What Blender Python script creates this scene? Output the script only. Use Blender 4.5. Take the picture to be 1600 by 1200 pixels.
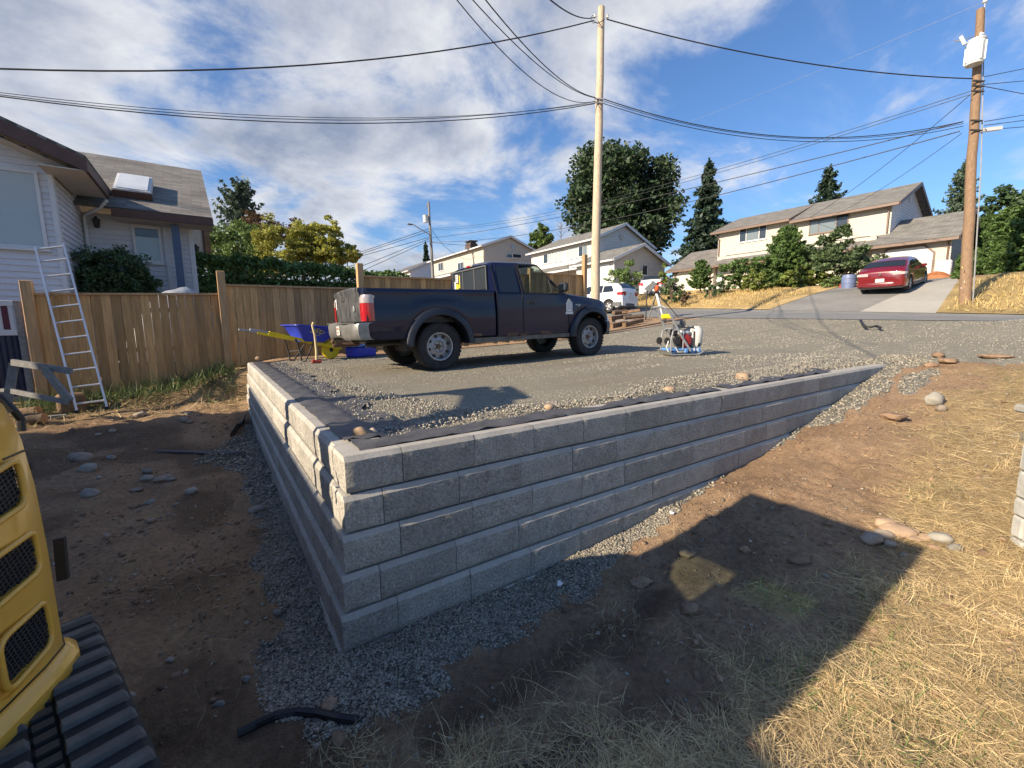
import bpy, bmesh, math, random
import numpy as np
from mathutils import Vector, Matrix, Euler
random.seed(7); RNG = np.random.default_rng(7)
for o in list(bpy.data.objects): bpy.data.objects.remove(o, do_unlink=True)
SC = bpy.context.scene
COL = SC.collection
PI = math.pi
# ---------------------------------------------------------------- camera
CF = 672.27                                   # focal length in pixels of a 1600 wide frame
CP = np.array([-0.4875, -2.2032, 1.6459])
PIT, ROL, YAW = 0.13424, -0.00956, 0.60267
FW = np.array([math.sin(YAW)*math.cos(PIT), math.cos(YAW)*math.cos(PIT), -math.sin(PIT)])
_rt = np.array([math.cos(YAW), -math.sin(YAW), 0.0]); _up = np.cross(_rt, FW)
RT = _rt*math.cos(ROL)+_up*math.sin(ROL); UP = _up*math.cos(ROL)-_rt*math.sin(ROL)
cd = bpy.data.cameras.new('camera'); cam = bpy.data.objects.new('camera', cd); COL.objects.link(cam)
cd.sensor_width = 36; cd.lens = 36*CF/1600; cd.clip_start = .05; cd.clip_end = 3000
cam.matrix_world = Matrix([[RT[0], UP[0], -FW[0], CP[0]], [RT[1], UP[1], -FW[1], CP[1]], [RT[2], UP[2], -FW[2], CP[2]], [0, 0, 0, 1]])
SC.camera = cam
# ---------------------------------------------------------------- sun, sky, exposure
SUN_EL = math.radians(26.5)
SHADOW = math.radians(-2.6)                   # heading of the shadows, measured from +X
sdir = Vector((-math.cos(SHADOW)*math.cos(SUN_EL), -math.sin(SHADOW)*math.cos(SUN_EL), math.sin(SUN_EL)))
sl = bpy.data.lights.new('sun', 'SUN'); sl.energy = 5.0; sl.angle = math.radians(.53); sl.color = (1, .84, .62)
so = bpy.data.objects.new('sun', sl); COL.objects.link(so); so.location = (0, 0, 30)
so.rotation_euler = sdir.to_track_quat('Z', 'Y').to_euler()
W = bpy.data.worlds.new('World'); SC.world = W; W.use_nodes = True
def build_world():
    nt = W.node_tree; N = nt.nodes; L = nt.links; N.clear()
    def n(t, **k):
        q = N.new(t)
        for a, b in k.items(): setattr(q, a, b)
        return q
    def math_(op, a, b=None, c=None, clamp=False):
        q = n('ShaderNodeMath', operation=op, use_clamp=clamp)
        for i, v in enumerate((a, b, c)):
            if v is None: continue
            if isinstance(v, (int, float)): q.inputs[i].default_value = v
            else: L.new(v, q.inputs[i])
        return q.outputs[0]
    sky = n('ShaderNodeTexSky', sky_type='NISHITA'); sky.sun_disc = False
    sky.sun_elevation = SUN_EL; sky.sun_rotation = math.atan2(sdir.x, sdir.y)
    sky.air_density = 1.15; sky.dust_density = .35; sky.ozone_density = 2.6
    tc = n('ShaderNodeTexCoord'); sep = n('ShaderNodeSeparateXYZ'); L.new(tc.outputs['Generated'], sep.inputs[0])
    zz = math_('ADD', math_('MAXIMUM', sep.outputs[2], 0.0), .27)
    px = math_('DIVIDE', sep.outputs[0], zz); py = math_('DIVIDE', sep.outputs[1], zz)
    comb = n('ShaderNodeCombineXYZ'); L.new(px, comb.inputs[0]); L.new(py, comb.inputs[1])
    def noise(scale, detail, rough, off=(0, 0, 0), dist=0.0, stretch=(1, 1, 1), rot=0):
        mp = n('ShaderNodeMapping'); mp.inputs['Location'].default_value = off; mp.inputs['Scale'].default_value = stretch
        mp.inputs['Rotation'].default_value = (0, 0, rot)
        L.new(comb.outputs[0], mp.inputs[0])
        q = n('ShaderNodeTexNoise'); q.inputs['Scale'].default_value = scale; q.inputs['Detail'].default_value = detail
        q.inputs['Roughness'].default_value = rough; q.inputs['Distortion'].default_value = dist
        L.new(mp.outputs[0], q.inputs['Vector']); return q.outputs[0]
    def band(v, lo, hi, smooth=True):
        q = n('ShaderNodeMapRange', interpolation_type='SMOOTHSTEP' if smooth else 'LINEAR')
        L.new(v, q.inputs[0]); q.inputs[1].default_value = lo; q.inputs[2].default_value = hi; return q.outputs[0]
    def toward(px_, py_, width):                # 1 in the middle of a big cloud bank, fading out round it
        v = FW+(px_-800)/CF*RT-(py_-600)/CF*UP; v = v/np.linalg.norm(v)
        dp = n('ShaderNodeVectorMath', operation='DOT_PRODUCT'); L.new(tc.outputs['Generated'], dp.inputs[0]); dp.inputs[1].default_value = tuple(v)
        return band(dp.outputs['Value'], math.cos(width), 1.0)
    big = noise(1.25, 3, .5, (3.1, 1.7, 0))
    fine = noise(1.9, 12, .61, (.4, .2, 0), .25)
    bank = toward(500, 180, 1.05)
    dens = math_('ADD', math_('MULTIPLY', fine, .80), math_('MULTIPLY', big, .34))
    dens = math_('ADD', dens, math_('MULTIPLY', bank, .15))
    cover = band(dens, .595, .765)
    wisp = math_('MULTIPLY', band(noise(1.1, 8, .62, (7, 2, 0), .4, (1, 3.2, 1), .5), .50, .85), .50)
    cover = math_('MAXIMUM', cover, wisp)
    # thick bellies are grey, thin edges and sun-facing shoulders white
    fine2 = noise(1.9, 12, .61, (.4+.12, .2, 0), .25)
    edge = math_('SUBTRACT', fine, fine2)
    lit = math_('ADD', math_('MULTIPLY', edge, 3.6), math_('SUBTRACT', 1.02, math_('MULTIPLY', band(dens, .64, .86), 1.0)), clamp=True)
    mixc = n('ShaderNodeMix', data_type='RGBA'); L.new(lit, mixc.inputs[0])
    mixc.inputs[6].default_value = (.33, .39, .53, 1); mixc.inputs[7].default_value = (.92, .93, .96, 1)
    tint = n('ShaderNodeVectorMath', operation='MULTIPLY'); L.new(sky.outputs[0], tint.inputs[0]); tint.inputs[1].default_value = (.68, .90, 1.20)
    b1 = n('ShaderNodeBackground'); L.new(tint.outputs[0], b1.inputs[0]); b1.inputs[1].default_value = SKY_STRENGTH
    b2 = n('ShaderNodeBackground'); L.new(mixc.outputs[2], b2.inputs[0]); b2.inputs[1].default_value = CLOUD_STRENGTH
    ms = n('ShaderNodeMixShader'); cv = math_('MULTIPLY', cover, .93); L.new(cv, ms.inputs[0])
    L.new(b1.outputs[0], ms.inputs[1]); L.new(b2.outputs[0], ms.inputs[2])
    out = n('ShaderNodeOutputWorld'); L.new(ms.outputs[0], out.inputs[0])
SKY_STRENGTH = .080; CLOUD_STRENGTH = .53
build_world()
SC.view_settings.view_transform = 'Standard'; SC.view_settings.look = 'None'
SC.view_settings.exposure = .82; SC.view_settings.gamma = 1; SC.view_settings.use_curve_mapping = False
SC.cycles.max_bounces = 6; SC.cycles.diffuse_bounces = 3; SC.cycles.glossy_bounces = 3; SC.cycles.transparent_max_bounces = 12
SC.cycles.transmission_bounces = 4
SC.cycles.use_denoising = True

# ---------------------------------------------------------------- picture <-> place
def ray(px, py): return FW+(px-800)/CF*RT-(py-600)/CF*UP
def at(px, py, D): return CP+D*ray(px, py)           # the point seen at a pixel of the photograph, D metres deep
def atY(px, py, Y): d = ray(px, py); return CP+d*(Y-CP[1])/d[1]
def atX(px, py, X): d = ray(px, py); return CP+d*(X-CP[0])/d[0]
def atZ(px, py, Z): d = ray(px, py); return CP+d*(Z-CP[2])/d[2]
def hit(px, py, far=90):                             # where the line of sight meets the ground
    d = ray(px, py); t = 1.0
    while t < far:
        P = CP+d*t
        if P[2] < H(P[0], P[1]):
            a, b = t-.1, t
            for _ in range(25):
                m = (a+b)/2; P = CP+d*m
                if P[2] < H(P[0], P[1]): b = m
                else: a = m
            return CP+d*b
        t += .1
    return CP+d*far
# ---------------------------------------------------------------- objects
def tag(o, label, cat, group=None, kind=None):
    o['label'] = label; o['category'] = cat
    if group: o['group'] = group
    if kind: o['kind'] = kind
    return o
def thing(name, label, cat, loc=(0, 0, 0), rz=0, group=None):
    o = bpy.data.objects.new(name, None); COL.objects.link(o); o.location = tuple(float(v) for v in loc); o.rotation_euler = (0, 0, rz)
    o.empty_display_size = .2
    return tag(o, label, cat, group)
def link(name, me, mat=None, parent=None, smooth=None):
    if mat is not None:
        me.materials.clear()
        for m in (mat if isinstance(mat, (list, tuple)) else [mat]): me.materials.append(m)
    o = bpy.data.objects.new(name, me); COL.objects.link(o)
    if parent is not None: o.parent = parent
    if smooth is not None: soften(me, smooth)
    return o
def soften(me, ang=40):
    me.shade_smooth()
    if ang < 179: me.set_sharp_from_angle(angle=math.radians(ang))
def structure(o): o['kind'] = 'structure'; return o
def stuff(o): o['kind'] = 'stuff'; return o
def copy_tree(o, parent=None):
    c = o.copy(); COL.objects.link(c)
    if parent is not None: c.parent = parent
    for ch in list(o.children): copy_tree(ch, c)
    return c
def np_mesh(name, V, F):
    V = np.asarray(V, dtype=np.float32); F = np.asarray(F, dtype=np.int32)
    me = bpy.data.meshes.new(name); k = F.shape[1]
    me.vertices.add(len(V)); me.vertices.foreach_set('co', V.ravel())
    me.loops.add(F.size); me.loops.foreach_set('vertex_index', F.ravel())
    me.polygons.add(len(F)); me.polygons.foreach_set('loop_start', np.arange(0, F.size, k, dtype=np.int32))
    me.update(calc_edges=True); return me
class MB:
    """collects pieces and links them as ONE mesh object"""
    def __init__(s, M=None): s.v = []; s.f = []; s.M = M or Matrix()
    def add(s, vs, fs):
        b = len(s.v); M = s.M
        s.v += [tuple(M @ Vector([float(c) for c in v])) for v in vs]; s.f += [tuple(b+i for i in f) for f in fs]; return s
    def box(s, lo, hi, R=None):
        x0, y0, z0 = lo; x1, y1, z1 = hi
        vs = [(x0, y0, z0), (x1, y0, z0), (x1, y1, z0), (x0, y1, z0), (x0, y0, z1), (x1, y0, z1), (x1, y1, z1), (x0, y1, z1)]
        if R is not None: vs = [tuple(R @ Vector(v)) for v in vs]
        return s.add(vs, [(3, 2, 1, 0), (4, 5, 6, 7), (0, 1, 5, 4), (1, 2, 6, 5), (2, 3, 7, 6), (3, 0, 4, 7)])
    def cbox(s, c, size, R=None, bev=0):
        hx, hy, hz = size[0]/2, size[1]/2, size[2]/2
        T = Matrix.Translation(Vector([float(q) for q in c])) @ (R.to_4x4() if R is not None else Matrix())
        if bev <= 0: return s.box((-hx, -hy, -hz), (hx, hy, hz), T)
        b = min(bev, hx*.9, hy*.9, hz*.9); vs = []; fs = []
        for sx in (-1, 1):
            for sy in (-1, 1):
                for sz in (-1, 1):
                    vs += [(sx*hx, sy*(hy-b), sz*(hz-b)), (sx*(hx-b), sy*hy, sz*(hz-b)), (sx*(hx-b), sy*(hy-b), sz*hz)]
        bm = bmesh.new(); bv = [bm.verts.new(v) for v in vs]; bmesh.ops.convex_hull(bm, input=bv); bm.verts.index_update()
        bmesh.ops.dissolve_limit(bm, angle_limit=.02, verts=bm.verts, edges=bm.edges); bm.verts.index_update()
        V = [T @ v.co for v in bm.verts]; F = [[v.index for v in f.verts] for f in bm.faces]; bm.free()
        return s.add(V, F)
    def bar(s, a, b, w, h, up=(0, 0, 1)):
        a = Vector([float(q) for q in a]); b = Vector([float(q) for q in b]); d = (b-a); L = d.length; d.normalize(); u = Vector(up)
        r = d.cross(u)
        if r.length < 1e-4: r = d.cross(Vector((1, 0, 0)))
        r.normalize(); u = r.cross(d)
        vs = []
        for p in (a, b):
            for i, j in ((-1, -1), (1, -1), (1, 1), (-1, 1)): vs.append(tuple(p+r*(i*w/2)+u*(j*h/2)))
        return s.add(vs, [(0, 1, 2, 3), (7, 6, 5, 4), (0, 4, 5, 1), (1, 5, 6, 2), (2, 6, 7, 3), (3, 7, 4, 0)])
    def tube(s, pts, r, n=8, cap=True):
        P = [Vector([float(q) for q in p]) for p in pts]; R = r if isinstance(r, (list, tuple)) else [r]*len(P)
        vs = []; fs = []; side = None
        for i, p in enumerate(P):
            t = (P[min(i+1, len(P)-1)]-P[max(i-1, 0)]).normalized()
            if side is None:
                side = t.cross(Vector((0, 0, 1)))
                if side.length < 1e-3: side = t.cross(Vector((1, 0, 0)))
            side = (side-t*side.dot(t)).normalized(); u = t.cross(side)
            for k in range(n):
                a = 2*PI*k/n; vs.append(tuple(p+(side*math.cos(a)+u*math.sin(a))*R[i]))
        for i in range(len(P)-1):
            for k in range(n):
                k2 = (k+1) % n; fs.append((i*n+k, i*n+k2, (i+1)*n+k2, (i+1)*n+k))
        if cap: fs += [tuple(range(n-1, -1, -1)), tuple((len(P)-1)*n+k for k in range(n))]
        return s.add(vs, fs)
    def lathe(s, prof, n=24, axis='z', c=(0, 0, 0), cap=True):
        vs = []; fs = []; m = len(prof)
        for k in range(n):
            a = 2*PI*k/n; ca, sa = math.cos(a), math.sin(a)
            for r, h in prof:
                if axis == 'z': v = (r*ca, r*sa, h)
                elif axis == 'y': v = (r*ca, h, -r*sa)
                else: v = (h, r*ca, r*sa)
                vs.append((v[0]+c[0], v[1]+c[1], v[2]+c[2]))
        for k in range(n):
            k2 = (k+1) % n
            for j in range(m-1): fs.append((k*m+j, k2*m+j, k2*m+j+1, k*m+j+1))
        if cap:
            if prof[0][0] > 1e-5: fs.append(tuple(k*m for k in range(n-1, -1, -1)))
            if prof[-1][0] > 1e-5: fs.append(tuple(k*m+m-1 for k in range(n)))
        return s.add(vs, fs)
    def prism(s, poly, a, b, axis='y'):          # polygon (two coordinates) swept along axis from a to b
        n = len(poly)
        def p3(q, h):
            if axis == 'y': return (q[0], h, q[1])
            if axis == 'x': return (h, q[0], q[1])
            return (q[0], q[1], h)
        vs = [p3(q, a) for q in poly]+[p3(q, b) for q in poly]
        fs = [tuple(range(n)), tuple(range(2*n-1, n-1, -1))]+[(i, (i+1) % n+0, (i+1) % n+n, i+n)[::-1] for i in range(n)]
        return s.add(vs, fs)
    def grid(s, rows, closed=False):
        m = len(rows[0]); vs = [p for r in rows for p in r]; fs = []
        for i in range(len(rows)-1):
            for j in range(m-1+(1 if closed else 0)):
                j2 = (j+1) % m; fs.append((i*m+j, i*m+j2, (i+1)*m+j2, (i+1)*m+j))
        return s.add(vs, fs)
    def ball(s, c, r, n=10, m=6):
        r = r if isinstance(r, (tuple, list)) else (r, r, r)
        rows = [[(c[0]+r[0]*math.sin(PI*i/m)*math.cos(2*PI*k/n), c[1]+r[1]*math.sin(PI*i/m)*math.sin(2*PI*k/n), c[2]+r[2]*math.cos(PI*i/m)) for k in range(n)] for i in range(m+1)]
        return s.grid(rows, True)
    def mesh(s, name='m'):
        me = bpy.data.meshes.new(name); me.from_pydata(s.v, [], s.f); me.validate(); me.update()
        bm = bmesh.new(); bm.from_mesh(me); bmesh.ops.remove_doubles(bm, verts=bm.verts, dist=1e-5); bmesh.ops.recalc_face_normals(bm, faces=bm.faces); bm.to_mesh(me); bm.free()
        return me
    def build(s, name, mat, parent=None, smooth=None):
        return link(name, s.mesh(name), mat, parent, smooth)
def lettering(name, txt, size, mat, parent, M, extrude=.001, align='CENTER'):
    cu = bpy.data.curves.new(name, 'FONT'); cu.body = txt; cu.size = size; cu.align_x = align; cu.align_y = 'CENTER'; cu.extrude = extrude
    tmp = bpy.data.objects.new('tmp', cu); COL.objects.link(tmp); bpy.context.view_layer.update()
    me = bpy.data.meshes.new_from_object(tmp.evaluated_get(bpy.context.evaluated_depsgraph_get())); bpy.data.objects.remove(tmp, do_unlink=True)
    o = link(name, me, mat, parent); o.matrix_local = M; return stuff(o)
def frame(loc, xdir, ydir):                       # matrix with local x along xdir, local y along ydir
    x = Vector(xdir).normalized(); y = Vector(ydir); y = (y-x*y.dot(x)).normalized(); z = x.cross(y)
    return Matrix.Translation(Vector([float(q) for q in loc])) @ Matrix((x, y, z)).transposed().to_4x4()
# smooth random field on the ground plane
_lat = RNG.random((256, 256))
def vnoise(x, y, s):
    x = np.asarray(x, float)/s+101.3; y = np.asarray(y, float)/s+57.7
    xi = np.floor(x).astype(int); yi = np.floor(y).astype(int); fx = x-xi; fy = y-yi
    fx = fx*fx*(3-2*fx); fy = fy*fy*(3-2*fy); g = lambda a, b: _lat[a % 256, b % 256]
    return (g(xi, yi)*(1-fx)+g(xi+1, yi)*fx)*(1-fy)+(g(xi, yi+1)*(1-fx)+g(xi+1, yi+1)*fx)*fy-.5
# ---------------------------------------------------------------- materials (all procedural)
def lerp3(a, k): return tuple(min(1, c*k) for c in a[:3])+(1,)
def mat(name, col, rough=.7, var=.25, scale=6, bump=0.0, bscale=None, metal=0, spec=.5, col2=None, island=0.0, coat=0, detail=6, stretch=(1, 1, 1), obj=False, objvar=0, trans=None, dist=.02, fine=0, stain=None):
    m = bpy.data.materials.new(name); m.use_nodes = True; nt = m.node_tree; N = nt.nodes; L = nt.links
    b = N['Principled BSDF']; b.inputs['Roughness'].default_value = rough; b.inputs['Metallic'].default_value = metal
    b.inputs['Specular IOR Level'].default_value = spec
    if coat: b.inputs['Coat Weight'].default_value = coat; b.inputs['Coat Roughness'].default_value = .04
    col = tuple(col)+(1,) if len(col) == 3 else col
    if obj:
        src = N.new('ShaderNodeTexCoord').outputs['Object']
    else: src = N.new('ShaderNodeNewGeometry').outputs['Position']
    mp = N.new('ShaderNodeMapping'); mp.inputs['Scale'].default_value = stretch; L.new(src, mp.inputs[0]); vec = mp.outputs[0]
    if objvar:
        oi = N.new('ShaderNodeObjectInfo'); va = N.new('ShaderNodeVectorMath'); va.operation = 'MULTIPLY_ADD'
        cb = N.new('ShaderNodeCombineXYZ')
        for i in range(3): L.new(oi.outputs['Random'], cb.inputs[i])
        L.new(cb.outputs[0], va.inputs[0]); va.inputs[1].default_value = (37, 19, 53); L.new(vec, va.inputs[2]); vec = va.outputs[0]
    nz = N.new('ShaderNodeTexNoise'); nz.inputs['Scale'].default_value = scale; nz.inputs['Detail'].default_value = detail; nz.inputs['Roughness'].default_value = .6
    L.new(vec, nz.inputs['Vector'])
    cr = N.new('ShaderNodeValToRGB'); cr.color_ramp.elements[0].position = .3; cr.color_ramp.elements[1].position = .7
    c2 = (tuple(col2)+(1,)) if col2 is not None else None
    cr.color_ramp.elements[0].color = lerp3(col, 1-var); cr.color_ramp.elements[1].color = c2 or lerp3(col, 1+var)
    L.new(nz.outputs[0], cr.inputs[0]); out = cr.outputs[0]
    def scaleby(out, val, amt):
        mr = N.new('ShaderNodeMapRange'); L.new(val, mr.inputs[0]); mr.inputs[3].default_value = 1-amt; mr.inputs[4].default_value = 1+amt
        mx = N.new('ShaderNodeVectorMath'); mx.operation = 'SCALE'; L.new(out, mx.inputs[0]); L.new(mr.outputs[0], mx.inputs['Scale']); return mx.outputs[0]
    if island: out = scaleby(out, N.new('ShaderNodeNewGeometry').outputs['Random Per Island'], island)
    if objvar: out = scaleby(out, oi.outputs['Random'], objvar)
    if fine:
        n3 = N.new('ShaderNodeTexNoise'); n3.inputs['Scale'].default_value = scale*9; n3.inputs['Detail'].default_value = 3; L.new(vec, n3.inputs['Vector'])
        out = scaleby(out, n3.outputs[0], fine)
    if stain:                                                       # dirt: colour, scale, lower and upper noise level
        n4 = N.new('ShaderNodeTexNoise'); n4.inputs['Scale'].default_value = stain[1]; n4.inputs['Detail'].default_value = 9; n4.inputs['Roughness'].default_value = .7; L.new(vec, n4.inputs['Vector'])
        mr = N.new('ShaderNodeMapRange'); L.new(n4.outputs[0], mr.inputs[0]); mr.inputs[1].default_value = stain[2]; mr.inputs[2].default_value = stain[3]; mr.inputs[4].default_value = stain[4] if len(stain) > 4 else .8
        mx = N.new('ShaderNodeMix'); mx.data_type = 'RGBA'; L.new(mr.outputs[0], mx.inputs[0]); L.new(out, mx.inputs[6]); mx.inputs[7].default_value = tuple(stain[0])+(1,); out = mx.outputs[2]
    L.new(out, b.inputs['Base Color'])
    if bump:
        n2 = N.new('ShaderNodeTexNoise'); n2.inputs['Scale'].default_value = bscale or scale*4; n2.inputs['Detail'].default_value = 6; n2.inputs['Roughness'].default_value = .65
        L.new(vec, n2.inputs['Vector']); bp = N.new('ShaderNodeBump'); bp.inputs['Strength'].default_value = bump; bp.inputs['Distance'].default_value = dist
        L.new(n2.outputs[0], bp.inputs['Height']); L.new(bp.outputs[0], b.inputs['Normal'])
    if trans:
        tr = N.new('ShaderNodeBsdfTranslucent'); ms = N.new('ShaderNodeMixShader'); ms.inputs[0].default_value = trans
        L.new(out, tr.inputs[0]); L.new(b.outputs[0], ms.inputs[1]); L.new(tr.outputs[0], ms.inputs[2]); L.new(ms.outputs[0], N['Material Output'].inputs[0])
    return m
def glass(name, tint=(.02, .025, .03), rough=.03, alpha=0.0, tcol=(.6, .75, .7)):
    m = bpy.data.materials.new(name); m.use_nodes = True; nt = m.node_tree; N = nt.nodes; L = nt.links; b = N['Principled BSDF']
    b.inputs['Base Color'].default_value = tuple(tint)+(1,); b.inputs['Roughness'].default_value = rough; b.inputs['Specular IOR Level'].default_value = .8
    if alpha:
        t = N.new('ShaderNodeBsdfTransparent'); t.inputs[0].default_value = tuple(tcol)+(1,); ms = N.new('ShaderNodeMixShader'); ms.inputs[0].default_value = alpha
        L.new(b.outputs[0], ms.inputs[1]); L.new(t.outputs[0], ms.inputs[2]); L.new(ms.outputs[0], N['Material Output'].inputs[0])
    return m
MT = {}
MT['block'] = mat('split_concrete', (.38, .36, .322), .92, .16, 8, 1.0, 62, objvar=.15, dist=.016, fine=.8, stain=((.25, .20, .15), 3, .52, .80, .6))
MT['cap'] = mat('smooth_concrete', (.39, .37, .335), .9, .10, 8, .35, 90, objvar=.07, dist=.006, fine=.2, stain=((.25, .20, .15), 5, .52, .80, .7))
MT['cedar'] = mat('cedar_board', (.49, .28, .115), .8, .26, 3, .12, 40, objvar=.34, stretch=(9, 9, .8), dist=.003, fine=.12)
MT['cedar_post'] = mat('cedar_post', (.48, .29, .14), .8, .25, 3, .1, 40, objvar=.12, stretch=(9, 9, .8), dist=.003)
MT['grey_wood'] = mat('weathered_wood', (.23, .225, .215), .85, .25, 5, .15, 40, stretch=(4, 4, 4))
MT['old_wood'] = mat('old_timber', (.17, .105, .06), .85, .35, 6, .3, 30)
MT['log_end'] = mat('cut_log_end', (.40, .21, .09), .8, .25, 20)
MT['alu'] = mat('aluminium', (.62, .64, .66), .42, .08, 8, metal=.75)
MT['alu_dull'] = mat('dull_steel', (.42, .43, .44), .5, .15, 10, metal=.6)
MT['dark_steel'] = mat('dark_steel', (.045, .043, .042), .6, .3, 12)
MT['black'] = mat('black_plastic', (.018, .018, .02), .5, .2, 9)
MT['rubber'] = mat('rubber', (.026, .026, .028), .85, .35, 14, .2, 80)
MT['rubber_dust'] = mat('dusty_rubber', (.13, .125, .115), .9, .35, 9, .2, 60, island=.12)
MT['yellow'] = mat('yellow_enamel', (.80, .44, .065), .30, .06, 3, coat=.4, spec=.5, bump=.03, bscale=300, dist=.001, stain=((.30, .21, .12), 3.5, .50, .85, .75))
MT['yellow_plastic'] = mat('yellow_paint', (.90, .68, .02), .4, .06, 5)
MT['blue_tub'] = mat('blue_tub', (.03, .06, .58), .4, .08, 5)
MT['blue_steel'] = mat('blue_painted_steel', (.10, .25, .55), .5, .25, 12)
MT['navy'] = mat('navy_car_paint', (.005, .009, .036), .30, .2, 2, coat=.45, spec=.25, fine=.15)
MT['navy_dust'] = mat('dusty_navy_tailgate', (.022, .026, .036), .5, .6, 7, spec=.4, col2=(.13, .135, .14), stretch=(2, 2, .5))
MT['flare'] = mat('flare_paint', (.010, .014, .026), .45, .25, 4)
MT['red_paint'] = mat('red_car_paint', (.15, .006, .011), .25, .08, 2, coat=1.0)
MT['white_paint'] = mat('white_car_paint', (.74, .74, .76), .3, .03, 2, coat=.8)
MT['silver_paint'] = mat('silver_car_paint', (.50, .52, .55), .3, .04, 2, coat=.8, metal=.2)
MT['grey_trim'] = mat('grey_trim', (.10, .105, .11), .6, .1, 6)
MT['chrome'] = mat('chrome', (.75, .76, .78), .15, .03, 4, metal=1)
MT['steel_wheel'] = mat('steel_wheel', (.36, .36, .37), .45, .18, 20, metal=.5)
MT['rust'] = mat('rusty_hub', (.13, .075, .05), .8, .4, 30)
MT['bumper'] = mat('dented_chrome_bumper', (.25, .25, .245), .42, .25, 9, metal=.55, bump=.3, bscale=9, dist=.02)
MT['red_lens'] = mat('red_lens', (.42, .012, .02), .15, .1, 30, coat=1)
MT['clear_lens'] = mat('clear_lens', (.42, .37, .37), .15, .15, 30, coat=1)
MT['orange_lens'] = mat('amber_lens', (.7, .25, .05), .15, .1, 30, coat=1)
MT['glass_dark'] = glass('dark_glass')
MT['glass_tint'] = glass('clear_car_glass', (.015, .02, .02), .02, .74, (.72, .82, .78))
MT['glass_green'] = glass('green_tinted_glass', (.02, .03, .02), .02, .5, (.5, .8, .45))
MT['pane'] = glass('window_pane', (.16, .19, .20), .05)
MT['pane_light'] = mat('blind_behind_pane', (.36, .40, .41), .12, .06, .5, coat=.6)
MT['pane_dark'] = glass('dark_window_pane', (.035, .042, .05), .04)
MT['skylight'] = mat('skylight_dome', (.62, .66, .68), .12, .08, 2, coat=1)
MT['white_trim'] = mat('white_trim', (.62, .62, .62), .6, .05, 6)
MT['white_siding'] = mat('white_siding', (.60, .60, .63), .65, .07, 2, objvar=.03, fine=.04)
MT['cream_siding'] = mat('cream_siding', (.50, .455, .385), .65, .04, 2)
MT['bright_siding'] = mat('bright_siding', (.56, .55, .525), .65, .04, 2)
MT['cream_wall'] = mat('cream_wall', (.62, .58, .49), .7, .06, 3)
MT['soffit'] = mat('soffit', (.50, .46, .40), .7, .08, 3)
MT['brown_fascia'] = mat('brown_fascia', (.095, .048, .035), .6, .2, 6)
MT['brown_gutter'] = mat('brown_gutter', (.16, .10, .075), .5, .12, 6)
MT['blue_post'] = mat('blue_post', (.075, .115, .19), .6, .12, 6)
MT['brick'] = mat('chimney_brick', (.09, .065, .055), .9, .3, 14)
MT['gate_blue'] = mat('corrugated_navy', (.016, .022, .055), .5, .3, 8)
MT['maroon'] = mat('maroon_slats', (.10, .02, .03), .6, .2, 8)
MT['tarp'] = mat('grey_tarp', (.30, .32, .36), .5, .25, 5, .3, 14, dist=.03)
MT['fabric'] = mat('landscape_fabric', (.075, .075, .082), .62, .3, 7, .4, 26, dist=.012, fine=.2)
MT['pole_new'] = mat('pale_pole_wood', (.47, .38, .28), .85, .25, 5, .3, 30, stretch=(8, 8, .5), dist=.006, fine=.2, stain=((.20, .14, .09), 3, .55, .70, .7))
MT['pole_old'] = mat('brown_pole_wood', (.22, .14, .085), .85, .3, 5, .2, 30, stretch=(8, 8, .5), dist=.005)
MT['pole_grey'] = mat('grey_pole_wood', (.20, .19, .18), .85, .2, 5, stretch=(8, 8, .5))
MT['wire'] = mat('black_cable', (.014, .014, .016), .6, .2, 4)
MT['transformer'] = mat('pale_grey_steel', (.55, .57, .59), .4, .06, 6)
MT['porcelain'] = mat('white_porcelain', (.75, .76, .78), .2, .04, 6)
MT['stone_white'] = mat('pale_veneer_stone', (.38, .38, .36), .85, .2, 8, .3, 40, objvar=.18)
MT['mortar'] = mat('mortar', (.30, .29, .265), .95, .15, 14, .3, 60)
MT['rock'] = mat('field_rock', (.30, .245, .195), .85, .3, 9, .35, 30, objvar=.25, obj=True, dist=.01)
MT['rock_grey'] = mat('grey_rock', (.25, .235, .205), .85, .25, 9, .35, 30, objvar=.25, obj=True, dist=.01)
MT['rock_tan'] = mat('tan_cobble', (.36, .25, .165), .8, .22, 9, .25, 30, objvar=.18, obj=True, dist=.008)
MT['crumb'] = mat('soil_crumb', (.22, .145, .095), .95, .25, 9, island=.4)
MT['clod'] = mat('soil_clod', (.28, .185, .118), .95, .35, 14, .6, 40, objvar=.2, obj=True, dist=.02)
MT['gravel_stone'] = mat('gravel_stone', (.32, .297, .25), .9, .12, 30, island=.36)
MT['gravel_dark'] = mat('drain_gravel', (.275, .248, .20), .9, .14, 30, island=.5)
MT['straw'] = mat('dry_straw', (.62, .48, .26), .7, .2, 2, island=.42, trans=.15)
MT['straw_thin'] = mat('grass_roots', (.42, .34, .19), .8, .2, 2, island=.45, trans=.1)
MT['green_blade'] = mat('green_blade', (.13, .19, .05), .6, .25, 2, island=.4, trans=.25)
MT['weeds'] = mat('weeds', (.10, .145, .05), .6, .3, 3, island=.45, trans=.25)
MT['bark'] = mat('bark', (.12, .085, .06), .95, .3, 8, .5, 30)
MT['cedar_leaf'] = mat('cedar_leaf', (.092, .16, .042), .6, .35, 1.6, island=.4, trans=.25)
MT['hedge_leaf'] = mat('hedge_leaf', (.095, .165, .044), .6, .35, 1.5, island=.45, trans=.22)
MT['maple_leaf'] = mat('maple_leaf', (.038, .070, .030), .55, .35, .55, island=.4, trans=.2)
MT['yellow_leaf'] = mat('yellow_green_leaf', (.31, .31, .06), .6, .35, .9, island=.4, trans=.35)
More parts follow.
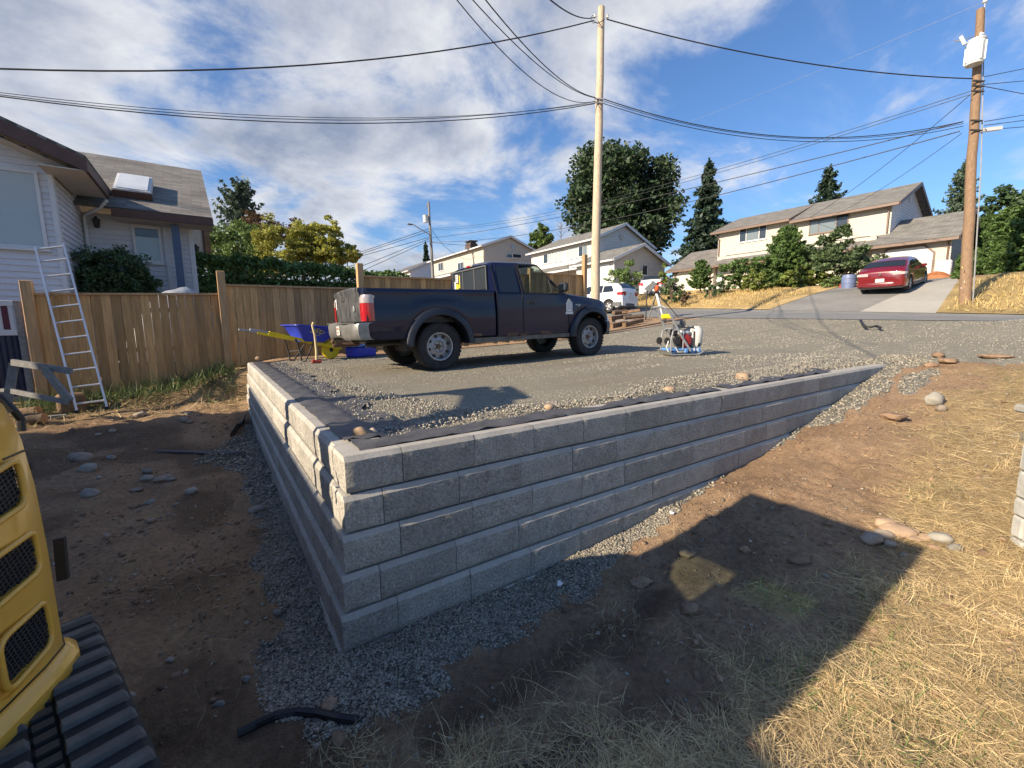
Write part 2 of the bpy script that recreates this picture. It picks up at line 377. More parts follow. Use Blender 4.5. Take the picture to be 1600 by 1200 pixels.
MT['red_leaf'] = mat('red_brown_leaf', (.12, .065, .03), .6, .35, 1, island=.4, trans=.3)
MT['green_leaf'] = mat('mid_green_leaf', (.125, .19, .052), .55, .35, 1.2, island=.4, trans=.3)
MT['lime_leaf'] = mat('lime_leaf', (.20, .25, .06), .55, .3, 1.5, island=.4, trans=.35)
MT['spruce'] = mat('spruce_needles', (.030, .058, .034), .6, .35, .8, island=.4, trans=.12)
MT['blue_spruce'] = mat('blue_green_needles', (.08, .12, .08), .6, .3, .8, island=.35, trans=.15)
MT['pine'] = mat('pine_needles', (.095, .14, .06), .6, .3, 1.2, island=.4, trans=.2)
MT['dark_bush'] = mat('dark_bush_leaf', (.06, .105, .042), .5, .4, 3, island=.45, trans=.2)
MT['cut_branch'] = mat('dry_brown_brush', (.11, .075, .045), .8, .35, 3, island=.4)
MT['asphalt'] = mat('asphalt', (.20, .20, .195), .9, .14, .9, .15, 120, dist=.004, fine=.15)
MT['asphalt_drive'] = mat('driveway_asphalt', (.205, .20, .19), .9, .16, .6, .15, 120, dist=.004, fine=.12)
MT['concrete'] = mat('driveway_concrete', (.36, .345, .31), .9, .10, .8, .08, 90, dist=.003, fine=.08)
MT['lawn'] = mat('dry_lawn', (.40, .285, .115), .9, .22, .7, .5, 45, col2=(.58, .42, .20), dist=.04, fine=.25)
MT['lawn_blade'] = mat('dry_lawn_blade', (.56, .42, .18), .8, .25, .6, island=.3, trans=.2)
MT['wild'] = mat('dry_verge', (.30, .225, .09), .9, .35, .8, .5, 30, col2=(.46, .33, .14), dist=.04, fine=.3)
MT['engine_red'] = mat('red_engine', (.32, .02, .02), .4, .15, 12)
MT['tank'] = mat('translucent_tank', (.55, .54, .51), .45, .06, 6)
MT['handle_wood'] = mat('ash_handle', (.56, .45, .25), .55, .12, 7, stretch=(3, 3, 1))
MT['red_tool'] = mat('red_tool', (.35, .05, .04), .6, .2, 12)
MT['orange'] = mat('orange_case', (.75, .14, .04), .45, .1, 9)
MT['barrel'] = mat('blue_barrel', (.13, .17, .30), .5, .12, 4)
MT['red_soil'] = mat('orange_soil', (.40, .15, .06), .95, .3, 6, .5, 30)
MT['sticker_white'] = mat('white_sticker', (.70, .70, .70), .5, .05, 9)
MT['sticker_yellow'] = mat('yellow_sticker', (.75, .58, .05), .5, .05, 9)
MT['plate'] = mat('number_plate', (.70, .66, .60), .5, .08, 20)
MT['shed'] = mat('white_tank', (.70, .68, .72), .5, .05, 3)
def shingles(name, a, b, rows=7.2, cols=2.2):
    m = bpy.data.materials.new(name); m.use_nodes = True; nt = m.node_tree; N = nt.nodes; L = nt.links; p = N['Principled BSDF']; p.inputs['Roughness'].default_value = .95
    uv = N.new('ShaderNodeUVMap'); mp = N.new('ShaderNodeMapping'); mp.inputs['Scale'].default_value = (1, 1, 1); L.new(uv.outputs[0], mp.inputs[0])
    br = N.new('ShaderNodeTexBrick'); br.inputs['Color1'].default_value = a+(1,); br.inputs['Color2'].default_value = b+(1,); br.inputs['Mortar'].default_value = tuple(c*.6 for c in a)+(1,)
    br.inputs['Scale'].default_value = 1; br.inputs['Mortar Size'].default_value = .004; br.inputs['Brick Width'].default_value = 1/cols; br.inputs['Row Height'].default_value = 1/rows; br.inputs['Bias'].default_value = -.1
    L.new(mp.outputs[0], br.inputs['Vector'])
    nz = N.new('ShaderNodeTexNoise'); nz.inputs['Scale'].default_value = 1.3; nz.inputs['Detail'].default_value = 5; L.new(mp.outputs[0], nz.inputs['Vector'])
    mr = N.new('ShaderNodeMapRange'); L.new(nz.outputs[0], mr.inputs[0]); mr.inputs[3].default_value = .65; mr.inputs[4].default_value = 1.35
    mx = N.new('ShaderNodeVectorMath'); mx.operation = 'SCALE'; L.new(br.outputs[0], mx.inputs[0]); L.new(mr.outputs[0], mx.inputs['Scale']); L.new(mx.outputs[0], p.inputs['Base Color'])
    bp = N.new('ShaderNodeBump'); bp.inputs['Strength'].default_value = .7; bp.inputs['Distance'].default_value = .02; bp.invert = True; L.new(br.outputs['Fac'], bp.inputs['Height']); L.new(bp.outputs[0], p.inputs['Normal'])
    return m
MT['roof_brown'] = shingles('brown_grey_shingles', (.15, .14, .128), (.235, .222, .205))
MT['roof_grey'] = shingles('grey_shingles', (.15, .145, .135), (.235, .225, .205))
MT['roof_dark'] = shingles('dark_shingles', (.10, .095, .09), (.16, .15, .14))
# ---------------------------------------------------------------- the ground
_tx = np.array([-60, 0, 2.4, 5.6, 9, 12, 16, 21, 24, 27, 31, 45, 80, 300.])
_ty = np.array([-60, -3, 0, 10, 20, 30, 60, 300.])
_tz = np.array([   # rows: Y, columns: X
    [.93, .95, .97, 1.05, 1.08, 1.22, 1.52, 1.66, 2.1, 3.0, 3.7, 4.2, 5, 7],
    [.93, .95, .97, 1.05, 1.09, 1.25, 1.58, 1.70, 2.2, 3.05, 3.8, 4.4, 5, 7],
    [.93, .95, .97, 1.05, 1.10, 1.28, 1.63, 1.76, 2.45, 3.2, 3.9, 4.6, 5, 7],
    [.93, .95, .98, 1.07, 1.22, 1.50, 1.92, 2.30, 3.1, 3.7, 3.95, 4.8, 5.5, 8],
    [1.0, 1.05, 1.12, 1.25, 1.5, 1.7, 2.10, 2.75, 3.4, 3.85, 4.05, 5.0, 6, 9],
    [1.2, 1.3, 1.4, 1.6, 1.8, 2.0, 2.4, 3.1, 3.7, 4.2, 4.7, 5.6, 7, 10],
    [1.8, 1.9, 2.0, 2.1, 2.4, 2.7, 3.2, 3.8, 4.2, 4.8, 5.4, 6.5, 8, 11],
    [4, 4, 4, 4, 4.5, 4.8, 5, 5.5, 6, 6.5, 7, 8, 10, 12]])
def sstep(a, b, x):
    t = np.clip((np.asarray(x, float)-a)/(b-a), 0, 1); return t*t*(3-2*t)
def zpad(X, Y):
    X = np.asarray(X, float); Y = np.asarray(Y, float)
    i = np.clip(np.searchsorted(_tx, X)-1, 0, len(_tx)-2); j = np.clip(np.searchsorted(_ty, Y)-1, 0, len(_ty)-2)
    u = np.clip((X-_tx[i])/(_tx[i+1]-_tx[i]), 0, 1); v = np.clip((Y-_ty[j])/(_ty[j+1]-_ty[j]), 0, 1)
    z = (_tz[j, i]*(1-u)+_tz[j, i+1]*u)*(1-v)+(_tz[j+1, i]*(1-u)+_tz[j+1, i+1]*u)*v
    near = sstep(10, 8, X)*sstep(11, 8.5, Y)
    lip = np.maximum(np.exp(-(Y/.45)**2)*(.02+.018*np.clip(X, 0, 8.5)/1.0*.55), np.exp(-(X/.4)**2)*.02)
    z = z-near*lip
    heap = .26*np.exp(-((X-14.2)/1.9)**2-((Y+1.6)/1.5)**2)      # heap of gravel by the road
    return z+heap*sstep(16.2, 15.4, X)
_yx = np.array([-60, 1.1, 2.45, 4, 5.9, 8.3, 11, 16, 21, 40, 300]); _yz = np.array([0, 0, .09, .24, .55, 1.0, 1.22, 1.58, 1.70, 4.2, 7])
_lx = np.array([-60, 5, 6, 7, 8.4, 11, 14, 60]); _lz = np.array([0, 0, .08, .22, .42, .62, .8, 1.8])
def zyard(X, Y):
    right = np.interp(X, _yx, _yz); left = np.interp(Y, _lx, _lz)
    z = np.where(Y < .2, right, left)
    return z
def H0(X, Y):
    X = np.asarray(X, float); Y = np.asarray(Y, float)
    pad = zpad(X, Y); yard = zyard(X, Y)
    wall_y = sstep(.06, .19, Y); wall_x = sstep(.06, .19, X)
    back = sstep(7.55, 7.9, Y)
    wx = wall_x*(1-back)+sstep(-2.2, .9, X)*back                # behind the wall's far end the bank slopes instead
    w = wx*wall_y
    merge = sstep(8.2, 9.6, X)                                     # past the end of the long wall both levels meet
    w = np.maximum(w, merge)
    return yard*(1-w)+pad*w
def rough(X, Y):
    soil = np.where((X < 0) | (Y < 0), 1.0, .18)*sstep(14, 9, X)*sstep(10, 8.2, Y)
    r = .09*vnoise(X, Y, .9)+.065*vnoise(X+9, Y, .33)+.042*vnoise(X, Y+5, .12)+.018*vnoise(X, Y, .045)
    r = r*(.55+.45*sstep(0, .6, np.maximum(-X, -Y)))
    r = r-.07*sstep(.10, -.16, vnoise(X+3, Y+8, .8))*sstep(-.25, -.7, np.minimum(X+.3, 0))*soil*0
    # tyre and track ruts pressed into the bare soil beside the long wall
    v = -Y-.16-.10*X; rut = np.exp(-((v-.15)/.10)**2)+np.exp(-((v-.55)/.10)**2)
    r = r-.030*rut*(.6+.5*np.sin(X*2*PI/.16))*sstep(2.2, 3.2, X)*sstep(7.5, 6, X)*(Y < 0)
    # the ditch and banked turf at the foot of the wall, towards the camera
    d = np.hypot(X-.2, Y+.95); r = r+.06*np.exp(-(d/.5)**2)*(vnoise(X, Y, .25)+.3)
    r = r-.05*np.exp(-((X+1.05)/.35)**2-((Y-4.1)/.5)**2)
    return r*soil+.012*vnoise(X, Y, .5)*(1-np.clip(soil, 0, 1))*sstep(16, 14, X)
def H(X, Y):
    return H0(X, Y)+rough(np.asarray(X, float), np.asarray(Y, float))
def lines(*seg):
    out = []
    for a, b, s in seg: out += list(np.arange(a, b-1e-6, s))
    return np.array(out+[seg[-1][1]])
GX = lines((-60, -8, 4), (-8, -2.6, .25), (-2.6, -.1, .04), (-.1, .3, .03), (.3, 5, .045), (5, 9.5, .09), (9.5, 16, .25), (16, 36, 1), (36, 300, 22))
GY = lines((-60, -6, 6), (-6, -2.4, .2), (-2.4, -.1, .04), (-.1, .3, .03), (.3, 4, .06), (4, 9, .09), (9, 16, .35), (16, 40, 1), (40, 300, 20))
XX, YY = np.meshgrid(GX, GY); ZZ = H(XX, YY)
nx, ny = len(GX), len(GY)
Vg = np.stack([XX.ravel(), YY.ravel(), ZZ.ravel()], 1)
ii = np.arange(nx*ny).reshape(ny, nx)
Fg = np.stack([ii[:-1, :-1].ravel(), ii[:-1, 1:].ravel(), ii[1:, 1:].ravel(), ii[1:, :-1].ravel()], 1)
cx = Vg[Fg].mean(1)
def in_pad(x, y):
    return (x > .10) & (y > .10) & (x < 16.6) & (y < 8.25+.0*x) & (y > .1) | ((x > 8.75+.25*np.sin(y*3)) & (x < 16.6) & (y > -3.2-.5*np.sin(x)) & (y <= 8.25))
is_pad = in_pad(cx[:, 0], cx[:, 1])
def sub(name, mask, m):
    F = Fg[mask]; used = np.unique(F); mp = np.full(len(Vg), -1); mp[used] = np.arange(len(used))
    me = np_mesh(name, Vg[used], mp[F]); me.shade_smooth(); return link(name, me, m), used
# masks of what the ground is made of
def gravel_mask(X, Y):
    n = vnoise(X, Y, .35)*.22+vnoise(X, Y, .09)*.12
    wR = np.interp(X, [-.6, .3, 1.1, 2.0, 2.7, 3.6, 5.0, 6.2, 8.4, 9.5], [.24, .37, .40, .33, .16, .02, .12, .34, .36, .3])
    a = sstep(.07, -.07, (-Y-wR)+n*1.1)*(Y < .3)*sstep(-.55, -.3, X)
    wL = np.interp(Y, [-.9, -.2, 1, 2.2, 3.4, 4.3, 4.9, 5.6, 6.4], [.26, .34, .40, .34, .36, .75, .55, .30, .12])
    b = sstep(.07, -.07, (-X-wL)+n*1.1)*(X < .3)*sstep(-.7, -.4, Y)*sstep(6.6, 6.0, Y)
    c = .8*np.exp(-((X-7.4)/.7)**2-((Y+.55)/.25)**2)+np.exp(-((X-6.2)/.9)**2-((Y+1.9)/.3)**2)
    c = sstep(.25, .95, c+n*2.2)
    return np.maximum(np.maximum(a, b), c)
def straw_mask(X, Y):
    n = vnoise(X, Y, .8)*.5+vnoise(X, Y, .25)*.35+vnoise(X, Y, 2.3)*.5
    v = -Y
    m = sstep(-.15, .35, n+(v-.95)*.75)*(Y < 0)
    bare = np.exp(-((X-3.6)/2.0)**2-((Y+.7)/.65)**2)           # scraped soil beside the long wall
    m = m*(1-.85*sstep(.25, .7, bare))
    m = m*sstep(9.5, 7.5, X)
    m2 = sstep(.05, .3, vnoise(X, Y, .5)+.0)*(X < -.3)*.22*(Y > -.6)
    m3 = sstep(6.7, 8.0, Y)*(X < 0)*.7
    return np.clip(np.maximum(np.maximum(m, m2), m3), 0, 1)
def ground_material():
    m = bpy.data.materials.new('soil_gravel_straw'); m.use_nodes = True; nt = m.node_tree; N = nt.nodes; L = nt.links; p = N['Principled BSDF']
    p.inputs['Roughness'].default_value = .95; p.inputs['Specular IOR Level'].default_value = .2
    pos = N.new('ShaderNodeNewGeometry').outputs['Position']
    def noise(s, d=8, r=.65):
        q = N.new('ShaderNodeTexNoise'); q.inputs['Scale'].default_value = s; q.inputs['Detail'].default_value = d; q.inputs['Roughness'].default_value = r; L.new(pos, q.inputs['Vector']); return q.outputs[0]
    def ramp(v, *st):
        c = N.new('ShaderNodeValToRGB'); e = c.color_ramp.elements
        while len(e) < len(st): e.new(.5)
        for q, (po, co) in zip(e, st): q.position = po; q.color = tuple(co)+(1,)
        L.new(v, c.inputs[0]); return c.outputs[0]
    def mix(f, a, b):
        q = N.new('ShaderNodeMix'); q.data_type = 'RGBA'; L.new(f, q.inputs[0]); L.new(a, q.inputs[6]); L.new(b, q.inputs[7]); return q.outputs[2]
    soil = ramp(noise(1.4), (.25, (.25, .168, .110)), (.5, (.40, .275, .180)), (.75, (.52, .37, .245)))
    crumb = ramp(noise(26, 5), (.3, (.62, .58, .54)), (.7, (1.3, 1.27, 1.2)))
    mm = N.new('ShaderNodeMix'); mm.data_type = 'RGBA'; mm.blend_type = 'MULTIPLY'; mm.inputs[0].default_value = .85; L.new(soil, mm.inputs[6]); L.new(crumb, mm.inputs[7]); soil = mm.outputs[2]
    vo = N.new('ShaderNodeTexVoronoi'); vo.inputs['Scale'].default_value = 46; L.new(pos, vo.inputs['Vector'])
    bw = N.new('ShaderNodeRGBToBW'); L.new(vo.outputs['Color'], bw.inputs[0])
    grav = ramp(bw.outputs[0], (.2, (.13, .125, .11)), (.5, (.24, .23, .20)), (.8, (.38, .365, .32)))
    stw = ramp(noise(11, 12, .85), (.3, (.24, .165, .09)), (.5, (.40, .29, .155)), (.7, (.56, .43, .24)))
    at1 = N.new('ShaderNodeAttribute'); at1.attribute_name = 'mask'; sp = N.new('ShaderNodeSeparateColor'); L.new(at1.outputs['Color'], sp.inputs[0])
    c = mix(sp.outputs[1], soil, stw)
    gr = N.new('ShaderNodeMath'); gr.operation = 'MULTIPLY_ADD'; n2 = noise(9); L.new(n2, gr.inputs[0]); gr.inputs[1].default_value = .5; L.new(sp.outputs[0], gr.inputs[2])
    th = N.new('ShaderNodeMapRange'); L.new(gr.outputs[0], th.inputs[0]); th.inputs[1].default_value = .62; th.inputs[2].default_value = .82
    c = mix(th.outputs[0], c, grav)
    dk = N.new('ShaderNodeRGB'); dk.outputs[0].default_value = (.085, .055, .038, 1)   # damp turned soil, deepened to stand in for lens vignetting
    mk = N.new('ShaderNodeMath'); mk.operation = 'MULTIPLY'; L.new(sp.outputs[2], mk.inputs[0]); mk.inputs[1].default_value = .75
    c = mix(mk.outputs[0], c, dk.outputs[0])
    L.new(c, p.inputs['Base Color'])
    h = N.new('ShaderNodeMath'); h.operation = 'ADD'; L.new(noise(22, 9, .7), h.inputs[0]); L.new(noise(90, 4), h.inputs[1])
    bp = N.new('ShaderNodeBump'); bp.inputs['Strength'].default_value = 1.0; bp.inputs['Distance'].default_value = .032; L.new(h.outputs[0], bp.inputs['Height'])
    L.new(bp.outputs[0], p.inputs['Normal']); return m
def pad_material():
    m = bpy.data.materials.new('compacted_crushed_stone'); m.use_nodes = True; nt = m.node_tree; N = nt.nodes; L = nt.links; p = N['Principled BSDF']
    p.inputs['Roughness'].default_value = .95; p.inputs['Specular IOR Level'].default_value = .2
    pos = N.new('ShaderNodeNewGeometry').outputs['Position']
    def noise(s, d=6, r=.6, st=None):
        q = N.new('ShaderNodeTexNoise'); q.inputs['Scale'].default_value = s; q.inputs['Detail'].default_value = d; q.inputs['Roughness'].default_value = r
        if st:
            mp = N.new('ShaderNodeMapping'); mp.inputs['Scale'].default_value = st; L.new(pos, mp.inputs[0]); L.new(mp.outputs[0], q.inputs['Vector'])
        else: L.new(pos, q.inputs['Vector'])
        return q.outputs[0]
    vo = N.new('ShaderNodeTexVoronoi'); vo.inputs['Scale'].default_value = 75; L.new(pos, vo.inputs['Vector'])
    bw = N.new('ShaderNodeRGBToBW'); L.new(vo.outputs['Color'], bw.inputs[0])
    c = N.new('ShaderNodeValToRGB'); e = c.color_ramp.elements; e[0].position = .15; e[0].color = (.165, .153, .122, 1); e[1].position = .85; e[1].color = (.34, .318, .262, 1)
    k = e.new(.5); k.color = (.27, .25, .20, 1); L.new(bw.outputs[0], c.inputs[0])
    fines = N.new('ShaderNodeValToRGB'); e = fines.color_ramp.elements; e[0].position = .3; e[0].color = (.20, .18, .142, 1); e[1].position = .7; e[1].color = (.275, .25, .20, 1); L.new(noise(14, 5), fines.inputs[0])
    # rolled smooth where the compactor has been, loose elsewhere
    mr = N.new('ShaderNodeMapRange'); L.new(noise(.9, 6, .6, (.45, 1.6, 1)), mr.inputs[0]); mr.inputs[1].default_value = .42; mr.inputs[2].default_value = .60
    sx = N.new('ShaderNodeSeparateXYZ'); L.new(pos, sx.inputs[0]); m2 = N.new('ShaderNodeMapRange'); L.new(sx.outputs[0], m2.inputs[0]); m2.inputs[1].default_value = 4.5; m2.inputs[2].default_value = 8.5
    ad = N.new('ShaderNodeMath'); ad.operation = 'ADD'; ad.use_clamp = True; L.new(mr.outputs[0], ad.inputs[0]); L.new(m2.outputs[0], ad.inputs[1])
    mx = N.new('ShaderNodeMix'); mx.data_type = 'RGBA'; L.new(ad.outputs[0], mx.inputs[0]); L.new(fines.outputs[0], mx.inputs[6]); L.new(c.outputs[0], mx.inputs[7])
    L.new(mx.outputs[2], p.inputs['Base Color'])
    bp = N.new('ShaderNodeBump'); bp.inputs['Strength'].default_value = .75; bp.inputs['Distance'].default_value = .015; L.new(vo.outputs['Distance'], bp.inputs['Height'])
    b2 = N.new('ShaderNodeBump'); b2.inputs['Strength'].default_value = .5; b2.inputs['Distance'].default_value = .02; L.new(noise(30, 6), b2.inputs['Height']); L.new(bp.outputs[0], b2.inputs['Normal'])
    L.new(b2.outputs[0], p.inputs['Normal']); return m
MT['ground'] = ground_material(); MT['pad'] = pad_material()
g_o, used = sub('ground', ~is_pad, MT['ground']); structure(g_o)
ux, uy = Vg[used, 0], Vg[used, 1]
damp_vignette = np.clip(np.exp(-((ux-.2)/1.1)**2-((uy+.98)/.34)**2)+.8*np.exp(-((ux-1.5)/.9)**2-((uy+.72)/.16)**2)+np.exp(-((ux+.6)/.6)**2-((uy+.85)/.3)**2), 0, 1)*sstep(-.25, .1, vnoise(ux, uy, .2))  # moist ground plus extra darkening in place of lens vignetting
damp_vignette = np.maximum(damp_vignette, .7*sstep(-.02, .2, vnoise(ux, uy+4, .55))*(ux < -.2)*(uy > -1))
colr = np.stack([gravel_mask(ux, uy), straw_mask(ux, uy), damp_vignette, np.ones_like(ux)], 1).astype(np.float32)
ca = g_o.data.color_attributes.new('mask', 'FLOAT_COLOR', 'POINT'); ca.data.foreach_set('color', colr.ravel())
p_o, _ = sub('gravel_pad', is_pad, MT['pad']); structure(p_o)
def sheet(name, poly, m, step=.5, lift=.012):
    """a sheet draped over the ground inside a polygon (corners on the ground plane)"""
    bm = bmesh.new(); f = bm.faces.new([bm.verts.new((float(p[0]), float(p[1]), 0)) for p in poly])
    xs = [p[0] for p in poly]; ys = [p[1] for p in poly]
    for ax, lo, hi in ((0, min(xs), max(xs)), (1, min(ys), max(ys))):
        k = math.ceil(lo/step)*step
        while k < hi:
            co = (k, 0, 0) if ax == 0 else (0, k, 0); no = (1, 0, 0) if ax == 0 else (0, 1, 0)
            bmesh.ops.bisect_plane(bm, geom=bm.verts[:]+bm.edges[:]+bm.faces[:], plane_co=co, plane_no=no); k += step
    co = np.array([v.co for v in bm.verts]); z = H(co[:, 0], co[:, 1])
    for v, q in zip(bm.verts, z): v.co.z = q+lift
    bmesh.ops.recalc_face_normals(bm, faces=bm.faces)
    if bm.faces[:] and sum(f.normal.z for f in bm.faces) < 0: bmesh.ops.reverse_faces(bm, faces=bm.faces)
    me = bpy.data.meshes.new(name); bm.to_mesh(me); bm.free(); me.shade_smooth(); return link(name, me, m)
RX0, RX1 = 16.4, 21.3
structure(sheet('road', [(RX0, -30), (RX1, -30), (RX1, 60), (RX0+.4*0, 60), (RX0, 20)], MT['asphalt'], 1.0, .016))
drv = [hit(*q) for q in ((1190, 488), (1308, 450), (1478, 438.5), (1342, 489))]
drv = [(RX1-.05, drv[0][1]), (drv[1][0], drv[1][1]), (drv[2][0]+2, drv[2][1]), (RX1-.05, hit(1342, 489)[1])]
structure(sheet('driveway', drv, MT['asphalt_drive'], 1.0, .026))
c2 = [hit(1423, 497), hit(1497, 441)]
con = [(RX1-.05, drv[3][1]), drv[2], (c2[1][0], c2[1][1]), (RX1-.05, c2[0][1])]
structure(sheet('concrete_path', con, MT['concrete'], 1.0, .032))
structure(sheet('lawn', [(RX1, drv[0][1]+.0), (RX1, 21), (RX1+1.5, 22), (33, 21), (34, drv[1][1]), (drv[1][0], drv[1][1])], MT['lawn'], .8, .04))
structure(sheet('verge', [(RX1, c2[0][1]), (c2[1][0], c2[1][1]), (36, c2[1][1]-2), (36, -28), (RX1, -28)], MT['wild'], .8, .04))
structure(sheet('side_drive', [(RX1-.02, 21), (RX1+1.5, 22), (33, 21), (36, 30), (RX1-.02, 30)], MT['asphalt_drive'], 1.0, .022))
# ---------------------------------------------------------------- the block retaining wall
SB = .0195; BH = .2; BD = .27
def face_noise(n, m, seed, amp):
    r = np.random.default_rng(seed); a = r.normal(0, 1, (m, n))
    b = (a+np.roll(a, 1, 0)+np.roll(a, 1, 1)+np.roll(a, (1, 1), (0, 1)))/2.6
    return b*amp
def block_mesh(L, seed, left_face=False, right_face=False, cut=None, fine=True):
    """split-faced block: local x along the wall, face at y=0 looking to -y, z from 0; smooth bevel along the top front edge"""
    hb = .171; top = BH-.003; g = .0019
    n = max(5, int(L/(.028 if fine else .06))); m = 8 if fine else 4
    nz = face_noise(n+1, m+1, seed, .0019)
    mb = MB()
    rows = []
    for j in range(m+1):
        row = []
        for i in range(n+1):
            e = 0.0022 if i in (0, n) else .007 if j == 0 else 0
            ex = .5 if i in (0, n) or j in (0, m) else 1
            row.append((g+(L-2*g)*i/n, -.004*ex+nz[j, i]*ex+e, .007+(hb-.007)*j/m+(nz[j, (i*3) % (n+1)]*.25 if j == m else 0)))
        rows.append(row)
    rows.append([(p[0], .019, top) for p in rows[-1]])
    rows.append([(p[0], BD, top) for p in rows[-1]])
    mb.grid(rows)
    x0, x1 = g, L-g
    for x, flip in ((x0, True), (x1, False)):
        i = 0 if flip else n
        if (flip and left_face) or (not flip and right_face):
            # rough end that shows on the other run of the wall
            k = 9; e = face_noise(k+1, m+1, seed+77, .0022); R2 = []
            for j in range(m+1):
                R2.append([(x+(-1 if flip else 1)*(.0015*(0 < q < k)+e[j, q]*(0 < q < k)), rows[j][i][1]+(BD-rows[j][i][1])*q/k, rows[j][i][2]) for q in range(k+1)])
            R2.append([(x+(.019 if flip else -.019), .019+(BD-.019)*q/k, top) for q in range(k+1)])
            mb.grid(R2)
        else:
            mb.add([r[i] for r in rows]+[(x, BD, .003)], [tuple(range(len(rows)+1))])
    return mb.mesh('block')
wall = thing('retaining_wall', 'grey concrete block retaining wall stepped in five courses', 'retaining wall', (0, 0, 0))
joint0 = {1: .301, 2: .180, 3: .257, 4: .131, 5: .212}
pool = {}
def place(me, M, nm='block'):
    o = link(nm, me, None, wall); o.matrix_local = M
    if not me.materials:
        me.materials.append(MT['block']); me.materials.append(MT['cap'])
        for p in me.polygons:
            if p.center.z > .165 and p.normal.z > .2: p.material_index = 1
        soften(me, 28)
    return o
LB = .4502
for c in range(1, 7):
    z = 1-BH*c; s = (c-1)*SB
    # run along +X, face looking to -Y
    x = joint0.get(c, .30)
    place(block_mesh(x+s, 100+c, left_face=True), Matrix.Translation((-s, -s, z)))
    k = 0
    while x < 8.7:
        L = min(LB, 8.72-x) if c == 1 else LB
        gz = float(H0(x+L*.5, -.3)); top = z+BH
        if top > gz-.03 or x < 1:
            key = ('r', (k+c*3) % 5, round(L, 2), x < 3.5)
            if key not in pool: pool[key] = block_mesh(L, 11*((k+c*3) % 5)+5, fine=x < 3.5)
            place(pool[key], Matrix.Translation((x, -s+random.uniform(-.0022, .0022), z-.0005*k)) @ Matrix.Rotation(random.uniform(-.004, .004), 4, 'Z'))
        x += LB; k += 1
    # run along +Y, face looking to -X
    y = .268-s+.002; k = 0
    R = Matrix.Rotation(-PI/2, 4, 'Z')
    first = [.42, .20, .33, .12, .28, .2][c-1]
    while y < 7.44:
        L = first if k == 0 else LB
        L = min(L, 7.46-y)
        if L > .03:
            key = ('l', (k+c*2) % 5, round(L, 2), y < 3)
            if key not in pool: pool[key] = block_mesh(L, 13*((k+c*2) % 5)+7, fine=y < 3)
            place(pool[key], Matrix.Translation((-s, y+L, z)) @ R)
        y += L; k += 1
# landscape fabric lying against the back of the wall
def fabric(name, label, a0, a1, w0, w1, along, seed, lift=.018):
    n = int(abs(a1-a0)/.06); m = 9; rows = []
    r = np.random.default_rng(seed); ph = r.random(6)*9
    for i in range(n+1):
        a = a0+(a1-a0)*i/n; row = []
        edge = w1+.05*math.sin(a*5+ph[0])+.04*math.sin(a*11+ph[1])
        for j in range(m+1):
            d = w0+(edge-w0)*j/m
            X, Y = (a, d) if along == 'x' else (d, a)
            wr = .012*math.sin(a*17+ph[2]+d*6)+.010*math.sin(a*31+d*25+ph[3])+.012*math.sin(d*40+ph[4]+a*3)
            z = float(H(X, Y))+lift+abs(wr)*1.0+(.010 if j in (0,) else 0)
            if d < .31: z = max(z, 1.002+abs(wr)*.7-.02*sstep(.26, .31, d)-.006*(j == 0))
            row.append((X, Y, z))
        rows.append(row)
    mb = MB(); mb.grid(rows); me = mb.mesh(name); me.shade_smooth()
    return tag(link(name, me, MT['fabric']), label, 'fabric')
fabric('landscape_fabric', 'black landscape fabric along the top of the short sunlit wall', .30, 7.3, .075, .55, 'y', 1)
fabric('landscape_fabric', 'black landscape fabric by the wall corner under the two tan stones', .10, 1.55, .08, .31, 'x', 2)
fabric('landscape_fabric', 'rumpled black fabric folded over along the middle of the long wall top', 1.45, 3.6, .085, .25, 'x', 3, .026)
fabric('landscape_fabric', 'black fabric strip held by cobbles near the far end of the long wall', 3.75, 6.3, .10, .23, 'x', 4, .02)
# ---------------------------------------------------------------- board fence, gate, ladder and the clutter by the fence
FY = 8.4
fence = thing('board_fence', 'cedar board fence with taller posts running behind the pickup', 'fence', (0, 0, 0))
posts = [-2.97, -.27, 2.47, 5.0, 7.5, 9.72]
ptop = [atY(52, 439, FY)[2], atY(347, 424, FY)[2], atY(563, 412, FY)[2], 3.05, 3.35, atY(909, 398, FY)[2]]
def gz(x, y): return float(H0(x, y))
for i, (x, zt) in enumerate(zip(posts, ptop)):
    mb = MB(); mb.cbox((x, FY-.03, (zt+gz(x, FY)-.3)/2), (.14, .14, zt-gz(x, FY)+.3), bev=.008); mb.build('post', MT['cedar_post'], fence)
tops = [((62, 461), (341, 461)), ((358, 447), (505, 451)), ((570, 433), (690, 437)), None, ((868, 429), (904, 431))]
sec = []
for t in tops:
    if t is None: sec.append(None); continue
    a = atY(*t[0], FY); b = atY(*t[1], FY); k = (b[2]-a[2])/(b[0]-a[0]); sec.append((a[0], a[2], k))
sec[3] = (5.0, 3.02, .05)
bpool = []
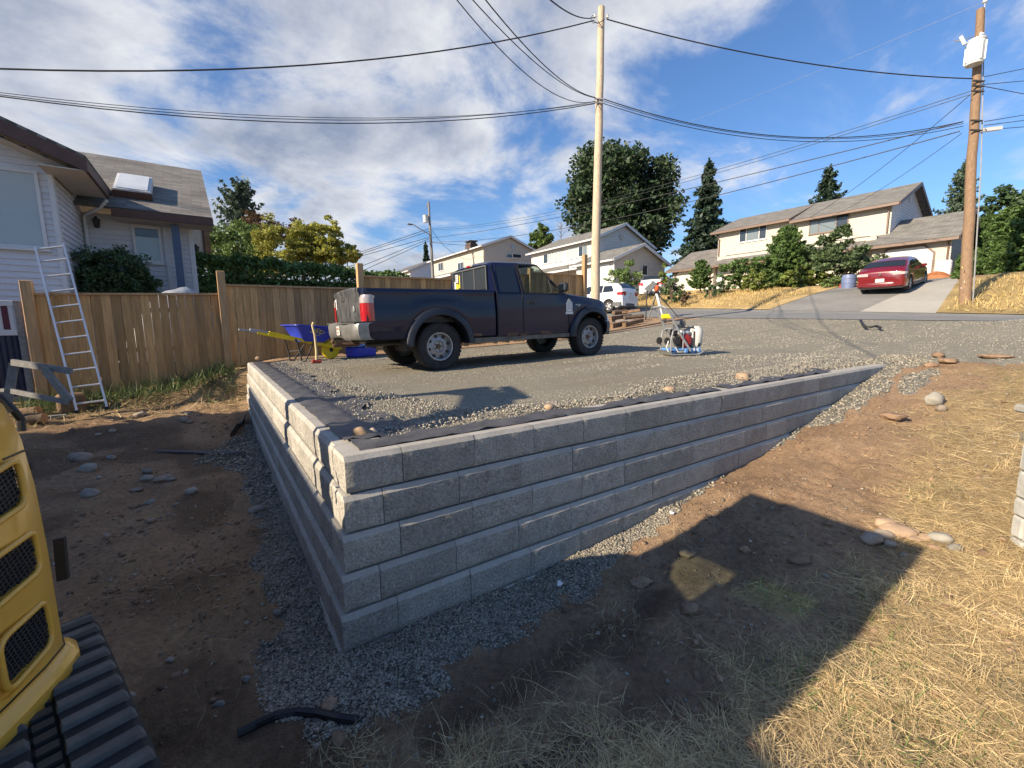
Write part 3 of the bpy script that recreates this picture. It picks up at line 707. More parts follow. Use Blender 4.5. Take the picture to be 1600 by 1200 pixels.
for s in range(5):
    a, b = posts[s]+.07, posts[s+1]-.07; x0, z0, k = sec[s]
    k = max(-.02, min(k, .08)); zt = lambda x: z0+k*(x-x0)
    n = round((b-a)/.135); w = (b-a)/n
    for j in range(n):
        xa, xb = a+j*w+random.uniform(.0015, .0045), a+(j+1)*w-random.uniform(.0015, .0045); xm = (xa+xb)/2; za = gz(xm, FY)+random.uniform(.04, .09); yy = FY+random.uniform(-.004, .004)
        lean = random.uniform(-.004, .004); mb = MB()
        zt_ = zt(xm)-.005
        vs = [(xa+lean, yy-.009, za), (xb+lean, yy-.009, za+random.uniform(-.01, .01)), (xb+lean, yy+.009, za), (xa+lean, yy+.009, za), (xa, yy-.009, zt_), (xb, yy-.009, zt_), (xb, yy+.009, zt_), (xa, yy+.009, zt_)]
        mb.add(vs, [(3, 2, 1, 0), (4, 5, 6, 7), (0, 1, 5, 4), (1, 2, 6, 5), (2, 3, 7, 6), (3, 0, 4, 7)]); mb.build('board', MT['cedar'], fence)
    mb = MB(); mb.bar((a, FY-.002, zt(a)+.018), (b, FY-.002, zt(b)+.018), .095, .038); mb.build('cap_rail', MT['cedar_post'], fence)
    for h in (.28, 1.0, 1.62):
        mb = MB(); mb.bar((a, FY+.03, zt(a)-h), (b, FY+.03, zt(b)-h), .038, .085); mb.build('back_rail', MT['cedar'], fence)
# gate panel left of the first post
gp = thing('yard_gate', 'weathered white framed gate panel with corrugated navy lower half', 'gate', (0, 0, 0))
gx1 = posts[0]-.10; gx0 = gx1-1.25; gzt = atY(30, 470, FY)[2]; gzb = gz(gx1, FY)+.04; gzm = atY(30, 519, FY)[2]
def fr(name, lo, hi, m='grey_wood', bev=.004): mb = MB(); c = [(a+b)/2 for a, b in zip(lo, hi)]; mb.cbox(c, [b-a for a, b in zip(lo, hi)], bev=bev); return mb.build(name, MT[m], gp)
fr('stile', (gx1-.085, FY-.04, gzb), (gx1, FY+.01, gzt)); fr('stile', (gx0, FY-.04, gzb), (gx0+.085, FY+.01, gzt))
fr('top_rail', (gx0+.086, FY-.038, gzt-.085), (gx1-.086, FY+.01, gzt), 'white_trim'); fr('mid_rail', (gx0+.086, FY-.038, gzm-.05), (gx1-.086, FY+.01, gzm+.04), 'white_trim'); fr('bottom_rail', (gx0+.086, FY-.038, gzb), (gx1-.086, FY+.01, gzb+.09))
x = gx1-.10
for k in range(8):
    w = .075 if k % 2 else .05
    fr('slat', (x-w, FY-.02, gzm+.042), (x, FY, gzt-.087), 'maroon' if k % 2 else 'white_trim'); x -= w+.012
mb = MB(); rows = []; n = 60
for z in (gzb+.092, gzm-.052):
    rows.append([(gx0+.09+(gx1-gx0-.18)*i/n, FY-.012-.012*math.sin(i/n*2*PI*15), z) for i in range(n+1)])
mb.grid(rows); mb.build('corrugated_panel', MT['gate_blue'], gp, 60)
# ladder
lad = thing('ladder', 'aluminium ladder leaning on the board fence beside the house', 'ladder', (0, 0, 0))
B1, B2 = hit(121, 645), hit(168, 639); T1, T2 = atY(55, 386, 8.62), atY(99, 381, 8.62)
B1, B2 = atY(121, 645, 7.3), atY(168, 639, 7.3)
for a, b in ((B1, T1), (B2, T2)):
    mb = MB(); mb.bar(a, b, .028, .062, up=(.1, -1, .5)); mb.build('rail', MT['alu'], lad)
    mb = MB(); mb.cbox(a+np.array([0, 0, .02]), (.05, .09, .05)); mb.build('foot', MT['black'], lad)
for f in (.05, .145, .24, .335, .43, .525, .62, .715, .81, .905, .985):
    mb = MB(); mb.tube([B1*(1-f)+T1*f, B2*(1-f)+T2*f], .017, 8); mb.build('rung', MT['alu'], lad)
# weathered timber trestle in front of the gate
tr = thing('timber_trestle', 'grey weathered timber trestle lying in front of the gate', 'trestle', (0, 0, 0))
def tb(a, b, w, h, nm, m='grey_wood'): mb = MB(); mb.bar(a, b, w, h); mb.build(nm, MT[m], tr)
A = lambda x, y, D: at(x, y, D)
tb(A(19, 566, 6.3), A(112, 580, 6.3), .04, .09, 'top_bar'); tb(A(22, 568, 6.33), A(9, 645, 6.33), .04, .10, 'leg'); tb(A(18, 611, 6.28), A(108, 629, 6.28), .03, .07, 'rail'); tb(A(70, 578, 6.25), A(110, 627, 6.25), .04, .11, 'brace'); tb(A(0, 610, 6.36), A(20, 609, 6.36), .03, .05, 'rail')
def log(name, label, a, b, r, end='log_end', bark='bark'):
    a = Vector(a); b = Vector(b); t = thing(name, label, 'log', a); d = b-a
    mb = MB(); n = 14; pts = [d*(i/6) for i in range(7)]; mb.tube(pts, [r*random.uniform(.94, 1.06) for _ in pts], n, cap=False); mb.build('bark', MT[bark], t, 60)
    for p, s in ((Vector(), -1), (d, 1)):
        mb = MB(); mb.tube([p, p+d.normalized()*.004*s], r*.96, n); mb.build('cut_face', MT[end], t)
g1, g2 = hit(36, 664), hit(71, 662)
log('log', 'short dark log lying beside the yellow hood edge', (g1[0], g1[1], g1[2]+.09), (g2[0], g2[1], g2[2]+.09), .085)
g1, g2 = hit(24, 655), hit(58, 652)
log('log', 'split log lying behind the short dark one under the gate', (g1[0], g1[1]+.1, g1[2]+.08), (g2[0], g2[1]+.1, g2[2]+.09), .075, 'log_end', 'old_wood')
st = hit(110, 645)
t = thing('timber_stump', 'squared reddish timber stump behind the ladder foot', 'stump', (st[0], st[1]+.15, st[2])); mb = MB(); mb.cbox((0, 0, .14), (.34, .26, .32), Matrix.Rotation(.3, 3, 'Z'), .03); mb.build('block', MT['old_wood'], t)
mb = MB(); mb.bar(hit(100, 612)+np.array([0, 0, .30]), hit(186, 612)+np.array([0, 0, .22]), .13, .035); tag(mb.build('plank', MT['grey_wood']), 'dark weathered plank resting on the stump behind the ladder', 'plank')
mb = MB(); mb.bar(hit(74, 655)+np.array([0, 0, .03]), hit(104, 652)+np.array([0, 0, .03]), .10, .04); tag(mb.build('plank', MT['grey_wood']), 'short grey board flat on the ground beside the short dark log', 'plank')
# ---------------------------------------------------------------- houses
def onplane(px, py, P0, n):
    d = ray(px, py); P0 = np.asarray(P0, float); n = np.asarray(n, float); return CP+d*(((P0-CP)@n)/(d@n))
def slab(parent, name, corners, m, th=.12, M=None):
    """roof plane: eave left, eave right, ridge right, ridge left; shingle coordinates in metres"""
    c = [Vector(q) for q in corners]; n = (c[1]-c[0]).cross(c[3]-c[0]).normalized()
    if n.z < 0: n = -n
    vs = c+[q-n*th for q in c]
    me = bpy.data.meshes.new(name); me.from_pydata([tuple(v) for v in vs], [], [(0, 1, 2, 3), (7, 6, 5, 4), (0, 4, 5, 1), (1, 5, 6, 2), (2, 6, 7, 3), (3, 7, 4, 0)])
    uv = me.uv_layers.new(name='UVMap'); u = (c[1]-c[0]).normalized(); v = n.cross(u)
    for l in me.loops:
        p = Vector(vs[l.vertex_index])-c[0]; uv.data[l.index].uv = (p.dot(u), p.dot(v))
    bm = bmesh.new(); bm.from_mesh(me); bmesh.ops.recalc_face_normals(bm, faces=bm.faces); bm.to_mesh(me); bm.free()
    return link(name, me, m, parent)
def bx(parent, name, lo, hi, m, bev=0):
    mb = MB(); mb.cbox([(a+b)/2 for a, b in zip(lo, hi)], [abs(b-a) for a, b in zip(lo, hi)], bev=bev); return mb.build(name, MT[m] if isinstance(m, str) else m, parent)
def lap_board(mb, p0, p1, z0, z1, n, th=.014):
    """one lap board: p0,p1 2D ends at the bottom; n outward normal; thicker at the foot"""
    a0, a1, b0, b1 = p0[0], p0[1], p1[0], p1[1]
    nx_, ny_ = n
    vs = []
    for (x, y) in ((a0, a1), (b0, b1)):
        vs += [(x, y, z0), (x+nx_*th, y+ny_*th, z0), (x+nx_*.002, y+ny_*.002, z1), (x, y, z1)]
    mb.add(vs, [(0, 1, 2, 3), (7, 6, 5, 4), (1, 5, 6, 2), (0, 4, 5, 1), (3, 2, 6, 7), (0, 3, 7, 4)])
def siding(parent, ends, zs, n, m, joined=False, name='siding_board', th=.024):
    """ends(z) -> (p0,p1) of a course; zs course bottoms"""
    big = MB()
    for z0, z1 in zip(zs[:-1], zs[1:]):
        e = ends((z0+z1)/2)
        if e is None: continue
        for p0, p1 in (e if isinstance(e, list) else [e]):
            mb = big if joined else MB(); lap_board(mb, p0, p1, z0, z1+.0, n, th)
            if not joined: mb.build(name, m, parent)
    if joined and big.v: return stuff(big.build('siding', m, parent))
def window(parent, c, w, h, xd, fm='white_trim', pm='pane', cols=(1,), proud=.03, bar=.06, rows=1, sill=True):
    """a window on a wall: c centre on the wall face, xd direction along the wall seen from outside (left to right)"""
    M = frame(c, xd, (0, 0, 1)); out = 1
    mb = MB(M)
    f = [(-w/2, -h/2, w/2, -h/2+bar), (-w/2, h/2-bar, w/2, h/2), (-w/2, -h/2+bar, -w/2+bar, h/2-bar), (w/2-bar, -h/2+bar, w/2, h/2-bar)]
    tot = sum(cols); x = -w/2+bar; iw = w-2*bar; xs = []
    for k, q in enumerate(cols):
        x2 = x+iw*q/tot; xs.append((x, x2)); x = x2
        if k < len(cols)-1: f.append((x2-bar*.4, -h/2+bar, x2+bar*.4, h/2-bar))
    for r in range(1, rows): f.append((-w/2+bar, -h/2+h*r/rows-bar*.35, w/2-bar, -h/2+h*r/rows+bar*.35))
    for i, (a, b, c_, d) in enumerate(f): mb.box((a, b, -.01+i*.0004), (c_, d, proud+i*.0004))
    if sill: mb.box((-w/2-.03, -h/2-.05, 0), (w/2+.03, -h/2-.001, proud+.03))
    fo = mb.build('window', MT[fm], parent)
    for k, (a, b) in enumerate(xs):
        mb = MB(M); mb.box((a, -h/2+bar*.5, -.02), (b, h/2-bar*.5, .004)); mb.build('pane', MT[pm[k] if isinstance(pm, (list, tuple)) else pm], fo)
    return fo
def lantern(parent, c, m='black', s=1.0):
    mb = MB(Matrix.Translation(Vector(c)) @ Matrix.Scale(s, 4))
    mb.lathe([(.02, .30), (.05, .24), (.12, .19), (.12, .17)], 6); mb.lathe([(.10, .17), (.075, -.02)], 6, cap=False); mb.lathe([(.08, -.02), (.08, -.05), (.03, -.09)], 6)
    mb.tube([(0, .02, .02), (0, .20, .02)], .02, 6); o = mb.build('lantern', MT[m], parent)
    mb = MB(Matrix.Translation(Vector(c)) @ Matrix.Scale(s, 4)); mb.lathe([(.085, .15), (.06, .0)], 6); mb.build('lamp_glass', MT['pane_light'], o)
# --- the white house beyond the fence on the left
h1 = thing('white_house', 'white sided house with brown fascia and skylight beyond the fence', 'house', (0, 0, 0))
WY, WX, VY, VX = 11.0, -2.99, 13.25, -.74
EZ = 4.99; PT = .43
zs = np.arange(.6, 7.5, .125)
def gable_ends(z):
    xr = WX if z < EZ+.05 else -2.32-(z-EZ+.12)/PT
    if xr > WX: xr = WX
    return ((-11.0, WY), (xr, WY)) if xr > -10 else None
siding(h1, gable_ends, list(zs), (0, -1), MT['white_siding'])
siding(h1, lambda z: ((WX, VY), (WX, WY)) if z < EZ else None, list(np.arange(.6, 5.1, .125)), (1, 0), MT['white_siding'])
siding(h1, lambda z: ((WX, VY), (VX, VY)) if z < 4.5 else None, list(np.arange(.6, 4.6, .125)), (0, -1), MT['white_siding'])
mb = MB(); mb.box((-11, WY+.001, .3), (WX-.001, WY+.2, EZ)); mb.box((WX-.2, WY+.2, .3), (WX-.001, VY+.2, EZ)); mb.box((WX+.0, VY+.002, .3), (VX-.002, VY+.2, 4.6)); mb.box((VX-.2, VY+.2, .3), (VX-.001, 19.9, 4.60)); mb.prism([(VY+.01, 4.60), (19.9, 4.60), (16.6, 6.80)], VX-.2, VX-.001, 'x')
mb.prism([(-11, EZ), (WX-.0, EZ), (-2.57-.25/PT, EZ+.10), (-8.2, EZ+(8.2-2.32)*PT-.3), (-11, EZ+(8.2-2.32-2.8)*PT)], WY+.002, WY+.18, 'y')
mb.build('wall', MT['white_siding'], h1)
bx(h1, 'corner_board', (WX-.06, WY-.03, .4), (WX+.02, WY+.0, EZ+.03), 'white_trim'); bx(h1, 'corner_board', (WX+.0, WY+.001, .4), (WX+.03, WY+.10, EZ), 'white_trim'); bx(h1, 'corner_board', (VX-.10, VY-.03, .4), (VX+.02, VY-.0, 4.42), 'white_trim')
# gable roof with its ridge running away, eave over the side wall
slab(h1, 'roof', [(-2.32, 10.3, EZ+.16), (-2.32, 13.9, EZ+.16), (-8.2, 13.9, EZ+.16+5.88*PT), (-8.2, 10.3, EZ+.16+5.88*PT)], MT['roof_brown'], .07)
slab(h1, 'roof', [(-13.6, 10.3, EZ+.16), (-13.6, 13.9, EZ+.16), (-8.2, 13.9, EZ+.16+5.88*PT), (-8.2, 10.3, EZ+.16+5.88*PT)], MT['roof_brown'], .07)
mb = MB(); mb.add([(-2.32, 10.28, EZ+.10), (-2.32, 10.28, EZ-.16), (-8.2, 10.28, EZ-.16+5.88*PT), (-8.2, 10.28, EZ+.10+5.88*PT), (-2.32, 10.32, EZ+.10), (-2.32, 10.32, EZ-.16), (-8.2, 10.32, EZ-.16+5.88*PT), (-8.2, 10.32, EZ+.10+5.88*PT)], [(0, 1, 2, 3), (7, 6, 5, 4), (0, 4, 5, 1), (1, 5, 6, 2), (2, 6, 7, 3), (3, 7, 4, 0)]); mb.build('rake_board', MT['brown_fascia'], h1)
mb = MB(); mb.box((-2.36, 10.33, EZ-.13), (-2.315, 12.6, EZ+.085)); mb.build('gutter', MT['brown_fascia'], h1)
mb = MB(); mb.box((WX-.05, 10.34, EZ-.14), (-2.37, 12.6, EZ-.12)); mb.add([(-2.6, 10.33, EZ-.12), (-2.6, WY, EZ-.12), (-8.2, WY, EZ-.12+5.6*PT), (-8.2, 10.33, EZ-.12+5.6*PT)], [(0, 1, 2, 3)]); mb.build('soffit', MT['soffit'], h1)
# wing roof
RZ = 7.0
slab(h1, 'roof', [(-7.5, 12.55, 4.66), (-.24, 12.55, 4.66), (-.36, 16.6, RZ), (-7.5, 16.6, RZ)], MT['roof_brown'], .06)
slab(h1, 'roof', [(-7.5, 20.6, 4.66), (-.24, 20.6, 4.66), (-.36, 16.6, RZ), (-7.5, 16.6, RZ)], MT['roof_brown'], .06)
mb = MB(); mb.box((-2.31, 12.52, 4.43), (-.23, 12.56, 4.63)); mb.box((-2.31, 12.48, 4.43), (-.23, 12.518, 4.49)); mb.build('fascia', MT['brown_fascia'], h1)
mb = MB(); mb.box((-2.31, 12.57, 4.42), (-.25, VY, 4.44)); mb.build('soffit', MT['soffit'], h1)
# skylight on the wing roof
nrm = np.cross(np.array([1, 0, 0.]), np.array([0, 4.05, RZ-4.66])); nrm /= np.linalg.norm(nrm)
q = [onplane(*p, (0, 12.55, 4.69), nrm) for p in ((178, 306), (238, 312), (242, 290), (182, 281))]
ax = np.array([1, 0, 0.]); ay = np.array([0, 4.05, RZ-4.66]); ay /= np.linalg.norm(ay)
sc_ = sum(q)/4; w_, h_ = abs((q[1]-q[0])@ax)*.98, abs((q[3]-q[0])@ay)*.98
mb = MB(frame(sc_, ax, ay)); mb.box((-w_/2, -h_/2, 0), (w_/2, h_/2, .20)); so_ = mb.build('skylight', MT['white_trim'], h1)
mb = MB(frame(sc_, ax, ay)); mb.box((-w_/2+.06, -h_/2+.05, .201), (w_/2-.06, h_/2-.05, .225)); mb.build('skylight_dome', MT['skylight'], so_)
mb = MB(frame(sc_, ax, ay)); mb.box((-w_/2-.03, -h_/2-.03, -.01), (w_/2+.03, -h_/2-.002, .16)); mb.build('skylight_kerb', MT['brown_fascia'], so_)
# windows, post, lanterns, pipes
a = atY(68, 330, WY); zt_, zb_ = atY(35, 266, WY)[2], atY(40, 388, WY)[2]
window(h1, (a[0]-.60, WY-.034, (zt_+zb_)/2), 1.2, zt_-zb_, (1, 0, 0), pm='pane_light', bar=.055)
a, b = atY(205, 352, VY), atY(257, 412, VY)
window(h1, ((a[0]+b[0])/2, VY-.034, (a[2]+b[2])/2), b[0]-a[0], a[2]-b[2], (1, 0, 0), pm='pane_light', bar=.06)
mb = MB(); p = atY(231, 371, VY); mb.box((a[0]+.06, VY-.044, p[2]), (b[0]-.06, VY-.039, a[2]-.06)); mb.build('dark_transom', MT['pane_dark'], h1)
p = atY(276, 380, 12.75); bx(h1, 'post', (p[0]-.085, 12.75, .5), (p[0]+.085, 12.9, 4.41), 'blue_post')
p = atY(263, 400, VY); bx(h1, 'door_trim', (p[0]-.05, VY-.04, .6), (p[0]+.03, VY-.0, 4.4), 'white_trim')
p = atY(151, 352, VY-.2); lantern(h1, (p[0], p[1], p[2]), s=.75)
mb = MB(); p = atY(134, 338, VY-.1); mb.tube([(-2.36, 12.5, 4.78), (-2.5, 12.6, 4.62), (WX+.10, VY-.12, 4.50), (WX+.08, VY-.1, 4.35), (WX+.08, VY-.1, .7)], .04, 8); mb.build('downpipe', MT['white_trim'], h1, 50)
a, b = atY(299, 346, 14.6), atY(320, 404, 14.6)
bx(h1, 'porch_panel', (a[0], 14.6, b[2]), (b[0], 16, a[2]+.3), 'cream_wall'); bx(h1, 'panel_trim', (b[0]-.005, 14.57, b[2]-.03), (b[0]+.04, 16, a[2]+.3), 'brown_fascia'); p = atY(307, 394, 14.4); lantern(h1, (p[0], 14.4, p[2]), s=.8)
# grey tarp over a heap behind the fence
mb = MB(); rows = []; c = atY(283, 470, 9.6)
for i in range(19):
    u = -1+2*i/18; row = []
    for j in range(11):
        v = -1+2*j/10; hh = max(0, 1-(u*u)**1.0*.9)*max(0, 1-v*v)**.6
        row.append((c[0]+u*1.05, 9.6+v*.6, 1.0+hh*(atY(275, 449, 9.6)[2]-1.0)+.03*math.sin(u*9+v*7)+.02*math.sin(u*21-v*5)))
    rows.append(row)
mb.grid(rows); tag(mb.build('tarp', MT['tarp'], None, 80), 'grey tarp draped over a heap behind the fence', 'tarp')

# --- generic gabled house in the world grid: front looks to -X, gable end to -Y
def gable_house(t, x0, x1, y0, y1, zb, ze, zr, wall_m, end_m, roof_m, over=.5, xr=None, fascia='white_trim'):
    xr = (x0+x1)/2 if xr is None else xr
    mb = MB(); mb.box((x0, y0, zb-.8), (x1, y1, ze)); mb.prism([(x0, ze), (x1, ze), (xr, zr-.12)], y0, y1, 'y'); mb.build('wall', MT[wall_m], t)
    k = (zr-ze)/(xr-x0); k2 = (zr-ze)/(x1-xr)
    for xe, kk in ((x0-over, k), (x1+over, k2)):
        slab(t, 'roof', [(xe, y0-over*.7, ze-over*kk+.08), (xe, y1+over*.7, ze-over*kk+.08), (xr, y1+over*.7, zr+.08), (xr, y0-over*.7, zr+.08)], MT[roof_m], .14)
        mb = MB(); mb.bar((xe, y0-over*.7-.03, ze-over*kk-.03), (xr, y0-over*.7-.03, zr-.03), .05, .26, up=(0, 0, 1)); mb.build('barge_board', MT[fascia], t)
    bx(t, 'gutter', (x0-over-.12, y0-over*.7, ze-over*k-.12), (x0-over-.005, y1+over*.7, ze-over*k+.02), fascia)
    zz_ = list(np.arange(zb, ze+.01, .19))
    siding(t, lambda z: ((x0, y1), (x0, y0)), zz_, (-1, 0), MT[wall_m], True, th=.03)
    def ends(z):
        if z < ze: return ((x0, y0), (x1, y0))
        f = (z-ze)/(zr-.15-ze); return None if f > .97 else ((x0+(xr-x0)*f, y0), (x1+(xr-x1)*f, y0))
    siding(t, ends, list(np.arange(zb, zr, .19)), (0, -1), MT[end_m], True, th=.03)
# --- white two-storey house behind the pale pole
h2 = thing('white_house', 'white two storey gabled house behind the pale wooden pole', 'house', (0, 0, 0))
gable_house(h2, 30.5, 38.9, 28.7, 38.6, 4.6, 10.0, 11.75, 'bright_siding', 'bright_siding', 'roof_grey')
gable_house(h2, 28.3, 35.2, 24.0, 28.68, 4.6, 7.35, 8.75, 'bright_siding', 'cream_siding', 'roof_grey', .5)
slab(h2, 'porch_roof', [(28.9, 28.7, 7.2), (28.9, 38.6, 7.2), (30.45, 38.6, 7.9), (30.45, 28.7, 7.9)], MT['roof_grey'], .14)
bx(h2, 'gutter', (28.78, 29.2, 7.0), (28.89, 38.6, 7.16), 'white_trim')
for px, w, mm in ((856, 1.5, ('pane_dark', 'pane_light')), (872, 1.2, ('pane_light', 'pane_light')), (896, 1.5, ('pane_light', 'pane_light')), (911, 1.3, ('pane_dark', 'pane'))):
    p = atX(px, 400, 30.46); window(h2, (30.45, p[1], 8.95), w, 1.05, (0, -1, 0), pm=mm, cols=(1, 1))
for px, w in ((860, 1.3), (905, 1.0)):
    p = atX(px, 425, 30.46); window(h2, (30.45, p[1], 6.0), w, 1.2, (0, -1, 0), pm='pane_dark')
p = atY(1007, 422, 23.96); window(h2, (p[0], 23.94, p[2]), .8, .95, (1, 0, 0), pm='pane_dark')
p = atY(971, 370, 28.66); mb = MB(); mb.lathe([(.28, -.04), (.28, 0)], 16, 'y', (p[0], 28.64, p[2])); mb.build('gable_vent', MT['cream_siding'], h2)
mb = MB(); mb.box((28.24, 24.5, 4.5), (28.268, 27.9, 6.9)); mb.build('garage_door', MT['white_trim'], h2)
mb = MB(); mb.tube([(28.2, 23.95, 7.1), (28.25, 23.93, 4.8)], .05, 6); mb.build('downpipe', MT['white_trim'], h2)
# --- house with the brick chimney
h3 = thing('chimney_house', 'cream house with a dark brick chimney behind the pickup roof', 'house', (0, 0, 0))
gable_house(h3, 27.9, 35.7, 45, 60.5, 5.5, 11.6, 13.0, 'cream_siding', 'cream_siding', 'roof_dark')
p = onplane(737, 388, (29.9, 50, 12.3), (0, 0, 1)); p = atX(737, 390, 29.8)
mb = MB(); mb.box((29.2, p[1]-.75, 11.5), (30.3, p[1]+.75, p[2]+.75)); co_ = mb.build('chimney', MT['brick'], h3)
for dy in (-.55, .0, .5): bx(co_, 'chimney_pot', (29.35, p[1]+dy-.12, p[2]+.752), (30.1, p[1]+dy+.14, p[2]+1.0), 'dark_steel')
bx(co_, 'chimney_cap', (29.15, p[1]-.8, p[2]+1.001), (30.35, p[1]+.8, p[2]+1.1), 'dark_steel')
p = atY(802, 387, 44.95); mb = MB(); mb.lathe([(.32, -.04), (.32, 0)], 14, 'y', (p[0], 44.94, p[2])); mb.build('gable_vent', MT['pane_light'], h3)
for px, w in ((796, 1.0), (807, 1.5)): p = atY(px, 400, 44.95); window(h3, (p[0], 44.92, p[2]), w, .55, (1, 0, 0), pm='pane_dark')
for px, w in ((689, 1.6), (720, 1.6)): p = atX(px, 417, 27.86); window(h3, (27.83, p[1], p[2]), w, 1.2, (0, -1, 0), pm='pane_dark', cols=(1, 1))
slab(h3, 'porch_roof', [(25.9, 50, 8.5), (25.9, 60, 8.5), (27.8, 60, 9.2), (27.8, 50, 9.2)], MT['roof_dark'], .15)
bx(h3, 'porch_fascia', (25.75, 50, 8.28), (25.89, 60, 8.52), 'white_trim')
# --- grey-white house far up the street
h4 = thing('far_house', 'shaded pale house at the far end of the hedge', 'house', (0, 0, 0))
p = at(645, 425, 78)
gable_house(h4, p[0]-.5, p[0]+8, p[1], p[1]+12, 6.5, 11.9, 13.9, 'bright_siding', 'white_siding', 'roof_dark')
gable_house(h4, p[0]+.5, p[0]+6.6, p[1]-5, p[1]-.05, 6.0, 9.0, 10.0, 'bright_siding', 'white_siding', 'roof_dark')

# --- cream duplex up the driveway on the right
GZ = 4.0; GP = at(1480, 437, 24.2)
rz = math.atan2(-.999, .029)
h5 = thing('duplex_house', 'cream two storey duplex with garages behind the red car', 'house', (GP[0], GP[1], GZ), rz)
R5 = Matrix.Translation((GP[0], GP[1], GZ)) @ Matrix.Rotation(rz, 4, 'Z'); R5i = R5.inverted()
def loc5(px, py, y):                                            # local point on the plane y of the duplex under a pixel
    o = R5i @ Vector(CP); d = R5i.to_3x3() @ Vector(ray(px, py)); return o+d*((y-o.y)/d.y)
LW, UY = -17.4, 1.2
X0, XM, X1 = -14.1, -8.6, -3.05
mb = MB(); mb.box((-3.5, 0, -1.5), (0, 6.6, 2.42)); mb.box((LW, 0, -1.5), (-13.7, 6.6, 2.42)); mb.box((-13.71, .5, -1.5), (-3.49, 8, 3.0)); mb.box((X0, UY, 2.3), (XM, 9.2, 5.1)); mb.box((XM, UY+.001, 2.3), (X1, 9.2, 4.93))
for xa, xb, zr, ze_ in ((X0, XM, 6.62, 5.1), (XM, X1, 6.62, 4.93)): mb.prism([(UY, ze_), (9.2, ze_), (5.2, zr)], xa, xb, 'x')
mb.prism([(0, 2.42), (6.6, 2.42), (3.3, 4.1)], -3.5, 0, 'x'); mb.prism([(0, 2.42), (6.6, 2.42), (3.3, 4.1)], LW, -13.7, 'x')
mb.build('wall', MT['cream_siding'], h5)
siding(h5, lambda z: [((X0, UY), (X1, UY))], list(np.arange(2.7, 4.9, .16)), (0, -1), MT['cream_siding'], True, th=.022)
siding(h5, lambda z: [((-3.5, 0), (0, 0)), ((LW, 0), (-13.7, 0))], list(np.arange(-.3, 2.4, .16)), (0, -1), MT['cream_siding'], True, th=.022)
def e1_(z):
    if z < 4.9: return ((X1, UY), (X1, 9.2))
    f = (z-4.9)/1.8; return None if f > .95 else ((X1, UY+4*f), (X1, 9.2-4*f))
siding(h5, e1_, list(np.arange(2.7, 6.6, .16)), (1, 0), MT['white_siding'], True, th=.022)
def e2_(z):
    if z < 2.42: return ((0, 0), (0, 6.6))
    f = (z-2.42)/1.6; return None if f > .95 else ((0, 3.3*f), (0, 6.6-3.3*f))
siding(h5, e2_, list(np.arange(-.3, 4.0, .16)), (1, 0), MT['white_siding'], True, th=.022)
def pair(xa, xb, y0, y1, ze, zr, m, over=.45, back=True, yr=None):
    yr = (y0+y1)/2 if yr is None else yr; k = (zr-ze)/(yr-y0)
    slab(h5, 'roof', [(xa, y0-over, ze-over*k+.10), (xb, y0-over, ze-over*k+.10), (xb, yr, zr+.10), (xa, yr, zr+.10)], MT[m], .12)
    slab(h5, 'roof', [(xb, y1+over, ze-over*(zr-ze)/(y1-yr)+.10), (xa, y1+over, ze-over*(zr-ze)/(y1-yr)+.10), (xa, yr, zr+.10), (xb, yr, zr+.10)], MT[m], .12)
    bx(h5, 'gutter', (xa, y0-over-.13, ze-over*k-.10), (xb, y0-over-.004, ze-over*k+.05), 'brown_gutter')
    for x in (xa-.02, xb+.02):
        for ya, yb in ((y0-over, yr), (y1+over, yr)):
            kk = (zr-ze)/(yr-y0) if ya < yr else (zr-ze)/(y1-yr)
            mb = MB(); mb.bar((x, ya, ze-over*kk-.02), (x, yb, zr-.02), .04, .22); mb.build('barge_board', MT['brown_gutter'], h5)
pair(X0-.4, XM-.03, UY, 9.2, 5.19, 6.72, 'roof_brown', yr=5.2); pair(XM, X1+.45, UY, 9.2, 5.02, 6.72, 'roof_grey', yr=5.2)
pair(-4.0, .35, 0, 6.6, 2.42, 4.1, 'roof_grey'); pair(LW-.35, -13.4, 0, 6.6, 2.42, 4.1, 'roof_brown')
slab(h5, 'skirt_roof', [(-13.38, -.45, 2.30), (-4.03, -.45, 2.30), (-4.03, UY-.01, 3.2), (-13.38, UY-.01, 3.2)], MT['roof_brown'], .12)
bx(h5, 'gutter', (-13.38, -.58, 2.12), (-4.03, -.455, 2.27), 'brown_gutter')
def win5(pxa, pya, pxb, pyb, y, **k):
    a = loc5(pxa, pya, y); b = loc5(pxb, pyb, y); window(h5, ((a.x+b.x)/2, y-.034, (a.z+b.z)/2), abs(b.x-a.x), abs(a.z-b.z), (1, 0, 0), **k)
win5(1156, 358, 1198, 373, UY, pm=('pane_dark', 'pane', 'pane_dark'), cols=(1, 2, 1), fm='white_trim')
win5(1266, 342, 1325, 358, UY, pm=('pane', 'pane', 'pane_dark'), cols=(1, 2, 1.2), fm='brown_gutter', bar=.05)
win5(1114, 412, 1122, 438, .5, pm='pane'); bx(h5, 'entry_trim', (-13.6, .40, -.6), (-13.1, .49, 2.2), 'white_trim')
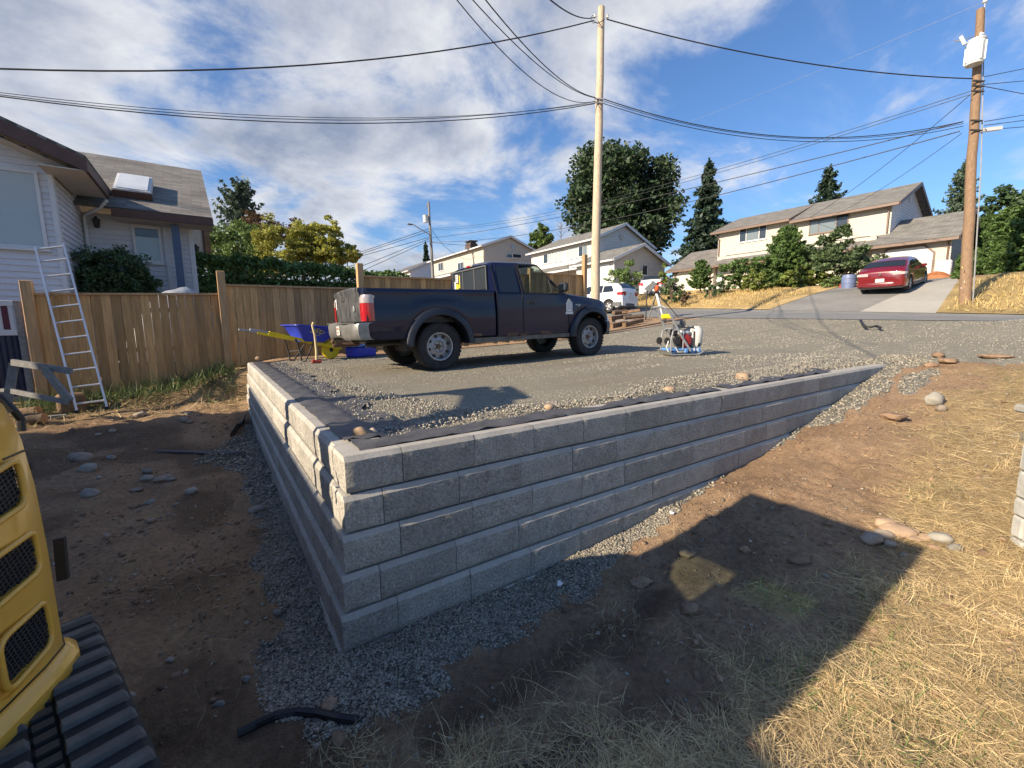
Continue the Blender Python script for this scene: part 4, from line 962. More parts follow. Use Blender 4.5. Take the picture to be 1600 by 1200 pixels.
def gdoor(xa, xb, zt, m, trim):
    c = .42
    mb = MB(); mb.prism([(xa, -1), (xb, -1), (xb, zt-c), (xb-c, zt), (xa+c, zt), (xa, zt-c)], -.028, -.010, 'y'); d = mb.build('garage_door', MT[m], h5)
    for k in range(1, 4): bx(d, 'door_panel', (xa+.06, -.034, zt-k*.54+.02), (xb-.06-(c if k == 1 else 0)*0, -.0285, zt-(k-1)*.54-.05 if k > 1 else zt-.44), m)
    mb = MB(); P = [(xa-.06, -1), (xa-.06, zt-c+.02), (xa+c-.02, zt+.06), (xb-c+.02, zt+.06), (xb+.06, zt-c+.02), (xb+.06, -1)]
    for a, b in zip(P[:-1], P[1:]): mb.bar((a[0], -.045, a[1]), (b[0], -.045, b[1]), .09, .05, up=(0, 1, 0))
    mb.build('door_trim', MT[trim], h5)
a, b = loc5(1375, 390, 0), loc5(1459, 386, 0); gdoor(a.x, b.x, (a.z+b.z)/2, 'white_trim', 'brown_gutter')
a, b = loc5(1058, 420, 0), loc5(1110, 417, 0); gdoor(a.x, b.x, (a.z+b.z)/2, 'cream_wall', 'brown_gutter')
mb = MB(); p = loc5(1376, 330, UY-.08); mb.tube([(X1-.1, UY-.4, 4.85), (X1-.12, UY-.1, 4.6), (X1-.12, UY-.08, 3.2)], .05, 6); mb.build('downpipe', MT['brown_gutter'], h5); mb = MB(); mb.tube([(-.25, -.35, 2.25), (-.1, -.06, 1.95), (-.1, -.06, -.5)], .05, 6); mb.build('downpipe', MT['brown_gutter'], h5)
mb = MB(); mb.tube([(X0+.12, UY-.4, 4.7), (X0+.12, UY-.08, 4.45), (X0+.12, UY-.08, 3.2)], .05, 6); mb.build('downpipe', MT['brown_gutter'], h5)
p = loc5(1052, 429, -.22); lantern(h5, (p.x, p.y, p.z), s=.9)
bx(h5, 'gable_lamp', (X1+.01, 4.6, 5.55), (X1+.08, 4.8, 5.95), 'white_trim')
# ---------------------------------------------------------------- vehicles
class Skin:
    """car body as cross-sections along x; right side is y<0"""
    def __init__(s, x, belt, top, w, zb, arches=(), R=.4, lean=.36, crown=.03, wt=None):
        s.x, s.b, s.t, s.w, s.zb, s.ar, s.R, s.lean, s.crown = x, belt, top, w, zb, arches, R, lean, crown
    def g(s, x): return (float(np.interp(x, s.x, s.b)), float(np.interp(x, s.x, s.t)), float(np.interp(x, s.x, s.w)), float(np.interp(x, s.x, s.zb)))
    def y_at(s, x, z):
        b, t, w, zb = s.g(x)
        return w*.97-(z-b)*s.lean if z > b else w
    def half(s, x):
        b, t, w, zb = s.g(x); low = zb
        for ax, az in s.ar:
            if abs(x-ax) < s.R: low = max(low, az+math.sqrt(s.R**2-(x-ax)**2))
        low = min(low, b-.10); m = (low+b)/2; t = max(t, b+.012); yt = w*.97-(t-b)*s.lean; r = min(.09, (t-b)*.5)
        return [(w*.965, low), (w*.992, low+(b-low)*.25), (w, low+(b-low)*.55), (w*.995, b-.07 if b-.07 > low+(b-low)*.6 else low+(b-low)*.75), (w*.97, b),
                (w*.97-(t-b)*.45*s.lean, b+(t-b)*.45), (yt+r*.35*s.lean, t-r*.35), (yt-r*.35, t-.004*r/.09), (yt-r*1.6, t+s.crown*.45), (yt*.45, t+s.crown*.85), (0, t+s.crown)]
    def loft(s, xs, cap0=True, cap1=True):
        rows = []
        for x in xs:
            h = s.half(x); rows.append([(x, -y, z) for y, z in h]+[(x, y, z) for y, z in h[-2::-1]])
        mb = MB(); mb.grid(rows)
        if cap0: mb.add(rows[0], [tuple(range(len(rows[0])))])
        if cap1: mb.add(rows[-1], [tuple(range(len(rows[-1])))[::-1]])
        return mb
    def glass(s, corners, off=.007, n=8, side=-1):
        """side pane: corners (x, z) bottom rear, bottom front, top front, top rear"""
        rows = []
        for j in range(5):
            v = j/4; row = []
            for i in range(n+1):
                u = i/n; x = (corners[0][0]*(1-u)+corners[1][0]*u)*(1-v)+(corners[3][0]*(1-u)+corners[2][0]*u)*v
                z = (corners[0][1]*(1-u)+corners[1][1]*u)*(1-v)+(corners[3][1]*(1-u)+corners[2][1]*u)*v
                row.append((x, side*(s.y_at(x, z)+off), z))
            rows.append(row)
        mb = MB(); mb.grid(rows); return mb
    def screen(s, xa, xb, inset=.10, off=.010, n=10):
        """windscreen or rear window following the slope of the roof line between two stations"""
        rows = []
        for j in range(7):
            x = xa+(xb-xa)*j/6; b, t, w, zb = s.g(x); t = max(t, b+.012); yt = w*.97-(t-b)*s.lean-inset; row = []
            for i in range(n+1):
                u = -1+2*i/n; row.append((x, u*yt, t+s.crown*(1-.55*u*u)+off))
            rows.append(row)
        mb = MB(); mb.grid(rows); return mb
def wheel(parent, c, R, w, side, rim='steel', holes=8, rimR=None):
    """wheel standing at c (axle height), outer face towards side*y"""
    rr = rimR or R*.62; y0, y1 = -w/2*side, w/2*side
    mb = MB(); prof = [(rr, y1*.70), (rr+.012, y1*.92), (R*.90, y1*1.0), (R*.975, y1*.86), (R, y1*.6), (R, 0), (R, y0*.6), (R*.975, y0*.86), (R*.9, y0), (rr, y0*.8)]
    mb.lathe(prof, 40, 'y', cap=False)
    o = mb.build('wheel', MT['rubber'], parent, 30); o.location = c
    mb = MB()
    for k in range(36):
        a = 2*PI*k/36
        for q, off in ((.30, 0), (-.30, .5)):
            aa = a+off*2*PI/36; mb.cbox((R*.968*math.cos(aa), w*q, R*.968*math.sin(aa)), (.018, w*.40, R*.11), Matrix.Rotation(-aa, 3, 'Y'))
    stuff(mb.build('tread', MT['rubber'], o))
    mb = MB(); f = y1*.55 if rim == 'steel' else y1*.75
    mb.lathe([(rr, y1*.70), (rr-.012, y1*.93), (rr-.03, y1*.90), (rr-.045, f*.55), (rr*.60, f*.80), (rr*.42, f*.95), (rr*.34, f*.62), (0, f*.62)], 32, 'y', cap=False)
    r = mb.build('rim', MT['steel_wheel'] if rim == 'steel' else MT['dark_steel'], o, 35)
    if rim == 'steel':
        for k in range(holes):
            a = 2*PI*(k+.3)/holes; mb = MB(); yy = f*.73; mb.lathe([(.0, yy+side*.003), (rr*.105, yy+side*.003), (rr*.105, yy-side*.03)], 10, 'y', (rr*.70*math.cos(a), side*.012, rr*.70*math.sin(a)), cap=False); mb.build('hole', MT['black'], o)
        mb = MB(); mb.lathe([(0, f*1.05), (rr*.15, f*1.0), (rr*.18, f*.6)], 12, 'y', cap=False)
        for k in range(5): a = 2*PI*k/5; mb.lathe([(.0, f*.75), (.012, f*.75), (.012, f*.58)], 6, 'y', (rr*.26*math.cos(a), 0, rr*.26*math.sin(a)), cap=False)
        mb.build('hub', MT['rust'], o)
    else:
        mb = MB()
        for k in range(5):
            a = 2*PI*k/5
            for da in (-.12, .12):
                p0 = (rr*.12*math.cos(a), y1*.86, rr*.12*math.sin(a)); p1 = (rr*.94*math.cos(a+da), y1*.82, rr*.94*math.sin(a+da)); mb.bar(p0, p1, rr*.13, .02, up=(0, 1, 0))
        mb.lathe([(rr*.20, y1*.70), (rr*.20, y1*.90), (0, y1*.9)], 12, 'y'); mb.lathe([(rr*.96, y1*.7), (rr*.985, y1*.93), (rr*.9, y1*.9), (rr*.9, y1*.7)], 32, 'y', cap=False)
        mb.build('spokes', MT['alu'], o)
    return o
def patch_strip(sk, parent, name, m, pts, wid, side=-1, off=.012, th=.02):
    mb = MB()
    for (xa, za), (xb, zb) in zip(pts[:-1], pts[1:]): mb.bar((xa, side*(sk.y_at(xa, za)+off), za), (xb, side*(sk.y_at(xb, zb)+off), zb), th, wid, up=(0, 0, 1))
    return mb.build(name, m, parent)
# --- navy pickup (x forward, rear axle at 0)
pk = thing('pickup_truck', 'muddy dark navy extended cab pickup parked on the gravel pad', 'pickup truck', (2.38, 4.70, .972))
pk.rotation_euler = (0, -math.atan(.08/3.2), 0)
RW = .37
ps = Skin(x=[-1.12, 1.0, 1.04, 2.45, 2.62, 3.2, 3.55, 3.70, 3.78], belt=[1.2, 1.2, 1.19, 1.17, 1.13, 1.05, .99, .93, .84],
          top=[1.2, 1.2, 1.74, 1.2, 1.165, 1.11, 1.065, 1.0, .90], w=[.865, .87, .87, .87, .868, .86, .83, .78, .72], zb=[.52, .48, .47, .47, .47, .5, .55, .62, .66],
          arches=((0, .40), (3.2, .40)), R=.47, crown=.035)
ps.x = [-1.12, 1.0, 1.02, 1.10, 1.9, 2.02, 2.3, 2.56, 2.62, 3.2, 3.55, 3.70, 3.78]
ps.b = [1.2, 1.2, 1.19, 1.19, 1.18, 1.18, 1.17, 1.15, 1.14, 1.06, 1.0, .94, .85]
ps.t = [1.2, 1.2, 1.66, 1.715, 1.735, 1.715, 1.46, 1.185, 1.172, 1.11, 1.06, 1.0, .90]
ps.w = [.865, .87, .87, .87, .87, .87, .87, .87, .868, .86, .83, .78, .70]
ps.zb = [.52, .48, .46, .46, .46, .46, .46, .46, .46, .48, .55, .62, .66]
xs = list(np.arange(1.03, 2.60, .045))+[2.60]
cabm = ps.loft(xs); keep = []
for f in cabm.f:                                                    # leave the door windows and the windscreen open
    if len(f) == 4:
        c = [sum(cabm.v[i][k] for i in f)/4 for k in range(3)]; b_, t_, w_, _z = ps.g(c[0]); side = abs(c[1]) > .95*(w_*.97-(t_-b_)*.36)
        if side and 1.62 < c[0] < 2.42 and b_+.05 < c[2] < t_-.05: continue
        if not side and 2.05 < c[0] < 2.54 and abs(c[1]) < .66: continue
    keep.append(f)
cabm.f = keep; cab = cabm.build('cab', MT['navy'], pk, 38)
xs = [2.612]+list(np.arange(2.65, 3.70, .035))+[3.70, 3.74, 3.78]
nose = ps.loft(xs).build('front_end', MT['navy'], pk, 38)
# cargo bed: outer skins, rails, floor, tailgate
def bed_side(sd):
    rows = []
    for x in list(np.arange(-1.10, .985, .035))+[.99]:
        low = .50+.02*(x < -.5)
        if abs(x) < .47: low = max(low, .40+math.sqrt(.47**2-x*x))
        low = min(low, 1.02); t = 1.235+.0*x; row = []
        for f in (0, .25, .5, .75, 1.0): row.append((x, sd*(.845+.028*math.sin(PI*min(1, f*.9+.1))), low+(1.13-low)*f))
        row += [(x, sd*.852, 1.175), (x, sd*.850, t-.02), (x, sd*.835, t), (x, sd*.775, t), (x, sd*.765, t-.03), (x, sd*.76, .80)]
        rows.append(row)
    mb = MB(); mb.grid(rows)
    for r in (rows[0], rows[-1]): mb.add(r, [tuple(range(len(r)))])
    return mb
for sd in (-1, 1): bed_side(sd).build('bed_side', MT['navy'], pk, 40)
bx(pk, 'bed_floor', (-1.08, -.76, .74), (.99, .76, .80), 'black'); bx(pk, 'bed_bulkhead', (.94, -.75, .80), (.99, .75, 1.225), 'navy')
tg = MB(); rows = []
for z, x, in ((.78, -1.112), (.80, -1.125), (.92, -1.128), (1.0, -1.132), (1.16, -1.132), (1.20, -1.150), (1.235, -1.150), (1.25, -1.135), (1.25, -1.10), (.80, -1.09)): rows.append([(x-.012*(1-(y/.70)**2), y, z+.018*(1-(y/.7)**2)*(z > 1.18)) for y in np.linspace(-.70, .70, 15)])
tg.grid(rows); 
for i in (0, -1): tg.add([r[i] for r in rows], [tuple(range(len(rows)))])
tgo = tg.build('tailgate', MT['navy_dust'], pk, 40); tgo['label'] = 'dusty grey dented tailgate'
mb = MB(); mb.cbox((-1.147, .15, 1.135), (.02, .20, .085), bev=.008); h = mb.build('handle', MT['dark_steel'], tgo)
mb = MB(); mb.lathe([(.036, 0), (.048, -.008), (.036, -.012)], 16, 'x', (-1.142, -.43, .965)); mb.build('badge', MT['alu'], tgo)
mb = MB(); mb.cbox((-1.148, .585, 1.07), (.006, .035, .17), bev=.004); mb.cbox((-1.148, .64, 1.13), (.006, .07, .022), bev=.004); mb.build('sticker', MT['sticker_white'], tgo)
# bed rear corners, lamps
for sd in (-1, 1):
    mb = MB(); rows = []
    for z in (.57, .78): rows.append([(x, sd*y, z) for x, y in ((-1.115, .705), (-1.118, .77), (-1.11, .83), (-1.09, .852), (-1.06, .858))])
    mb.grid(rows); rows = []
    for z in (1.155, 1.235): rows.append([(x, sd*y, z) for x, y in ((-1.125, .705), (-1.13, .77), (-1.118, .83), (-1.095, .852), (-1.06, .855))])
    mb.grid(rows); mb.build('bed_corner', MT['navy'], pk, 50)
    mb = MB(); rows = []
    P = ((-1.135, .708), (-1.142, .77), (-1.13, .83), (-1.10, .868), (-1.03, .878), (-.985, .872))
    for z in (.785, .80, .93, 1.03): rows.append([(x-.004*(z > .79), sd*y, z) for x, y in P])
    mb.grid(rows); lo = mb.build('tail_lamp', MT['red_lens'], pk, 50)
    mb = MB(); rows = []
    for z in (1.032, 1.10, 1.145): rows.append([(x-.003+.02*(z > 1.12), sd*(y-.002), z-.02*(i == 5)) for i, (x, y) in enumerate(P)])
    mb.grid(rows); mb.build('reverse_lens', MT['clear_lens'], lo, 50)
    for z in (.86, .94): bx(lo, 'lens_rib', (-1.148, min(sd*.71, sd*.80), z), (-1.138, max(sd*.71, sd*.80), z+.008), 'red_lens')
# chrome step bumper: two dented wings and a middle with the plate
mb = MB(); rows = []
for z, o in ((.53, .0), (.55, .03), (.60, .05), (.72, .055), (.755, .04), (.765, .0)):
    rows.append([(x-o+.018*math.sin(y*9)*(abs(y) > .2)*(o > .02), y, z+.02*math.sin(y*5)-.02*(abs(y) > .6)) for y, x in ((-.90, -1.02), (-.89, -1.16), (-.82, -1.21), (-.6, -1.235), (-.30, -1.245), (-.20, -1.215), (0, -1.21), (.20, -1.215), (.30, -1.245), (.6, -1.235), (.82, -1.21), (.89, -1.16), (.90, -1.02))])
mb.grid(rows); bo = mb.build('rear_bumper', MT['bumper'], pk, 50); bo['label'] = 'dented dull chrome rear step bumper'
bx(bo, 'step_pad', (-1.27, -.85, .758), (-1.10, .85, .770), 'grey_trim')
mb = MB(); mb.cbox((-1.274, .06, .655), (.010, .17, .13)); pl = mb.build('number_plate', MT['plate'], bo)
MP = frame((-1.281, .06, .655), (0, -1, 0), (0, 0, 1))
for q, (u, v) in enumerate(((-.045, .028), (.0, .028), (.045, .028), (-.03, -.03), (.03, -.03))):
    mb = MB(MP); mb.box((u-.012, v-.018, 0), (u-.006, v+.018, .002)); mb.box((u-.006, v+(.012 if q % 2 else -.018), 0), (u+.012, v+(.018 if q % 2 else -.012), .002)); mb.box((u+.006, v-.018+.0125*(q % 2 == 0), 0), (u+.012, v+.011, .0021)); mb.build('plate_mark', MT['red_tool'], pl)
bx(bo, 'socket', (-1.275, .26, .635), (-1.255, .36, .675), 'black')
mb = MB(); mb.tube([(-1.0, 0, .44), (-1.38, 0, .44)], .03, 8); mb.ball((-1.38, 0, .50), .032); mb.tube([(-1.38, 0, .42), (-1.38, 0, .49)], .012, 6); mb.build('tow_hitch', MT['rust'], pk)
# cab glazing
cab_rear = MB(); cab_rear.box((1.012, -.60, 1.255), (1.026, .60, 1.64)); rw = cab_rear.build('rear_window', MT['glass_dark'], pk)
for y0, y1 in ((-.585, -.215), (-.20, .20), (.215, .585)):
    mb = MB(); mb.box((1.004, y0, 1.275), (1.011, y1, 1.62)); mb.build('pane', MT['pane_dark'], rw)
mb = MB()
for a, b in (((-.615, 1.245), (.615, 1.245)), ((-.60, 1.648), (.60, 1.648)), ((-.605, 1.245), (-.595, 1.648)), ((.605, 1.245), (.595, 1.648)), ((-.207, 1.25), (-.207, 1.645)), ((.207, 1.25), (.207, 1.645))): mb.bar((1.003, a[0], a[1]), (1.003, b[0], b[1]), .022, .018, up=(1, 0, 0))
mb.build('window_frame', MT['grey_trim'], rw)
ST = MT['sticker_white']
def flat(nm, y0, y1, z0, z1, m, x=1.001): mb = MB(); mb.box((x, y0, z0), (x+.002, y1, z1)); return mb.build(nm, m, rw)
flat('sticker', .335, .365, 1.35, 1.58, MT['sticker_yellow']); flat('sticker', .41, .50, 1.46, 1.60, ST); flat('sticker', .50, .55, 1.32, 1.48, ST); flat('sticker', .36, .48, 1.265, 1.305, ST); flat('sticker', .50, .56, 1.265, 1.30, ST)
mb = MB(); mb.lathe([(0, -.0025), (.055, -.0025), (.055, 0)], 16, 'x', (1.0, .435, 1.385)); mb.build('sticker', MT['sticker_yellow'], rw)
for z in (1.48, 1.51, 1.54, 1.57): flat('sticker', .425, .485, z, z+.010, MT['black'], .998)
mb = MB(); mb.cbox((1.012, 0, 1.70), (.03, .12, .035), bev=.01); tl = mb.build('third_brake_lamp', MT['red_lens'], pk)
for y in (-.105, .105): mb = MB(); mb.cbox((1.012, y, 1.70), (.03, .085, .033), bev=.01); mb.build('cargo_lamp', MT['clear_lens'], tl)
for sd in (-1, 1):
    dr = MB(); rows = []                                            # front door and rear half door: skins a hair proud of the cab
    def door(x0, x1, nm):
        rows = []
        for x in np.linspace(x0, x1, 14):
            h_ = ps.half(x); z0 = h_[0][1]+.045
            rows.append([(x, sd*(ps.y_at(x, z)+.004*(0 if k in (0, 7) else 1)), z) for k, z in enumerate(np.linspace(z0, 1.165, 8))])
        m_ = MB(); m_.grid(rows); return m_.build(nm, MT['navy'], pk, 60)
    d2 = door(1.045, 1.54, 'rear_door'); d1 = door(1.565, 2.575, 'front_door')
    mb = ps.glass([(1.60, 1.20), (2.42, 1.20), (1.99, 1.69), (1.64, 1.69)], .006, side=sd); g1 = mb.build('door_window', MT['glass_tint'], d1)
    mb = ps.glass([(1.10, 1.20), (1.50, 1.20), (1.50, 1.655), (1.13, 1.64)], .006, side=sd); mb.build('door_window', MT['glass_dark'], d2)
    patch_strip(ps, d1, 'window_seal', MT['black'], [(1.57, 1.19), (2.50, 1.185), (2.02, 1.685), (1.60, 1.685), (1.575, 1.19)], .022, sd, .006, .012)
    patch_strip(ps, d1, 'quarter_bar', MT['black'], [(2.23, 1.20), (2.21, 1.44)], .018, sd, .010, .018)
    mb = MB(); mb.cbox((1.72, sd*(ps.y_at(1.72, 1.03)+.014), 1.03), (.16, .022, .055), bev=.008); mb.build('door_handle', MT['black'], d1)
    patch_strip(ps, d1, 'crease', MT['navy'], [(1.58, .845), (2.56, .845)], .022, sd, .006, .006); patch_strip(ps, d2, 'crease', MT['navy'], [(1.06, .845), (1.53, .845)], .022, sd, .006, .006)
    # seams round the doors
    for nm, pts in (('door_seam', [(1.552, .50), (1.552, 1.17), (1.552, 1.70)]), ('door_seam', [(2.592, .56), (2.592, 1.12)]), ('door_seam', [(1.036, .50), (1.036, 1.17), (1.045, 1.66)]), ('door_seam', [(1.04, .50), (2.58, .50)])):
        patch_strip(ps, cab, nm, MT['black'], pts, .010 if nm else .01, sd, -.002, .010)
    # mirror
    mb = MB(); mb.cbox((2.36, sd*1.00, 1.285), (.10, .20, .16), bev=.03); mb.bar((2.40, sd*.85, 1.235), (2.37, sd*.93, 1.25), .06, .05); mi = mb.build('door_mirror', MT['black'], d1, 40)
    mb = MB(); mb.cbox((2.306, sd*1.0, 1.288), (.006, .155, .115), bev=.002); mb.build('mirror_glass', MT['chrome'], mi)
    # fender flares
    for ax, nm in ((0, 'rear'), (3.2, 'front')):
        rows = []
        for k in range(25):
            a = PI*(-.085+1.17*k/24); row = []
            for rr, yy in ((.455, .80), (.450, .895), (.462, .925), (.54, .925), (.575, .885), (.58, .855)):
                x = ax+rr*math.cos(a); z = .40+rr*math.sin(a)*.98; sk = ps.g(x)[2]-.87 if nm == 'front' else 0
                row.append((x, sd*(yy+sk*.9), max(z, .40)))
            rows.append(row)
        mb = MB(); mb.grid(rows); mb.build('fender_flare', MT['flare'], pk, 50)
    bx(pk, 'rocker_panel', (.50, min(sd*.79, sd*.855), .40), (2.66, max(sd*.79, sd*.855), .47), 'rubber_dust')
    for x, z in ((.60, .53), (1.32, .50), (1.55, .49), (2.05, .5)): mb = MB(); mb.cbox((x, sd*.868, z), (random.uniform(.10, .25), .008, .05), Matrix.Rotation(random.uniform(-.3, .3), 3, 'Y'), .003); mb.build('mud_splash', MT['rust'], pk)
    wheel(pk, (0, sd*.70, RW), RW, .245, sd); wheel(pk, (3.2, sd*.70, RW), RW, .245, sd)
    mb = MB(); mb.cbox((-.56, sd*.74, .44), (.02, .24, .22)); mb.build('mud_flap', MT['black'], pk)
    # head lamp and amber corner lamp
    mb = MB(); mb.cbox((3.60, sd*.64, .80), (.14, .22, .14), Matrix.Rotation(-sd*.5, 3, 'Z'), .03); hl = mb.build('head_lamp', MT['clear_lens'], pk)
    mb = MB(); mb.cbox((3.52, sd*.765, .80), (.12, .06, .13), Matrix.Rotation(-sd*.35, 3, 'Z'), .02); mb.build('corner_lamp', MT['orange_lens'], hl)
mb = ps.screen(2.04, 2.54, .07); mb.build('windscreen', MT['glass_tint'], pk)
mb = MB(); rows = []
for z, o in ((.40, -.05), (.44, .03), (.55, .06), (.64, .05), (.68, -.02)): rows.append([(x+o, y, z) for y, x in ((-.90, 3.52), (-.88, 3.62), (-.70, 3.74), (-.4, 3.80), (0, 3.82), (.4, 3.80), (.70, 3.74), (.88, 3.62), (.90, 3.52))])
mb.grid(rows); fb = mb.build('front_bumper', MT['grey_trim'], pk, 50)
mb = MB(); rows = []
for z, o in ((.645, .05), (.70, .055), (.715, .0)): rows.append([(x+o, y, z) for y, x in ((-.885, 3.55), (-.87, 3.62), (-.70, 3.742), (-.4, 3.803), (0, 3.823), (.4, 3.803), (.70, 3.742), (.87, 3.62), (.885, 3.55))])
mb.grid(rows); mb.build('bumper_top', MT['chrome'], fb, 50)
bx(pk, 'grille', (3.74, -.45, .74), (3.80, .45, .90), 'black')
mb = MB()
mb.box((-1.0, -.42, .46), (3.5, -.34, .60)); mb.box((-1.0, .34, .46), (3.5, .42, .60)); mb.box((.95, -.70, .42), (2.6, .70, .52)); mb.tube([(0, -.66, RW), (0, .66, RW)], .05, 8); mb.ball((0, .05, RW), .16); mb.tube([(3.2, -.66, RW), (3.2, .66, RW)], .05, 8); mb.box((2.7, -.45, .36), (3.6, .45, .9)); mb.tube([(-1.05, -.55, .44), (-.5, -.5, .45), (-.3, -.35, .5)], .03, 8); mb.box((-.9, -.3, .5), (-.45, .35, .72))
mb.build('chassis', MT['dark_steel'], pk)
for ax in (0, 3.2):
    for sd in (-1, 1):
        mb = MB(); rows = [[(ax+.465*math.cos(a), sd*.44, .40+.465*math.sin(a)), (ax+.465*math.cos(a), sd*.835, .40+.465*math.sin(a))] for a in np.linspace(0, PI, 15)]; mb.grid(rows); mb.add([r[0] for r in rows], [tuple(range(15))]); mb.build('wheel_well', MT['black'], pk)
mb = MB(); mb.tube([(2.66, -.80, 1.13), (2.62, -.83, 1.95)], .004, 5); mb.build('aerial', MT['black'], pk)
# seats, seen through the glass
for y in (-.38, .38):
    mb = MB(); mb.cbox((1.85, y, .95), (.45, .48, .2), bev=.05); mb.cbox((1.62, y, 1.22), (.16, .46, .5), Matrix.Rotation(-.2, 3, 'Y'), .05); mb.cbox((1.56, y, 1.53), (.1, .26, .17), bev=.04); mb.build('seat', MT['grey_trim'], pk)
# door emblem: three pale towers over a panel with a name strip
em = MB(Matrix.Translation((2.60, -(ps.y_at(2.60, .95)+.010), .93)) @ Matrix.Rotation(PI/2, 4, 'X') @ Matrix.Scale(1.35, 4))
for u, w_, z1 in ((-.052, .016, .06), (-.03, .018, .085), (-.006, .02, .105), (.02, .018, .085), (.044, .016, .06)): em.box((u-w_/2+.004, -.03, 0), (u+w_/2+.004, z1, .002)); em.prism([(u-w_/2+.004, z1), (u+w_/2+.004, z1), (u+.004, z1+.025)], 0, .002, 'z')
em.prism([(-.065, -.05), (.068, -.05), (.04, -.028), (-.04, -.028)], 0, .0021, 'z'); em.box((-.065, -.085, 0), (.068, -.056, .002)); em.build('door_emblem', MT['sticker_white'], pk)
bd = MB(Matrix.Translation((2.83, -(ps.y_at(2.8, .98)+.006), .985)) @ Matrix.Rotation(PI/2, 4, 'X'))
bd.box((-.07, -.01, 0), (-.012, .012, .003)); bd.box((-.004, -.03, 0), (.045, -.004, .003)); bd.box((.0, .0, 0), (.06, .014, .003)); bd.build('fender_badge', MT['alu_dull'], pk)

# --- the other cars
def car(name, label, cat, P, yaw, paint, L, prof, rear, Rw=.33, wb=(0, 2.7), width=.90, hatch=True, glassm='glass_dark', plate='plate', pitch=0):
    t = thing(name, label, cat, P, yaw); t.rotation_euler = (0, pitch, yaw)
    sk = Skin(*prof, arches=((wb[0], Rw), (wb[1], Rw)), R=Rw+.07, lean=.42, crown=.05)
    xs = sorted(set(list(np.round(np.arange(sk.x[0], sk.x[-1], .06), 3))+list(sk.x)))
    b = sk.loft(xs).build('body', MT[paint], t, 42)
    for sd in (-1, 1):
        for w in wb: wheel(t, (w, sd*(width-.13), Rw), Rw, .21, sd, 'alloy')
        for q in rear['side']: sk.glass(q, .008, side=sd).build('side_window', MT[glassm], t)
        patch_strip(sk, b, 'door_seam', MT['black'], rear['seam'][0], .012, sd, -.002, .008)
        for q in rear['seam'][1:]: patch_strip(sk, b, 'door_seam', MT['black'], q, .012, sd, -.002, .008)
        for hx, hz in rear['handles']: mb = MB(); mb.cbox((hx, sd*(sk.y_at(hx, hz)+.012), hz), (.17, .02, .03), bev=.006); mb.build('door_handle', MT[paint], t)
        mb = MB(); mb.cbox((rear['mirror'], sd*(width+.06), rear['mz']), (.12, .18, .12), bev=.03); mb.build('door_mirror', MT[paint], t)
        patch_strip(sk, t, 'sill', MT['grey_trim'], [(wb[0]+Rw+.1, .27), (wb[1]-Rw-.1, .27)], .12, sd, -.01, .03)
        lx, lz, lw, lh = rear['lamp']
        rows = []
        for v in (-.5, .5): rows.append([(lx+a, sd*(y+.01), lz+lh*v*(1-.35*k/4)) for k, (a, y) in enumerate(((-.012, width*.93-lw), (-.014, width*.93-lw*.5), (0, width*.93), (.12, width*.985), (.30, width*1.0)))])
        mb = MB(); mb.grid(rows); mb.build('tail_lamp', MT[rear.get('lampm', 'red_lens')], t)
    sk.screen(rear['rs'][0], rear['rs'][1], .06).build('rear_window', MT['glass_dark'], t); sk.screen(rear['ws'][0], rear['ws'][1], .06).build('windscreen', MT['glass_dark'], t)
    x0 = sk.x[0]
    mb = MB(); rows = []
    for z, o in ((.24, .08), (.30, -.015), (.44, -.02), (.47, .0)): rows.append([(x0+o+.10*(abs(u))**3, u*width*.95, z) for u in np.linspace(-1, 1, 9)])
    mb.grid(rows); mb.build('rear_bumper', MT[rear['bump']], t, 50)
    mb = MB(); mb.cbox((x0-.035, 0, rear['pz']), (.012, .31, .15), bev=.003); mb.build('number_plate', MT[plate], t)
    bx(t, 'underbody', (x0+.1, -width*.86, .2), (sk.x[-1]-.15, width*.86, .55), 'black')
    mb = MB(); mb.lathe([(.045, 0), (.045, -.012), (0, -.012)], 14, 'x', (x0+rear.get('bx', .02), 0, rear['bz'])); mb.build('badge', MT['chrome'], t)
    return t, sk, b
suv_prof = ([-.86, -.80, -.70, -.45, .1, .9, 1.6, 2.35, 2.9, 3.3, 3.5], [.92, .96, 1.02, 1.06, 1.05, 1.02, .99, .97, .93, .82, .62], [.95, 1.15, 1.34, 1.55, 1.63, 1.66, 1.60, 1.12, 1.02, .86, .64],
            [.80, .86, .89, .91, .915, .915, .91, .90, .87, .80, .70], [.32, .28, .27, .26, .25, .25, .25, .25, .27, .30, .34])
suv_rear = dict(side=[[(-.32, 1.12), (.42, 1.10), (.42, 1.47), (-.10, 1.47)], [(.48, 1.09), (1.25, 1.06), (1.20, 1.53), (.48, 1.50)], [(1.31, 1.06), (2.15, 1.04), (1.58, 1.50), (1.27, 1.52)]][0:3], seam=[[(.40, .35), (.45, 1.08)], [(1.28, .32), (1.28, 1.05)], [(2.2, .4), (2.2, 1.0)]],
                handles=[(.62, .93), (1.45, .91)], mirror=1.98, mz=1.08, lamp=(-.85, .99, .36, .22), rs=(-.74, -.42), ws=(1.66, 2.28), bump='grey_trim', pz=.80, bz=1.0, bx=-.02)
hr = math.radians
P = at(964, 486, 25)
s1, sk1, b1 = car('white_suv', 'white crossover with red tail lamps parked at the kerb behind the pale pole', 'car', (P[0], P[1], float(H(P[0], P[1]))+.06), hr(99), 'white_paint', 4.4, suv_prof, suv_rear)
for sd in (-1, 1): mb = MB(); mb.bar((.0, sd*.60, 1.70), (1.5, sd*.60, 1.72), .03, .03); mb.build('roof_rail', MT['alu'], s1)
for sd in (-1, 1): mb = MB(); mb.cbox((-.55, sd*.905, .42), (.5, .03, .22)); mb.build('cladding', MT['grey_trim'], s1)
